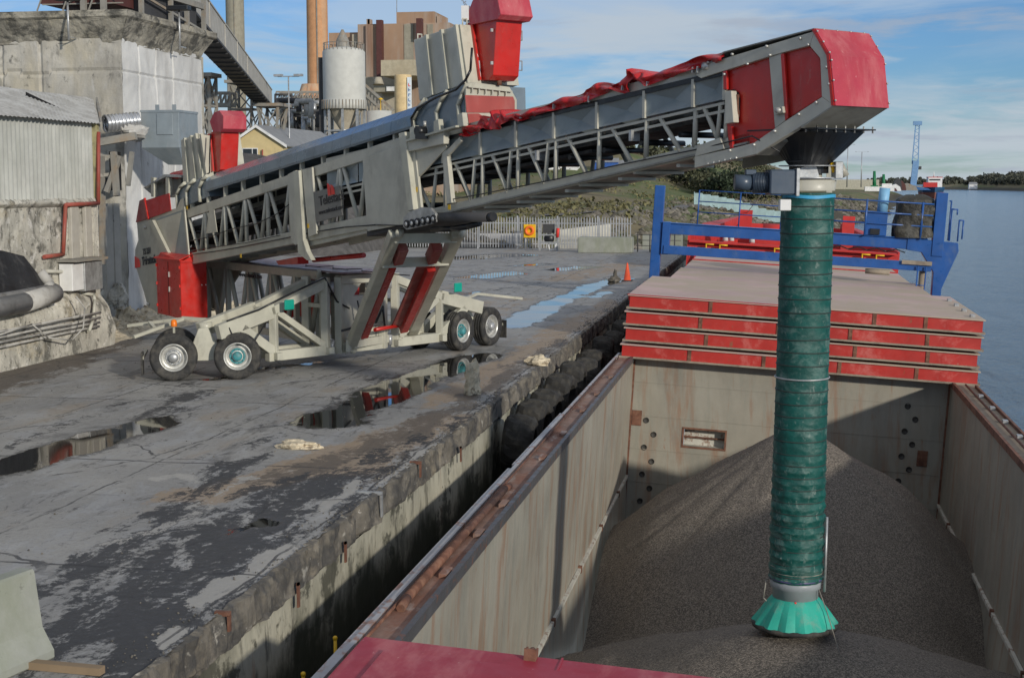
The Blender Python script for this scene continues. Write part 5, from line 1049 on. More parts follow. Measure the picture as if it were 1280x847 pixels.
# lower wall
wall = thing('quayside_wall', 'stained whitewashed concrete wall under the corrugated shed at the back of the quay', 'wall', V3((-19, 33, 0)))
def lw(u, v):
    y = lerp(14, 36.95, u); z = v*4.02
    b = .32*sstep(1.75, 1.1, z+nz(y*.5, 1)*.3)+.14*sstep(.9, .5, z)
    return V3((-18.55+b+nz(y*.9, z*.9)*.06+nz(y*3.5, z*3.5)*.02, y, z))
MB().grid(lw, 260, 46).build('wall_face', CONCW, wall)
MB().prism([(-18.5, 36.95, 0), (-18.5, 36.95, 4.02), (-20.6, 36.95, 4.02), (-20.6, 36.95, 0)], (0, -.3, 0)).build('wall_end', CONCW, wall)
def ledge(u, v): y = lerp(14, 36.98, u); return V3((-18.55+.14*math.sin(v*math.pi)+nz(y*2, v*4)*.03, y, 3.86+v*.24+nz(y*1.4, 6)*.03))
MB().grid(ledge, 200, 8).build('wall_ledge', CONCW, wall)
# shed
shed = thing('corrugated_shed', 'pale corrugated sheet shed with a weathered lean-to roof on top of the old wall', 'shed', V3((-19.5, 33, 4)))
zt0, zt1 = 6.05, 6.2
def corr(u, v): y = lerp(14, 36.9, u); return V3((-18.5+.035*math.sin(y*2*math.pi/.2), y, lerp(4.0, lerp(5.2, 6.2, sstep(0, 1, u)) if False else 6.12, v)))
MB().grid(corr, 920, 1).build('corrugated_wall', SHEET, shed)
MB().grid(lambda u, v: V3((-18.53-v*2., 36.92+0*v+.0, lerp(4.0, 6.1, u)+v*u*.9)), 3, 3).build('shed_end_shade', DARK, shed)  # solid black sheet paints the dark inside of the shed end
def roof(u, v):
    a = V3((-18.25, lerp(13, 36.8, u), 6.1)); b = V3((-21.3, lerp(13, 42.4, u), 7.15)); p = lerp(a, b, v)
    p.z += .014*math.sin(p.y*2*math.pi/.2) if v < 1 else 0; p.z += nz(p.y*.8, v*3)*.03; return p
MB().grid(roof, 900, 5).build('lean_to_roof', ROOFS, shed)
MB().beam((-18.27, 36.85, 6.04), (-21.1, 42.3, 7.05), .06, .22).build('barge_board', OLDST, shed)
MB().beam((-18.45, 36.85, 4), (-18.45, 36.85, 6.1), .14, .14).build('corner_post', M('moss_yellow_post', (.4, .37, .2), .8, layers=[(dirt, .55, .1, 3, (1, 1, 1), .6)]), shed)
for i in range(5): y = 37.4+i*.9; MB().beam((-18.7-i*.45, y, 5.9+i*.13), (-20.4, y+.2, 6.2), .08, .1).build('rafter', OLDST, shed)
# tower building
tower = thing('concrete_tower', 'tall weathered concrete bunker building with broken cornice behind the shed', 'building', V3((-24, 46, 0)))
def tw(ax, x0, x1, y0, y1, z0, z1, nu, nv, seed):
    def f(u, v):
        x = lerp(x0, x1, u); y = lerp(y0, y1, u); z = lerp(z0, z1, v); d = nz((x+y)*.8, z*.8, seed)*.05+nz((x+y)*3, z*3, seed)*.018
        g = .05 if abs(((x+y)/1.35) % 1-.5) < .02 else 0
        g += .05*(abs(z-8.0+nz((x+y)*.7, 3)*.1) < .05)
        return V3((x+(d-g if ax == 0 else 0), y-(d-g if ax == 1 else 0), z))
    return MB().grid(f, nu, nv, False)
tw(1, -44, -20.5, 42.9, 42.9, 0, 9.05, 260, 90, 1).build('front_wall', CONC, tower)
tw(0, -20.5, -20.5, 42.9, 49.3, 0, 9.05, 100, 130, 2).build('side_wall', M('pale_concrete', (.6, .6, .58), .9, var=.12, vs=.5, layers=[((.36, .35, .33), .55, .1, .9, (1, 1, .2), .6), ((.6, .59, .55), .6, .06, 2, (1, 1, .15), .5), ((.08, .08, .07), .68, .04, 2.5, (1, 1, .7), .8), ((.4, .34, .25), .66, .06, .8, (1, 1, .2), .5)], bmp=(.5, 2, .05)), tower)
CORN = M('crumbling_cornice', (.3, .28, .23), .95, var=.35, vs=1, layers=[((.05, .05, .045), .52, .08, 1.6, (1, 1, 1.6), .85), ((.42, .38, .28), .62, .06, 1.2, (1, 1, 1), .7)], bmp=(.9, 3, .1))
def corn(a, b, o):
    a, b, o = V3(a), V3(b), V3(o)
    pr_ = [(0, -.05), (.0, .0), (.1, .25), (.36, .66), (.46, .74), (.46, .93), (.3, .95), (-1.2, .95)]
    def f(u, v):
        k = min(6, int(v*7)); t = v*7-k; q = lerp(V3((*pr_[k], 0)), V3((*pr_[k+1], 0)), t); p = lerp(a, b, u)
        s = (p.x+p.y); n_ = nz(s*1.2, v*5)*.02+nz(s*4, v*12)*.025*(v < .7); chip = max(0, nz(s*1.6, v*3, 9)-.25)*.25*(v < .5)
        ext = .5*max(0, q.x/.5)
        uu = p+(b-a).normalized()*(ext if u > .999 else (-ext if u < .001 else 0))
        return uu+o*(q.x+n_-chip)+W_*(q.y+n_*.2)
    return MB().grid(f, 180, 28, False)
corn((-44, 42.9, 8.95), (-20.5, 42.9, 8.95), (0, -1, 0)).build('cornice', CORN, tower)
corn((-20.5, 42.9, 8.95), (-20.5, 49.3, 8.95), (1, 0, 0)).build('cornice', CORN, tower)
MB().prism([(-44, 42.9, 9.8), (-20.5, 42.9, 9.8), (-20.5, 49.3, 9.8), (-44, 49.3, 9.8)], (0, 0, .08)).build('flat_roof', CONC, tower)
MB().prism([(-44, 49.28, 0), (-20.5, 49.28, 0), (-20.5, 49.3, 9), (-44, 49.3, 9)], (0, .2, 0)).build('rear_wall', CONC, tower)
# rubble footing between wall and tail of loader
tag(MB().grid(lambda u, v: V3((lerp(-20.4, -18.2, u)+nz(v*9, u*3)*.1, lerp(36.8, 49, v), max(0, (.75-.6*u)*abs(nz(u*5, v*18)+.5+nz(u*18, v*60)*.35)*(1-u)))), 30, 110, False).build('rubble_bank', STUMP), 'bank of rubble and dirt at the foot of the concrete building behind the loader tail', 'rubble')
# frame on the roof
rf = thing('roof_steelwork', 'grey steel frame with dark bin on the roof of the concrete bunker building', 'steel frame', V3((-21, 45, 9.9)))
def RP(px, py): 
    p = wx(px, py, -20.9); return p
def wx(px, py, X): return hit(px, py, (X, 0, 0), (1, 0, 0))
for px, yb in ((177, 20), (214, 31), (234, 34), (255, 40)):
    p = wx(px, yb, -20.8); MB().beam(V3((p.x, p.y, 9.85)), V3((p.x, p.y, 13.2 if px != 234 else 10.6)), .14, .14, up=(0, 1, 0)).build('column', OLDST, rf)
for px in (105, 130):
    p = wy(px, 24, 43.3); MB().beam(V3((p.x, p.y, 9.85)), V3((p.x, p.y, 13.2)), .16, .16, up=(0, 1, 0)).build('column', OLDST, rf)
p0_, p1_ = wx(177, 20, -20.8), wx(255, 40, -20.8)
MB().beam(V3((-20.8, p0_.y, 10.9)), V3((-20.8, p1_.y, 10.9)), .12, .2).build('beam', OLDST, rf)
MB().beam(V3((-20.8, p0_.y, 10.7)), V3((-20.8, p1_.y, 10.0)), .05, .08).build('brace', OLDST, rf)
MB().beam(V3((-22.5, 43.4, 10.3)), V3((-20.9, 43.4, 11.2)), .08, .1).build('brace', OLDST, rf); MB().beam(V3((-20.85, p0_.y+.1, 10.9)), V3((-20.85, p0_.y+2, 12.0)), .06, .08).build('brace', OLDST, rf)
MB().bx(-23.6, -21.2, 43.6, 46.2, 10.25, 12.8).build('dark_bin', DUCTR, rf)
MB().bx(-21.6, -21.0, p0_.y+.3, p1_.y-.2, 10.1, 10.85).build('dark_platform', DKST, rf)
MB().bx(-23.5, -20.7, 43.5, 43.55, 10.45, 10.5).bx(-23.5, -20.7, 43.5, 43.55, 10.2, 10.24).build('hand_rail', OLDST, rf)
for i in range(3): MB().beam(V3((-23.6+i*.9, 43.35, 10.0)), V3((-23.0+i*.9, 43.35, 11.4)), .04, .04).build('thin_brace', OLDST, rf)
# floodlights
for i, (px, yb, yt, X, lab) in enumerate(((86, 50, 1, None, 'floodlight on a thin pole in front of the bunker parapet, upper left'), (225, 62, 14, -19.9, 'floodlight on a thin pole on the waterside parapet of the bunker'))):
    b_ = wy(px, yb, 42.3) if X is None else wx(px, yb, X); t_ = wy(px, yt, 42.3) if X is None else wx(px, yt, X); t_ = V3((b_.x, b_.y, t_.z))
    f_ = thing('floodlight', lab, 'floodlight', b_, 'floodlights on the bunker building')
    MB().tube(b_, t_, .035, 8).build('pole', STEEL, f_); MB().beam(b_+V3((0, .5, .1)), b_+V3((0, 0, .1)), .03, .03).build('wall_bracket', STEEL, f_)
    MB().bx(t_.x-.38, t_.x+.38, t_.y-.2, t_.y+.15, t_.z, t_.z+.16).build('lamp_head', BLACK, f_, .02)
# hopper bin beside tower
hb = thing('steel_hopper', 'grey steel feed bin with pyramid bottom hanging above the loader tail', 'hopper', V3((-18.6, 43, 5)))
a, b = wy(176, 140, 42.), wy(223, 140, 42.); zt_, zb_ = wy(200, 138, 42.).z, wy(200, 185, 42.).z
x0, x1 = a.x, b.x; y1 = wx(247, 140, x1).y
MB().bx(x0, x1, 42., y1, zb_, zt_).build('bin_body', HOPP, hb, .01)
zc = wy(210, 206, 42.6).z; xm, ym = lerp(x0, x1, .72), lerp(42, y1, .5)
P = [(x0, 42, zb_), (x1, 42, zb_), (x1, y1, zb_), (x0, y1, zb_)]; q = [(xm-.25, ym-.25, zc), (xm+.25, ym-.25, zc), (xm+.25, ym+.25, zc), (xm-.25, ym+.25, zc)]
MB().add([V3(p) for p in P+q], [(0, 1, 5, 4), (1, 2, 6, 5), (2, 3, 7, 6), (3, 0, 4, 7), (4, 5, 6, 7)]).build('bin_cone', HOPP, hb)
MB().bx(lerp(x0, x1, .42), lerp(x0, x1, .85), 41.97, 42., lerp(zb_, zt_, .35), lerp(zb_, zt_, .92)).build('hatch', HOPP, hb, .01)
for t in (.35, .8): MB().bx(lerp(x0, x1, t), lerp(x0, x1, t)+.12, 42.1, 42.14, zt_, zt_+.18).build('lifting_lug', HOPP, hb)
MB().bx(x0-.02, x1+.02, 41.98, y1, zt_-.06, zt_+.01).build('top_rim', HOPP, hb)
MB().beam((x0+.2, y1-.1, zb_+.3), (-20.5, y1+.3, zb_+.3), .1, .1).beam((x0+.2, 42.2, zb_+.3), (-20.5, 43.1, zb_+.3), .1, .1).build('wall_arm', OLDST, hb)
# corrugated duct and lagging
dct = thing('ribbed_duct', 'shiny ribbed metal duct under the lean-to roof', 'duct', wy(150, 153, 41.5))
a, b = wy(131, 155, 41.), wy(172, 151, 41.8)
def ring(i, j, t): return 0
n_ = 60; MB().lathe(a, b-a, [(.26+.028*math.sin(k*.95), (b-a).length*k/n_) for k in range(n_+1)], 26).build('duct_pipe', GALV, dct)
lump = lambda px, py, Y, r, s: rough_stone(wy(px, py, Y), r[0], r[1], r[2], s, 12)
tag(lump(168, 172, 41.6, (.42, .4, .25), 21).build('pipe_lagging', PIPEW), 'pale torn lagging wrapped round a valve under the ribbed duct', 'lagging')
vd = thing('timber_trestle', 'old weathered trestle in the dark gap below the ribbed duct', 'trestle', wy(135, 245, 40.5))
for (x0_, y0_), (x1_, y1_), w in (((124, 178), (170, 170), .22), ((146, 245), (142, 190), .16), ((133, 240), (150, 195), .14), ((128, 195), (128, 245), .12), ((122, 220), (138, 218), .1), ((160, 232), (165, 190), .12), ((122, 195), (140, 196), .1)):
    MB().beam(wy(x0_, y0_, 40.4), wy(x1_, y1_, 40.6), w, w, up=(0, 1, 0)).build('timber', OLDST, vd)
MB().beam(wy(128, 245, 40.4), wy(128, 330, 40.4), .14, .14, up=(0, 1, 0)).build('timber', OLDST, vd)
for px0, px1, y0_, y1_ in ((126, 134, 222, 240), (138, 149, 190, 238)): a = wx(px0, y1_, -20.45); b = wx(px1, y0_, -20.45); MB().bx(-20.46, -20.40, a.y, b.y, a.z, b.z).build('opening_shade', DARK, tower)  # black slabs on the wall paint the shade of openings
# pipes, cables and boxes on the wall
WXp = -18.42
def WP(px, py, X=WXp): return wx(px, py, X)
tag(MB().path([WP(55, 321), WP(79, 318), WP(82, 256), WP(123, 254, -18.35), WP(123, 165, -18.35)], .055, 8).build('red_pipe', RUSTP), 'dull red pipe stepping up the whitewashed wall to the shed', 'pipe')
tag(MB().path([V3((-18.05, 15, 1.62)), WP(60, 362, -18.05), WP(62, 354, -18.1), WP(50, 340, -18.3)], .13, 12).build('wall_pipe', PIPEW), 'pale grey pipe with an elbow running along the wall above the thick lagged pipe', 'pipe')
tag(MB().path([V3((-18.0, 15, 1.25)), WP(30, 378, -17.95), WP(68, 366, -18.05)], .25, 14).build('lagged_pipe', PIPEW), 'thick lumpy lagged pipe lying along the foot of the wall', 'pipe')
tag(MB().path([WP(58, 339), WP(99, 340), WP(100.5, 362), WP(101, 366), WP(117, 368, -18.2)], .045, 8).build('conduit', HOSE), 'cream conduit bending down to the hose by the electrical box', 'conduit')
hpts = [WP(117, 368, -18.2), WP(118.5, 375, -18.1), WP(117, 398, -18.0), WP(112, 412, -17.9), gz(97, 425, .06), gz(70, 438, .05), gz(30, 452, .05), gz(-40, 472, .05)]
tag(MB().path(hpts, .045, 8).build('hose', HOSE), 'long pale hose dropping off the wall and trailing along the ground', 'hose')
for i, z in enumerate((.62, .74, .86, 1.0)):
    pts = [V3((-18.0+.02*i, 15+k*1.6, z+nz(k*.7, i)*.06)) for k in range(14)]; pts = [p for p in pts if p.y < 36.2]
    tag(MB().path(pts, .035, 5).build('wall_cable', PIPEW), ['lowest grey cable along the foot of the wall', 'second grey cable from the ground along the wall', 'third grey cable from the ground along the wall', 'uppermost of the grey cables along the foot of the wall'][i], 'cable', 'cables along the foot of the wall')
tag(MB().path([WP(95, 370, -17.9), WP(106, 385, -17.7), WP(104, 410, -17.5), WP(90, 425, -17.7), WP(60, 422, -17.8), WP(40, 405, -17.9), WP(0, 418, -17.9)], .02, 6).build('loose_cable', PIPEW), 'thin loose cable looping under the hose at the wall foot', 'cable')
a, b = WP(106, 364, -18.1), WP(128, 364, -18.1)
eb = thing('electrical_box', 'grey steel electrical cabinet fixed to the wall beside the conduit', 'electrical box', a)
zt_ = WP(110, 327, -18.1).z; MB().bx(-18.5, -18.08, a.y, b.y, a.z, zt_).build('cabinet', STEEL, eb, .01)
a2 = WP(92, 362, -18.1); MB().bx(-18.5, -18.12, a2.y, a.y, a.z+.05, zt_-.02).build('pale_door', WHITE, eb, .01)
MB().bx(-18.55, -17.95, a2.y-.05, b.y+.1, zt_+.03, zt_+.1).build('canopy', OLDST, eb)
COALM = M('black_sheet', (.02, .021, .023), .6, var=.4, vs=1, layers=[((.07, .07, .07), .6, .08, 3, (1, 1, 1), .6)], bmp=(.6, 3, .05))
P = [V3((-17.9, 15, 1.75)), WP(56, 366, -18.0), WP(52, 348, -18.3), WP(30, 320, -18.4), V3((-18.42, 31.8, 2.85)), V3((-18.42, 15, 5.0))]
tag(MB().prism(P, (-.06, 0, 0)).build('black_sheet', COALM), 'black sheet leaning on the whitewashed wall above the pipes', 'sheet')
for i, (px, pw) in enumerate(((95, 10), (112, 8), (137, 10), (147, 8))):
    X = -18.5 if px < 118 else -20.42; a = wx(px-pw/2, 320, X+.05); b = wx(px+pw/2, 320, X+.05)
    tag(MB().bx(X-.05, X+.07, a.y, b.y, 2.1 if px < 118 else .9, 3.85).build('concrete_pilaster', CONC, bevel=.02), ['pale pilaster on the wall right of the red pipe', 'pale pilaster on the wall above the electrical box', 'pilaster past the wall corner under the trestle', 'last pilaster before the loader tail'][i], 'pilaster', 'concrete pilasters')
tag(lump(146, 385, 41.5, (.4, .3, .45), 31).build('rubble_block', CONCW), 'lump of broken whitewashed masonry at the wall foot left of the loader tail', 'masonry')
# ================================================================ BEYOND THE QUAY: LAND
SH = [(96, -5.6), (130, -6), (200, -3), (278, 14), (334, 24), (440, 35), (600, 52), (740, 70), (850, 74), (950, 50), (1300, -60), (3200, -900)]
def xs(Y):
    for (a, xa), (b, xb) in zip(SH, SH[1:]):
        if Y <= b: return lerp(xa, xb, max(0, (Y-a)/(b-a)))
    return SH[-1][1]
def land_h(X, Y):
    t = xs(Y)-X+nz(X*.05, Y*.05)*4+nz(X*.2, Y*.2)*1.5
    h = -7.2+8.1*sstep(-10, 19, t)
    h += 1.3*sstep(25, 60, t)*sstep(110, 150, Y)
    hill = sstep(-4, -42, X-(Y-300)*.06)*sstep(215, 390, Y)*(1-sstep(900, 1500, Y))
    h += hill*(12.5+nz(X*.012, Y*.012)*3)
    return h+nz(X*.09, Y*.09, 3)*.35*sstep(0, 20, t)
ysl = [96.8+i*1.6 for i in range(70)]+[210+i*5 for i in range(60)]+[510+i*30 for i in range(40)]+[1800, 2400, 3200]
mb = MB(); nu = 150
for y in ysl:
    for i in range(nu+1):
        u = i/nu; x = xs(y)+12-(u**1.8)*(240+y*.55); mb.v.append(V3((x, y, land_h(x, y))))
for j in range(len(ysl)-1):
    for i in range(nu): a = j*(nu+1)+i; mb.f.append((a, a+1, a+nu+2, a+nu+1)); mb.sm.append(True)
tag(mb.build('shore_land', LAND, org=V3((-60, 300, 0))), kind='structure')
# track behind the fence
tr = [(560, 272), (640, 267), (720, 260), (800, 254), (880, 248), (960, 243)]
mb = MB(); pts = []
for k, (px, py) in enumerate(tr):
    Yt = [128, 142, 165, 195, 240, 300][k]; p = wy(px, py, Yt); p.z = land_h(p.x, p.y)+.25; pts.append(p)
def track(u, v):
    k = min(4, int(u*5)); t = u*5-k; p = lerp(pts[k], pts[k+1], t); y = p.y+(v-.5)*14; x = p.x; return V3((x, y, land_h(x, y)+.12))
tag(MB().grid(track, 90, 8).build('gravel_track', ROAD, org=V3((-20, 180, 1))), kind='structure')
# riprap rocks
mb = MB(); rs = random.Random(4)
ico = [(0, 0, 1), (.9, 0, .3), (.28, .85, .3), (-.72, .53, .3), (-.72, -.53, .3), (.28, -.85, .3), (.72, .53, -.4), (-.28, .85, -.4), (-.9, 0, -.4), (-.28, -.85, -.4), (.72, -.53, -.4), (0, 0, -1)]
icf = [(0, i, i % 5+1) for i in range(1, 6)]+[(i, i+5 if i > 0 else 10, i % 5+1) for i in range(1, 6)]+[(i % 5+1, i+5, (i % 5)+6) for i in range(1, 6)]+[(11, i % 5+6, i+5) for i in range(1, 6)]
def rock(c, r):
    mb.add([c+V3((p[0]*r*rs.uniform(.6, 1.25), p[1]*r*rs.uniform(.6, 1.25), p[2]*r*rs.uniform(.5, .9))) for p in ico], icf)
for i in range(2500):
    Y = 97+rs.random()**1.5*330; t = rs.uniform(1, 16) if rs.random() < .88 else rs.uniform(14, 30); X = xs(Y)-t; rock(V3((X, Y, land_h(X, Y)+.1)), rs.uniform(.16, .42)*(1+Y/330))
tag(mb.build('shore_rocks', ROCK, org=V3((-10, 200, 0))), 'rocky bank of tumbled boulders along the water beyond the quay', 'rocks', kind='stuff')
mb = MB(); rs = random.Random(5)
for i in range(2600):
    if rs.random() < .72: x, y = QX-abs(rs.gauss(0, .28))-.03, rs.uniform(11, 60)
    elif rs.random() < .5: x, y = -18.1+abs(rs.gauss(0, .5)), rs.uniform(20, 37)
    else: x, y = rs.uniform(-17, -6), rs.uniform(12, 40)
    if nz(x*2, y*.7, 4) < -.05: continue
    rock(V3((x, y, .005)), rs.uniform(.006, .019))
tag(mb.build('loose_grit', CAPM, org=V3((-10, 25, 0))), 'loose grit and crumbs of concrete strewn along the quay edge', 'grit', kind='stuff')
def leafq(mb, c, s, rr): 
    a = V3((rr.uniform(-1, 1), rr.uniform(-1, 1), rr.uniform(-1, 1))).normalized(); b = a.cross(V3((rr.uniform(-1, 1), rr.uniform(-1, 1), rr.uniform(-1, 1)))).normalized(); s *= rr.uniform(.6, 1.3)
    mb.add([c-a*s, c+b*s*.7, c+a*s, c-b*s*.7], [(0, 1, 2, 3)])
mb = MB(); rs = random.Random(8)
for i in range(2600):
    Y = 98+rs.random()**1.3*300; t = rs.uniform(12, 75); X = xs(Y)-t
    if nz(X*.06, Y*.06, 9) < -.02: continue
    c = V3((X, Y, land_h(X, Y)+.2)); r = rs.uniform(.4, 1.1)
    for k in range(7): leafq(mb, c+V3((rs.gauss(0, r*.5), rs.gauss(0, r*.5), abs(rs.gauss(0, r*.35)))), r*.32, rs)
tag(mb.build('scrub', SCRUB, org=V3((-20, 200, 1))), 'low winter scrub scattered over the bank behind the rocks', 'scrub', kind='stuff')
# trees: crown of clumps and trunk
def tree(name, label, c, h, w, mat, group, nq=420, leaf=.5, seed=0, conic=False):
    rr = random.Random(seed); t_ = thing(name, label, 'tree', c, group); mb = MB()
    cl = [(V3((rr.gauss(0, .28)*w, rr.gauss(0, .28)*w, h*(.3+.62*rr.random()))), rr.uniform(.16, .34)*w) for _ in range(13)]
    for q, r in cl:
        if conic: q.x *= (1.15-q.z/h); q.y *= (1.15-q.z/h)
        for k in range(nq//13):
            d = V3((rr.gauss(0, 1), rr.gauss(0, 1), rr.gauss(0, .8))); d = d.normalized()*r*rr.uniform(.55, 1.05); leafq(mb, c+q+d, leaf, rr)
    mb.build('crown', mat, t_)
    tr_ = MB().tube(c, c+V3((0, 0, h*.55)), .03*h, 7, .015*h)
    for q, r in cl[:6]: tr_.tube(c+V3((0, 0, h*.3)), c+q, .011*h, 5, .004*h)
    tr_.build('trunk', BARK, t_)
k = 0
for px, yb, D, h, w, cn_ in ((858, 241, 300, 5, 7, 1), (872, 240, 300, 5.5, 6, 0), (885, 240, 290, 4.5, 6, 1), (899, 240, 280, 5, 6, 0), (915, 240, 280, 6, 6, 0), (933, 239, 285, 5.5, 7, 1), (948, 239, 290, 5, 6, 1), (962, 239, 300, 5, 7, 0), (845, 242, 310, 4, 7, 1)):
    p = D_(px, yb, D); p.z = land_h(p.x, p.y)-.2; k += 1
    lab = ['bushy olive tree left of the dark evergreens under the boom', 'dark evergreen tree, first of the row under the boom', 'dull green bush between the first two dark evergreens', 'dark evergreen second in the row under the boom', 'largest dark evergreen under the boom end', 'leafless olive tree right of the largest evergreen', 'olive tree just left of the spout motor', 'dark evergreen partly behind the spout motor', 'low olive bush at the left end of the tree row'][k-1]
    tree('broad_tree' if cn_ else 'evergreen_tree', lab, p, h, w, LEAF if cn_ else LEAFD, 'trees on the bank under the boom', 700, .38, k)
mb = MB(); rs = random.Random(12)   # hillside wood
for i in range(520):
    px = rs.uniform(560, 1000); D = rs.uniform(330, 620); p = D_(px, 228, D); g = nz(p.x*.02, p.y*.02, 7)
    if g < .08: continue
    z = land_h(p.x, p.y); r = rs.uniform(1.5, 3.2)
    for q in range(46): leafq(mb, V3((p.x+rs.gauss(0, r*.7), p.y+rs.gauss(0, r*.7), z+abs(rs.gauss(0, r*.55)))), .6, rs)
tag(mb.build('hillside_thicket', LEAF, org=V3((-60, 450, 8))), 'dark thickets of bushes on the green hillside', 'bushes', kind='stuff')
# far shore
FS = [(1090, 1800), (1130, 1750), (1180, 1660), (1230, 1560), (1280, 1380), (1340, 1230), (1450, 1100)]
mb = MB(); ring_ = []
for px, D in FS:
    p = D_(px, 228, D); d = V3((p.x, p.y, 0)).normalized(); ring_.append([V3((p.x, p.y, 0))+d*a+V3((0, 0, z)) for a, z in ((0, -5), (25, -3), (60, 1), (300, 6), (1500, 10))])
for a, b in zip(ring_, ring_[1:]): mb.add(a+b, [(i, i+1, i+6, i+5) for i in range(4)], True)
tag(mb.build('far_shore', LAND, org=V3((500, 1500, 0))), kind='structure')
mb = MB(); rs = random.Random(3)
def fs(px):
    for (a, da), (b, db) in zip(FS, FS[1:]):
        if px <= b: return lerp(da, db, (px-a)/(b-a))
    return 1100
for i in range(420):
    px = rs.uniform(1085, 1360); D = fs(px)+rs.uniform(60, 260); p = D_(px, 228, D); hh = (4.5+9*sstep(1190, 1290, px)+6*max(0, nz(px*.045, 1))+3*nz(px*.2, 5))*rs.uniform(.5, .95)
    base = 1.5+6*sstep(60, 260, D-fs(px)); w = hh*.55
    for q in range(60):
        d = V3((rs.gauss(0, 1), rs.gauss(0, 1), rs.gauss(0, 1))).normalized()*rs.uniform(.5, 1.05); leafq(mb, V3((p.x+d.x*w, p.y+d.y*w, base+hh*.55+d.z*hh*.48)), 1.3, rs)
tag(mb.build('far_wood', M('far_wood_hazed', (.075, .08, .06), .9, var=.45, vs=.05), org=V3((500, 1600, 0))), 'line of distant woodland on the far shore of the river', 'wood', kind='stuff')  # leaf colour lightened to carry the haze of distance
p = D_(1216, 231, 1600); hs_ = thing('distant_house', 'tiny white house among the trees on the far shore', 'house', p)
MB().bx(p.x-4.5, p.x+4.5, p.y-4, p.y+4, p.z-5, p.z+.5).build('house_wall', WHITE, hs_); MB().prism([(p.x-5, p.y-4.5, p.z+.5), (p.x+5, p.y-4.5, p.z+.5), (p.x+4, p.y, p.z+3), (p.x-4, p.y, p.z+3)], (0, .3, 0)).build('house_roof', SLATE, hs_)
# ================================================================ FENCE, LIFEBUOY, BLOCK
FYc = 95.6
GAL = M('palisade_galvanised', (.42, .43, .44), .5, .3, var=.2, vs=.6)
fn = thing('palisade_fence', 'galvanised spiked palisade fence across the end of the quay', 'fence', V3((-18, FYc, 0)))
x = -42.; pi_ = 0
while x < -9.6:
    nxt = min(x+2.75, -9.4); mb = MB(); q = x+.12
    while q < nxt-.1:
        z1 = 2.05; mb.prism([(q-.035, FYc, .08), (q+.035, FYc, .08), (q+.035, FYc, z1), (q, FYc, z1+.16), (q-.035, FYc, z1)], (0, .02, 0)); q += .19
    mb.build('pale_panel', GAL, fn)
    for z in (.35, 1.75): MB().beam((x, FYc+.05, z), (nxt, FYc+.05, z), .04, .06).build('rail', GAL, fn)
    MB().bx(x-.05, x+.05, FYc+.02, FYc+.14, 0, 2.25).build('post', GAL, fn); x = nxt
def PB(px, py, Y=93.5): return wy(px, py, Y)
tag(MB().prism([wy(700, 312, 99), wy(700, 287, 99), wy(762, 280, 99), wy(763, 299, 99), wy(763, 312, 99)], (0, .4, 0)).build('low_white_wall', M('pale_wall', (.6, .58, .5), .85)), 'low cream wall behind the right end of the palisade fence', 'wall')
tag(MB().prism([wy(560, 312, 99.5), wy(560, 292, 99.5), wy(652, 292, 99.5), wy(652, 312, 99.5)], (0, .4, 0)).build('low_block_wall', M('grey_wall', (.45, .45, .45), .85)), 'low grey block wall showing through the palisade fence', 'wall')
a, b = gz(722, 316), gz(789, 317)
tag(MB().bx(a.x, b.x, a.y, a.y+1.3, 0, 1.0).build('concrete_block', BARRC, bevel=.04), 'long pale concrete block in front of the fence end', 'concrete block')
sf = thing('wire_fence', 'short wire mesh fence between the concrete block and the blue gantry', 'fence', V3((-7.5, 93, 0)))
for x in (-8.8, -8.0, -7.2, -6.4): MB().tube((x, 93, 0), (x, 93, 1.15), .04, 6).build('post', DKST, sf)
for z in (.4, .75, 1.1): MB().tube((-8.9, 93, z), (-6.0, 93, z), .02, 5).build('wire', DKST, sf)
tag(MB().bx(-8.9, -6.2, 97.5, 98.3, -.2, .95).build('quay_end_block', BARRC), 'pale concrete kerb block behind the short wire fence', 'concrete block')
lb = thing('lifebuoy_station', 'orange lifebuoy on a yellow board hung by the fence', 'lifebuoy', gz(661, 314))
a, b = PB(654.5, 297), PB(669.5, 280.5)
MB().bx(a.x, b.x, 93.5, 93.56, a.z, b.z).build('board', YEL, lb, .02)
c = (a+b)/2; c.y = 93.44; c.z += .03
MB().lathe(c, (0, -1, 0), [(.24+.09*math.cos(k*math.pi/5), .09*math.sin(k*math.pi/5)) for k in range(11)], 24).build('ring', M('lifebuoy_orange', (.85, .16, .02), .5), lb)
for s_ in (-.28, .2): MB().tube((c.x+s_, 93.6, 0), (c.x+s_, 93.6, a.z+.2), .035, 6).build('leg', STEEL, lb)
pu = thing('standpipe_unit', 'pale steel hose frame with dark reels beside the lifebuoy', 'hose reel', gz(686, 317))
x0, x1 = PB(674, 300).x, PB(698, 300).x
for x in (x0, x1-.12): MB().bx(x, x+.12, 93.3, 93.45, 0, 2.05).build('frame_post', STEEL, pu)
for z in (1.98, 1.0, .5): MB().bx(x0, x1, 93.28, 93.36, z, z+.1).build('frame_bar', STEEL, pu)
MB().lathe(((x0+x1)/2, 93.5, .8), (0, -1, 0), [(0, .12), (.3, .12), (.34, 0), (.34, -.2)], 16).build('hose_reel', BLACK, pu); MB().bx(x0+.25, x1-.3, 93.5, 93.9, 1.15, 1.75).build('meter_box', DKST, pu)
MB().tube((x1-.02, 93.2, .9), (x1+.02, 93.2, 1.5), .1, 8).build('red_extinguisher', LRED, pu); MB().path([((x0+x1)/2, 93.3, .4), ((x0+x1)/2+.1, 93.2, .05), (x1-.2, 93.2, .06), (x1-.1, 93.2, .5)], .04, 5).build('hose', WHITE, pu)
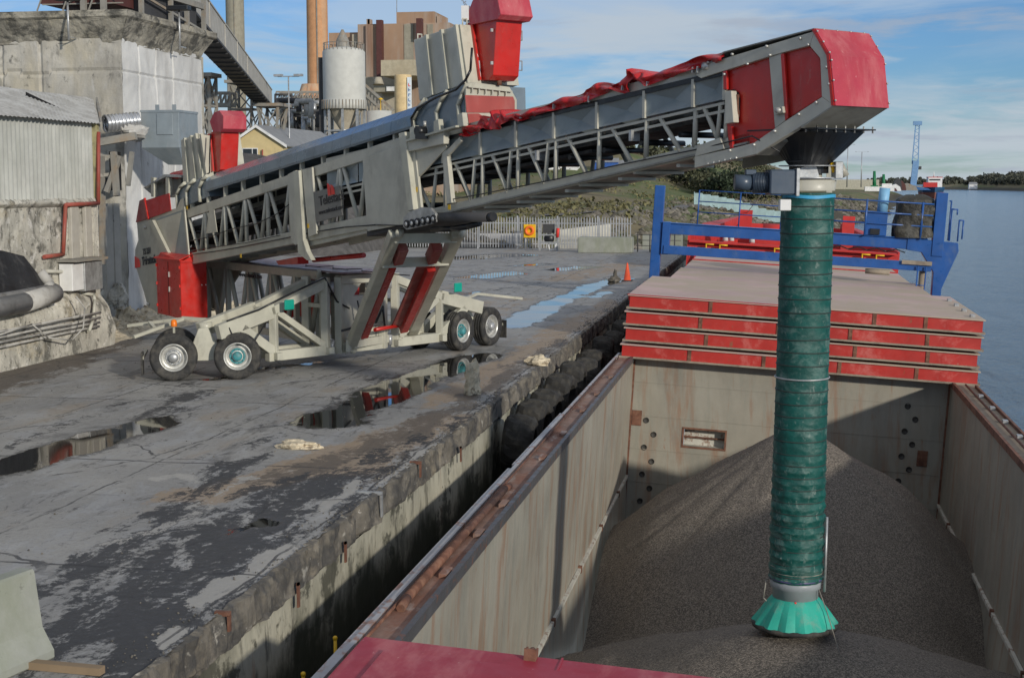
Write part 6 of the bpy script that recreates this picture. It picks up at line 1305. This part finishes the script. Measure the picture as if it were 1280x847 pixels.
# ================================================================ YELLOW HOUSE, PLANT, CHIMNEYS
def yb(px0, px1, yt, z0, Y, dy, name, mat, par=None, bev=0, yb_=None):
    a = wy(px0, yt, Y); b = wy(px1, yt, Y); z0 = wy(px0, yb_, Y).z if yb_ is not None else z0
    return MB().bx(a.x, b.x, Y, Y+dy, z0, (a.z+b.z)/2).build(name, mat, par, bev), a, b
HYY = 108
h_ = thing('yellow_house', 'yellow rendered house with slate roof showing above the conveyor cover', 'house', wy(340, 228, HYY)-V3((0, 0, 4.5)))
a, b = wy(298, 195, HYY), wy(354.5, 181, HYY); ap = wy(321, 158, HYY); xr = b.x; ze = wy(354, 181, HYY).z; 
xl = ap.x-(xr-ap.x); yr = 16
MB().prism([(xl, HYY, 0), (xr, HYY, 0), (xr, HYY, ze), (ap.x, HYY, ap.z-.1), (xl, HYY, ze)], (0, yr, 0)).build('house_wall', YWALL, h_)
ov = .35
def slope(s_): xe = xr if s_ > 0 else xl; return MB().prism([(ap.x, HYY-.25, ap.z), (xe+ov*s_, HYY-.25, ze-.15), (xe+ov*s_, HYY-.25, ze-.03), (ap.x, HYY-.25, ap.z+.14)], (0, yr+.5, 0))
for s_ in (1, -1):
    slope(s_).build('roof', SLATE, h_)
    xe = xr if s_ > 0 else xl; MB().prism([(ap.x, HYY-.3, ap.z-.1), (xe+ov*s_, HYY-.3, ze-.25), (xe+ov*s_, HYY-.3, ze-.02), (ap.x, HYY-.3, ap.z+.13)], (0, .06, 0)).build('barge_board', WHITE, h_)
a, b = wy(303.5, 196, HYY), wy(322.5, 185, HYY)
wn = MB().bx(a.x, b.x, HYY-.06, HYY-.02, a.z, b.z).build('window', WHITE, h_)
w3 = (b.x-a.x)
for x0, x1 in ((a.x+.06, a.x+w3*.62), (a.x+w3*.68, b.x-.06)): MB().bx(x0, x1, HYY-.08, HYY-.05, a.z+.07, b.z-.07).build('pane', GLASS, wn)
MB().bx(a.x-.1, b.x+.1, HYY-.15, HYY, a.z-.12, a.z-.02).build('sill', WHITE, wn)
for x0, x1, y0_, y1_ in ((344, 350, 184, 197), (333, 339, 184, 189)): a2, b2 = wy(x0, y1_, HYY), wy(x1, y0_, HYY); MB().bx(a2.x, b2.x, HYY-.03, HYY, a2.z, b2.z).build('blocked_opening', YWALL, h_)
MB().tube(wy(328, 200, HYY-.2), wy(328, 187, HYY-.2), .06, 6).build('downpipe', RUSTP, h_)
HEAP = M('dark_spoil', (.09, .085, .08), .95, var=.3, bmp=(.6, 1.5, .2))
tag(MB().grid(lambda u, v: V3((lerp(-46, -26, u), lerp(84, 104, v), 6.4*math.sin(math.pi*min(1, max(0, u)))**.6*math.sin(math.pi*v)**.6*(1+nz(u*4, v*4)*.12))), 50, 30).build('spoil_heap', HEAP), 'dark grey spoil heap in front of the yellow house', 'heap')
# grey chimney
def stack(px0, px1, pxb0, pxb1, ybm, D, top, mat, name, lab):
    a = D_((pxb0+pxb1)/2, ybm, D); r1 = (pxb1-pxb0)/2*D/F; r0 = (px1-px0)/2*D/F; H0 = D_((px0+px1)/2, 0, D).z
    t_ = thing(name, lab, 'chimney', V3((a.x, a.y, 0))); s_ = (r1-r0)/(H0-a.z)
    MB().lathe((a.x, a.y, 0), (0, 0, 1), [(r1+s_*a.z, 0), (r0, H0), (r0-s_*(top-H0), top), (r0-s_*(top-H0)-.4, top)], 36).build('shaft', mat, t_)
    for z in (top-1,): MB().lathe((a.x, a.y, z), (0, 0, 1), [(lerp(r1, r0, z/H0)*1.0, -.12), (lerp(r1, r0, z/H0)+.12, -.1), (lerp(r1, r0, z/H0)+.12, .1), (lerp(r1, r0, z/H0), .12)], 30).build('band', mat, t_)
    x_ = a.x+r0*.3; MB().beam((x_, a.y-r0*1.02, 4), (x_, a.y-r0*1.02, top), .12, .1, up=(0, 1, 0)).build('ladder_rail', OLDST, t_)
    return t_, a
stack(282.5, 305, 284.5, 307.5, 130, 245, 78, CHG, 'concrete_chimney', 'plain grey tapering concrete chimney rising out of the top of the picture')
oc, a = stack(383.5, 409.5, 384, 410.5, 78, 170, 55, CHO, 'rust_stained_chimney', 'orange rust stained chimney between the lattice steelwork and the white silo')
c = D_(390, 110, 168); MB().lathe((c.x, c.y, 6), (0, 0, 1), [(1.7, 0), (1.7, 8.5), (1.2, 10), (.0, 10)], 18).build('flue_housing', CHO, oc)
p_ = D_(377, 131, 160); MB().tube(p_, D_(381, 108, 162), .5, 10, .35).build('flue_branch', CHO, oc)
MB().bx(c.x+.6, c.x+1.6, c.y-2.4, c.y-1.9, 4, 13.5).build('white_stained_panel', CHG, oc)
# white silo
sc_ = D_(430.5, 130, 135); R_ = 26.5*135/F; zt_, z1_, z2_ = D_(430, 66, 135).z, D_(430, 137, 135).z, D_(430, 161, 135).z
si = thing('storage_silo', 'large pale cylindrical silo on a steel frame in front of the brown mill', 'silo', V3((sc_.x, sc_.y, 0)))
MB().lathe((sc_.x, sc_.y, 0), (0, 0, 1), [(R_, z1_), (R_, zt_), (R_*.9, zt_+.25), (0, zt_+.6)], 40).build('silo_shell', SILO, si)
MB().lathe((sc_.x, sc_.y, 0), (0, 0, 1), [(R_+.03, z1_), (R_+.12, z1_+.03), (R_+.12, z1_+.85), (R_+.03, z1_+.88)], 40).build('skirt_ring', SILO, si)
for i in range(22): t = math.pi*(1+i/21); x_, y_ = sc_.x+(R_+.14)*math.cos(t), sc_.y+(R_+.14)*math.sin(t); MB().beam((x_, y_, z1_), (x_, y_, z1_+.85), .06, .06, up=(1, 0, 0)).build('ring_stiffener', OLDST, si)
MB().lathe((sc_.x, sc_.y, 0), (0, 0, 1), [(R_*.86, z1_), (.5, z2_), (.5, z2_-.6)], 32).build('silo_cone', MILLG, si)
for i in range(8):
    t = i*math.pi/4+.2; x_, y_ = sc_.x+R_*.92*math.cos(t), sc_.y+R_*.92*math.sin(t); MB().beam((x_, y_, 0), (x_, y_, z1_), .22, .22, up=(1, 0, 0)).build('leg', STEEL, si)
    t2 = t+math.pi/4; x2, y2 = sc_.x+R_*.92*math.cos(t2), sc_.y+R_*.92*math.sin(t2)
    MB().beam((x_, y_, z2_-.2), (x2, y2, z2_-.2), .14, .14).build('leg_tie', STEEL, si); MB().beam((x_, y_, z2_-.3), (x2, y2, z2_-2.6), .09, .09).build('brace', STEEL, si); MB().beam((x2, y2, z2_-.3), (x_, y_, z2_-2.6), .09, .09).build('brace', STEEL, si)
mb = MB()
for i in range(28): t = i*math.pi/14; mb.tube((sc_.x+R_*.95*math.cos(t), sc_.y+R_*.95*math.sin(t), zt_), (sc_.x+R_*.95*math.cos(t), sc_.y+R_*.95*math.sin(t), zt_+.8), .03, 4)
mb.lathe((sc_.x, sc_.y, zt_+.8), (0, 0, 1), [(R_*.95, -.03), (R_*.95+.03, 0), (R_*.95, .03), (R_*.95, -.03)], 30).build('top_railing', OLDST, si)
MB().lathe((sc_.x-.1, sc_.y, zt_+.5), (0, 0, 1), [(.65, 0), (.6, .6), (.3, 1.2), (.1, 1.6), (0, 1.6)], 14).build('vent_head', OLDST, si)
MB().bx(sc_.x-R_*1.16, sc_.x-R_*.98, sc_.y-.6, sc_.y+.6, 5, zt_-.5).build('dark_riser', DKST, si)
# mill
ml = thing('cement_mill', 'big brown clad mill block with dark ducts on the skyline', 'industrial building', V3((-60, 236, 0)))
MY = 230
yb(411, 447, 41, 0, MY+2, 14, 'low_block', BROWN, ml); yb(447, 562, 29.5, 0, MY, 16, 'main_block', BROWN, ml); yb(495.5, 543, 15, 0, MY+3, 10, 'roof_block', BROWN, ml)
yb(440, 449, 43, 0, MY+1, 3, 'narrow_bay', MILLG, ml)  # narrow bay in the mill's plain concrete
yb(470, 477, 25, 0, MY-1.4, 1.2, 'tall_duct', DUCTR, ml, yb_=98); yb(520, 527, 23, 0, MY-1.4, 1.2, 'short_duct', DUCTR, ml, yb_=48); yb(505, 516.5, 30.5, 0, MY-.15, .3, 'pale_strip', CHG, ml, yb_=90); yb(534, 541, 30.5, 0, MY-.15, .3, 'pale_strip', CHG, ml, yb_=60)
yb(457, 470, 31, 0, MY-.6, .6, 'bay_face', BROWN, ml, yb_=115)
yb(476, 519, 75, 0, MY-12, 11, 'beige_box', M('beige_cladding', (.44, .39, .28), .8, layers=[((.34, .27, .17), .56, .12, .2, (1, 1, .3), .5)]), ml, yb_=95)
yb(467, 494, 106, 0, MY-8, 6, 'pale_box', CHG, ml, yb_=115); yb(483, 494, 108, 0, MY-8.3, .3, 'white_end', WHITE, ml, yb_=114)
for px, y0_, w in ((460, 24, 4), (548, 20, 4), (461, 24, 3)): yb(px-w/2, px+w/2, y0_, 0, MY+4, 1.5, 'roof_vent', BROWN, ml, yb_=31)
MB().tube(D_(496, 0, 236), D_(496, 16, 236), .05, 4).build('aerial', OLDST, ml)
a, b = D_(474, 103, 222), D_(474, 97, 222); MB().tube(D_(473, 106, 222), D_(473, 97, 222), .9, 12, .5).build('cyclone', MILLG, ml)
yb(447, 500, 96, 0, MY-3, 2.8, 'lower_storey', MILLG, ml)
mb = MB()
for i in range(9): a = D_(457+i*4, 112+i*3.5, 200); mb.beam(a, a+V3((0, 0, -3)), .2, .2, up=(1, 0, 0))
for y_ in (0, 12): mb.beam(D_(455, 105+y_, 200), D_(492, 138+y_, 200), .3, .35)
mb.build('inclined_walkway', OLDST, ml)
# ochre silo with upright sign
c = D_(504, 130, 190); r = 10.8*190/F; zt_ = D_(504, 96, 190).z
os_ = thing('ochre_silo', 'narrow ochre silo with a tall white lettered strip beside the grey casing', 'silo', V3((c.x, c.y, 0)))
MB().lathe((c.x, c.y, 0), (0, 0, 1), [(r, 0), (r, zt_), (r*.96, zt_+.2), (0, zt_+.3)], 32).build('silo_shell', OCHRE, os_)
a, b = wy(509.3, 140, c.y-r*.92), wy(514.3, 96.5, c.y-r*.92); sg = MB().bx(a.x, b.x, c.y-r*.94, c.y-r*.9, a.z, b.z).build('upright_sign', M('sign_white', (.7, .76, .8), .6), os_)
SB = M('sign_blue', (.03, .12, .3), .6)
for i in range(6):
    z_ = lerp(a.z, b.z, .8-i*.145); w_ = b.x-a.x; MB().bx(a.x+w_*.25, a.x+w_*.42, c.y-r*.95, c.y-r*.94, z_-.3, z_+.1).bx(a.x+w_*.42, a.x+w_*.75, c.y-r*.95, c.y-r*.94, z_-.3+(i%3)*.13, z_-.2+(i%3)*.13).build('lettering', [SB, LRED][0 if i else 1], os_)
tk = D_(474, 150, 170); tg = thing('low_tank', 'squat pale tank at the foot of the brown mill right of the white silo', 'tank', V3((tk.x, tk.y, 0)))
MB().lathe((tk.x, tk.y, 0), (0, 0, 1), [(1.5, 0), (1.5, D_(474, 139, 170).z), (0, D_(474, 138, 170).z)], 28).build('tank_shell', SILO, tg)
MB().lathe((tk.x+.2, tk.y, D_(474, 139, 170).z), (0, 0, 1), [(.05, 0), (.05, 1.3), (.35, 1.4), (.0, 1.6)], 8).build('yellow_beacon_post', YEL, tg)
# gallery
ga = thing('conveyor_gallery', 'long covered conveyor gallery sloping down from the bunker roof past the chimney', 'conveyor gallery', D_(300, 90, 105))
g0, g1 = D_(258, 31, 68), D_(340, 122, 125); g0 = g0-(g1-g0)*.25; g0.z += .8; gu = (g1-g0).normalized(); gs = gu.cross(W_).normalized(); gup = gs.cross(gu).normalized()
if gs.x < 0: gs = -gs
mb = MB(); pass
def gal(o, w0, w1, h0, h1, nm, mat): return MB().prism([g0+gs*w0+W_*h0, g0+gs*w1+W_*h0, g0+gs*w1+W_*h1, g0+gs*w0+W_*h1], g1-g0).build(nm, mat, ga)
gal(0, -1.4, .0, -.62, .62, 'gallery_body', GALL); gal(0, -1.45, .05, .62, .7, 'gallery_roof', GALL); gal(0, -1.35, .02, -.74, -.62, 'gallery_floor', DKST)
for i in range(26): q = lerp(g0, g1, (i+.5)/26); MB().beam(q-gs*1.3+W_*-.78, q+gs*.0+W_*-.78, .14, .1).build('floor_beam', DKST, ga)
for i in range(5): q = lerp(g0, g1, .1+i*.12); MB().beam(q+gs*.03+W_*-.6, q+gs*.03+W_*.6, .04, .04, up=gu).build('side_rib', GALL, ga)
# lattice trestles and pipe bridges
def trestle(px0, px1, yt, D, name, lab, mat=OLDST, flare=1.0, nb=4, grp='steel trestles', dep=2.2, zb=0):
    a, b = D_(px0, yt, D), D_(px1, yt, D); t_ = thing(name, lab, 'trestle', V3(((a.x+b.x)/2, a.y, zb)), grp); zt = a.z; c = (a+b)/2; hw = (b.x-a.x)/2
    cor = [(-hw, 0), (hw, 0), (hw, dep), (-hw, dep)]; zs = [zb+(zt-zb)*i/nb for i in range(nb+1)]
    def cp_(k, z): t = (z-zb)/(zt-zb); f = 1 if t > .8 else .72; f = lerp(1.25, f, min(1, t*1.4)) if flare else 1; return V3((c.x+cor[k][0]*f, a.y+dep/2+(cor[k][1]-dep/2)*f, z))
    for k in range(4):
        for z0, z1 in zip(zs, zs[1:]):
            MB().beam(cp_(k, z0), cp_(k, z1), .18, .18, up=(0, 1, 0)).build('leg', mat, t_)
            k2 = (k+1) % 4; MB().beam(cp_(k, z1), cp_(k2, z1), .14, .14).build('tie', mat, t_); MB().beam(cp_(k, z0), cp_(k2, z1), .09, .09).build('brace', mat, t_); MB().beam(cp_(k2, z0), cp_(k, z1), .09, .09).build('brace', mat, t_)
    MB().bx(c.x-hw-.3, c.x+hw+.3, a.y-.3, a.y+dep+.3, zt, zt+.25).build('platform', mat, t_)
    return t_
trestle(286, 316, 104, 118, 'steel_trestle', 'tan lattice trestle carrying the gallery beside the grey chimney', nb=6)
trestle(322, 349, 133, 116, 'steel_trestle', 'shorter lattice trestle under the lower end of the gallery', nb=5)
trestle(249, 262, 96, 95, 'steel_trestle', 'slim lattice stair tower right behind the concrete bunker', nb=6, flare=0, dep=1.2)
trestle(262, 268, 60, 96, 'steel_trestle', 'thin tall lattice mast behind the bunker with small brackets', nb=8, flare=0, dep=.5) if False else None
trestle(360, 382, 138, 150, 'steel_trestle', 'dark lattice tower behind the light mast', DKST, 0, 5, dep=3)
trestle(386, 404, 126, 152, 'steel_trestle', 'dark lattice tower below the rust stained chimney', DKST, 0, 5, dep=3)
def bridge(px0, px1, y0, y1, D, lab, mat=OLDST, n=8):
    t_ = thing('pipe_bridge', lab, 'pipe bridge', D_((px0+px1)/2, y1, D), 'pipe bridges')
    for off in (0, 1.2):
        o = V3((0, off, 0)); A, B, A2, B2 = D_(px0, y0, D)+o, D_(px1, y0, D)+o, D_(px0, y1, D)+o, D_(px1, y1, D)+o
        MB().beam(A, B, .14, .18).build('chord', mat, t_); MB().beam(A2, B2, .16, .3).build('chord', mat, t_)
        for i in range(n+1):
            MB().beam(lerp(A, B, i/n), lerp(A2, B2, i/n), .09, .09, up=(0, 1, 0)).build('strut', mat, t_)
            if i < n: MB().beam(lerp(A2, B2, i/n), lerp(A, B, (i+1)/n), .07, .07, up=(0, 1, 0)).build('brace', mat, t_)
    return t_
bridge(250, 288, 116, 131, 112, 'blue grey pipe bridge between the stair tower and the trestle', n=6)
bridge(345, 412, 115, 127, 150, 'long tan pipe bridge running to the rust stained chimney', n=10)
bridge(340, 408, 138, 144, 148, 'dark lower walkway bridge below the long tan pipe bridge', DKST, n=8)
pb_ = thing('plant_shed', 'low grey process building behind the dark lattice towers', 'building', D_(385, 170, 158))
yb(352, 404, 146, 0, 156, 8, 'shed_wall', MILLG, pb_); yb(366, 395, 150, 0, 155.6, .3, 'dark_bay', DKST, pb_, yb_=175)
pw_ = thing('plant_pipework', 'tangle of grey and tan pipes beneath the pipe bridges', 'pipework', D_(375, 150, 147)); rs = random.Random(21)
for i in range(16):
    x0 = rs.uniform(344, 398); y0_ = rs.uniform(116, 150); x1 = x0+rs.uniform(6, 30); y1 = y0_+rs.choice([0, 0, 6, 12]); D0 = rs.uniform(142, 155)
    MB().path([D_(x0, y0_+rs.uniform(5, 25), D0), D_(x0, y0_, D0), D_(min(x1, 406), y0_, D0), D_(min(x1, 406), y1+rs.uniform(0, 20), D0)], rs.uniform(.1, .3), 7).build('pipe', rs.choice([OLDST, DKST, STEEL, PIPEW]), pw_)
# light mast
def mast(px, yt, yb__, D, lab, grp='tall lighting masts', r=.07, zb=None):
    a, b = D_(px, yt, D), D_(px, yb__, D); b = V3((a.x, a.y, b.z if zb is None else zb)); t_ = thing('light_mast', lab, 'light mast', b, grp)
    MB().tube(b, a, r*1.3, 8, r*.8).build('pole', STEEL, t_)
    MB().bx(a.x-.9*r/.07, a.x+.9*r/.07, a.y-.05, a.y+.05, a.z-.02, a.z+.06).build('cross_arm', STEEL, t_)
    for s_ in (-1, 1): MB().bx(a.x+s_*.85*r/.07-.35, a.x+s_*.85*r/.07+.35, a.y-.2, a.y+.2, a.z+.02, a.z+.2).build('lamp_head', STEEL, t_)
mast(360.5, 96, 165, 115, 'twin headed light mast behind the yellow house roof', zb=0)
mast(1060, 181, 234, 620, 'tall thin light mast nearest the green spout, standing before the warehouse', r=.22)
mast(1077.5, 190, 234, 640, 'tall thin light mast right of the warehouse end, far along the quay', r=.22)
# ================================================================ FAR QUAY ON THE RIGHT
a = D_(1032, 226, 700); yb(1032, 1099, 224.5, 0, a.y, 40, 'warehouse', FARW); tag(bpy.data.objects['warehouse'], 'long low cream warehouse far behind the loading spout', 'warehouse')
tg = thing('steel_column', 'pale tan column behind the spout head by the river', 'column', D_(1037, 240, 220)); MB().beam(D_(1036.5, 245, 230), D_(1036.5, 190, 230), .9, .9, up=(0, 1, 0)).build('column_shaft', FARW, tg)
GRP = M('green_post_paint', (.01, .16, .06), .5)
for px, y0_, lab in ((1093, 214, 'green harbour post left of the pair on the far quay'), (1104.5, 218, 'shorter green harbour post right of the pair on the far quay')):
    a, b = D_(px, y0_, 640), D_(px, 234, 640); t_ = thing('harbour_post', lab, 'post', b, 'green posts on the far quay'); MB().tube(b, a, .9, 8, .6).build('post_shaft', GRP, t_); MB().bx(b.x-1.6, b.x+1.6, b.y-1, b.y+1, b.z-1, b.z+.8).build('post_foot', GRP, t_)
a = D_(1090, 236, 600); t_ = thing('moored_barge', 'small pale workboat on the far quay below the green posts', 'boat', a); MB().bx(a.x-3, a.x+9, a.y-2, a.y+2, a.z-1, a.z+.9).build('hull', WHITE, t_); MB().bx(a.x+4, a.x+8, a.y-1.5, a.y+1.5, a.z+.9, a.z+2.2).build('cabin', WHITE, t_)
for i, (px, D, w, h, m) in enumerate(((1118, 620, 3, 3, WHITE), (1122, 640, 2, 6, DKST), (1126, 650, 2.5, 4.5, DUCTR), (1131, 660, 6, 3.4, OLDST), (1110, 600, 4, 2, DUCTR), (1140, 690, 9, 1.6, M('far_blue', (.03, .12, .3), .5)), (1147, 720, 4, 2.0, OLDST))):
    a = D_(px, 235, D); a.z = .8; tag(MB().prism([a+V3((-w, 0, 0)), a+V3((w, 0, 0)), a+V3((w*.8, 0, h*.6)), a+V3((w*.2, 0, h)), a+V3((-w*.7, 0, h*.7))], (0, 4, 0)).build('quay_plant', m),
        ['white cabin on the far quay left of the crane', 'dark upright machine on the far quay', 'maroon machine on the far quay beside the dark one', 'grey scrap heap on the far quay left of the crane', 'maroon skip on the far quay near the green posts', 'blue crane undercarriage deck on the far quay', 'grey shed between the crane and the moored ship'][i], ['cabin', 'machine', 'machine', 'heap', 'skip', 'crane deck', 'shed'][i])
# harbour crane
CR = M('hazed_crane_blue', (.16, .3, .5), .5); a = D_(1141, 236, 780); cz = thing('harbour_crane', 'tall blue harbour crane standing on the far quay beside the moored ship', 'crane', V3((a.x, a.y, 1)))  # distance haze mixed into the crane paint, a paler blue
def cr(px, py): p = D_(px, py, 780); return V3((p.x, a.y, p.z))
MB().beam(cr(1141, 236), cr(1144.5, 201), 3.2, 3.2, up=(0, 1, 0)).build('tower', CR, cz)
for o in (-1.6, 1.6): MB().beam(cr(1143.5, 205)+V3((o, 0, 0)), cr(1146, 156)+V3((o*.6, 0, 0)), .55, .55, up=(0, 1, 0)).build('jib_chord', CR, cz)
for i in range(12):
    t0, t1 = i/12, (i+1)/12; A_, B_ = cr(1143.5, 205), cr(1146, 156); s_ = 1 if i % 2 else -1
    MB().beam(lerp(A_, B_, t0)+V3((1.5*s_, 0, 0)), lerp(A_, B_, t1)+V3((-1.2*s_, 0, 0)), .3, .3, up=(0, 1, 0)).build('jib_brace', CR, cz)
MB().bx(cr(1146, 155).x-2.3, cr(1146, 155).x+2.3, a.y-1, a.y+1, cr(0, 157).z, cr(0, 152).z).build('jib_head', CR, cz)
MB().bx(cr(1147, 210).x-1.2, cr(1147, 210).x+1.8, a.y-1, a.y+1, cr(0, 212).z, cr(0, 208).z).build('cab', DKST, cz)
MB().bx(cr(1137, 230).x-2, cr(1147, 230).x+3, a.y-4, a.y+4, 1, cr(0, 231).z).build('undercarriage', CR, cz)
# moored ship far off, bow on
a = D_(1168, 246, 760); bx0, bx1 = D_(1154.5, 240, 760).x, D_(1182, 240, 760).x; hz = lambda y: D_(1168, y, 760).z
fsn = thing('distant_ship', 'small blue and red cargo ship moored far off beside the blue crane', 'ship', V3((a.x, a.y, -4)))
mid = (bx0+bx1)/2; hw = (bx1-bx0)/2
def hullp(z0, z1, f0, f1): return MB().add([V3((mid-hw*f0, a.y+8, z0)), V3((mid, a.y, z0)), V3((mid+hw*f0, a.y+8, z0)), V3((mid+hw*f0, a.y+34, z0)), V3((mid-hw*f0, a.y+34, z0)), V3((mid-hw*f1, a.y+5, z1)), V3((mid, a.y-2, z1)), V3((mid+hw*f1, a.y+5, z1)), V3((mid+hw*f1, a.y+34, z1)), V3((mid-hw*f1, a.y+34, z1))], [(0, 1, 6, 5), (1, 2, 7, 6), (2, 3, 8, 7), (3, 4, 9, 8), (4, 0, 5, 9), (5, 6, 7, 8, 9)])
hullp(-4.3, hz(240.5), .88, .93).build('lower_hull', SHIPO, fsn); hullp(hz(240.5)+.02, hz(234), .93, 1.0).build('upper_hull', SHIPB, fsn)
MB().bx(bx0+.5, mid+2, a.y+6, a.y+10, hz(234), hz(228)).build('red_forecastle', SHIPR, fsn)
MB().bx(mid-2, bx1-.5, a.y+14, a.y+24, hz(234), hz(222)).build('bridge_house', WHITE, fsn); MB().bx(mid-1.5, bx1-1.5, a.y+13.8, a.y+14, hz(225.5), hz(223.8)).build('bridge_windows', GLASS, fsn); MB().bx(mid-2.2, bx1-.3, a.y+14, a.y+24, hz(222), hz(221)).build('red_roof', SHIPR, fsn)
MB().tube((mid+1, a.y+16, hz(221)), (mid+1, a.y+16, hz(214)), .3, 6, .1).build('mast', WHITE, fsn)
p = D_(1169, 255, 560); 
# pale fence on the bank and channel marker
pf = thing('bank_fence', 'pale blue palisade fence along the bank under the boom end', 'fence', D_(925, 243, 235))
for i in range(12):
    a, b = D_(868+i*10, 242, 238), D_(878+i*10-.3, 242, 238); z = land_h(a.x, a.y); MB().bx(a.x, b.x, a.y, a.y+.1, z, z+1.9).build('fence_panel', PALEF, pf); MB().bx(a.x-.06, a.x+.06, a.y-.08, a.y+.1, z, z+2.1).build('post', PALEF, pf)
p = D_(764, 216, 300); z = land_h(p.x, p.y)
for i, (px, m, w, lab, ct) in enumerate(((757, M('shed_blue', (.03, .1, .35), .5), 2.5, 'small blue shed on the hillside seen through the boom lattice', 'shed'), (775, WHITE, 3, 'small white cabin on the hillside seen through the boom lattice', 'cabin'), (700, WHITE, 3.5, 'pale cottage on the hillside behind the boom lattice', 'house'))):
    p = D_(px, 219, 290); z = land_h(p.x, p.y); tt = thing('hillside_shed' if i < 2 else 'hillside_cottage', lab, ct, V3((p.x, p.y, z)))
    MB().bx(p.x-w, p.x+w, p.y, p.y+4, z-.5, z+2.2).build('shed_wall', m, tt); MB().prism([(p.x-w-.2, p.y-.2, z+2.2), (p.x+w+.2, p.y-.2, z+2.2), (p.x+w, p.y+2, z+3.1), (p.x-w, p.y+2, z+3.1)], (0, .15, 0)).build('shed_roof', SLATE, tt)
# ================================================================ LIGHT, SKY, CAMERA
SUNV = V3((.70, -.714, 0)).normalized(); EL = math.radians(15.5); AZ = math.atan2(SUNV.x, SUNV.y)
w = bpy.data.worlds.new('World'); SC.world = w; w.use_nodes = True; nt = w.node_tree; bg = nt.nodes['Background']
sky = nt.nodes.new('ShaderNodeTexSky'); sky.sky_type = 'NISHITA'; sky.sun_disc = False; sky.sun_elevation = EL; sky.sun_rotation = AZ
sky.air_density = 1.0; sky.dust_density = .1; sky.ozone_density = 4.
tc = nt.nodes.new('ShaderNodeTexCoord'); sp3 = nt.nodes.new('ShaderNodeSeparateXYZ'); nt.links.new(tc.outputs['Generated'], sp3.inputs[0])
zz = mth(nt, 'ADD', mth(nt, 'MAXIMUM', sp3.outputs[2], 0), .09)
cb = nt.nodes.new('ShaderNodeCombineXYZ'); nt.links.new(mth(nt, 'DIVIDE', sp3.outputs[0], zz), cb.inputs[0]); nt.links.new(mth(nt, 'DIVIDE', sp3.outputs[1], zz), cb.inputs[1])
def cn(scale, det, off, dist=.3):
    mp = nt.nodes.new('ShaderNodeMapping'); mp.inputs['Location'].default_value = off; nt.links.new(cb.outputs[0], mp.inputs[0])
    return noise(nt, scale, det, .58, dist=dist, co=mp.outputs[0])
veil = rng(nt, cn(.55, 9, (3.2, 1.1, 0), .8), .46, .62, 0, .5)
cum = rng(nt, cn(1.0, 10, (7.3, 4.4, 2)), .55, .66, 0, .85)
low = rng(nt, sp3.outputs[2], .0, .13, 1, 0)
strat = rng(nt, cn(.75, 9, (1.7, 9.4, 5)), .4, .62, 0, .85)
tm = nt.nodes.new('ShaderNodeMix'); tm.data_type = 'RGBA'; tm.blend_type = 'MULTIPLY'; tm.inputs[0].default_value = 1; tm.inputs[7].default_value = (.66, .86, 1.16, 1); nt.links.new(sky.outputs[0], tm.inputs[6]); col = tm.outputs[2]
col = mix(nt, veil, col, (6.3, 7.0, 7.6))
col = mix(nt, mth(nt, 'MULTIPLY', strat, low), col, (5.6, 6.3, 7.0))
wht = rng(nt, cn(.8, 11, (11.3, 2.4, 7), .6), .48, .64, 0, .75)
col = mix(nt, wht, col, (5.5, 6.2, 6.9))
col = mix(nt, mth(nt, 'MULTIPLY', cum, .8), col, (4.2, 4.75, 5.7))
col = mix(nt, rng(nt, sp3.outputs[2], .35, .7, 0, .75), col, (6.2, 6.3, 6.5))  # white cloud added overhead, above the view, to neutralise the ambient light
nt.links.new(col, bg.inputs[0]); bg.inputs[1].default_value = .098
sd = bpy.data.lights.new('sun', 'SUN'); sd.energy = 3.2; sd.angle = math.radians(2.2); sd.color = (1, .93, .82)
so = bpy.data.objects.new('sun', sd); C.objects.link(so)
dirv = V3((SUNV.x*math.cos(EL), SUNV.y*math.cos(EL), math.sin(EL))); so.rotation_euler = (-dirv).to_track_quat('-Z', 'Y').to_euler(); so.location = (20, -30, 40)
cam = bpy.data.cameras.new('camera'); co = bpy.data.objects.new('camera', cam); C.objects.link(co); SC.camera = co
cam.sensor_width = 36; cam.lens = 36*F/1280; cam.clip_end = 9000; cam.clip_start = .1; co.location = CAM
from mathutils import Matrix
co.matrix_world = Matrix(((RT.x, UP.x, -FW.x, 0), (RT.y, UP.y, -FW.y, 0), (RT.z, UP.z, -FW.z, HC), (0, 0, 0, 1)))
vs_ = SC.view_settings; vs_.view_transform = 'Standard'; vs_.look = 'None'; vs_.gamma = 1; vs_.exposure = -.13; vs_.use_curve_mapping = False
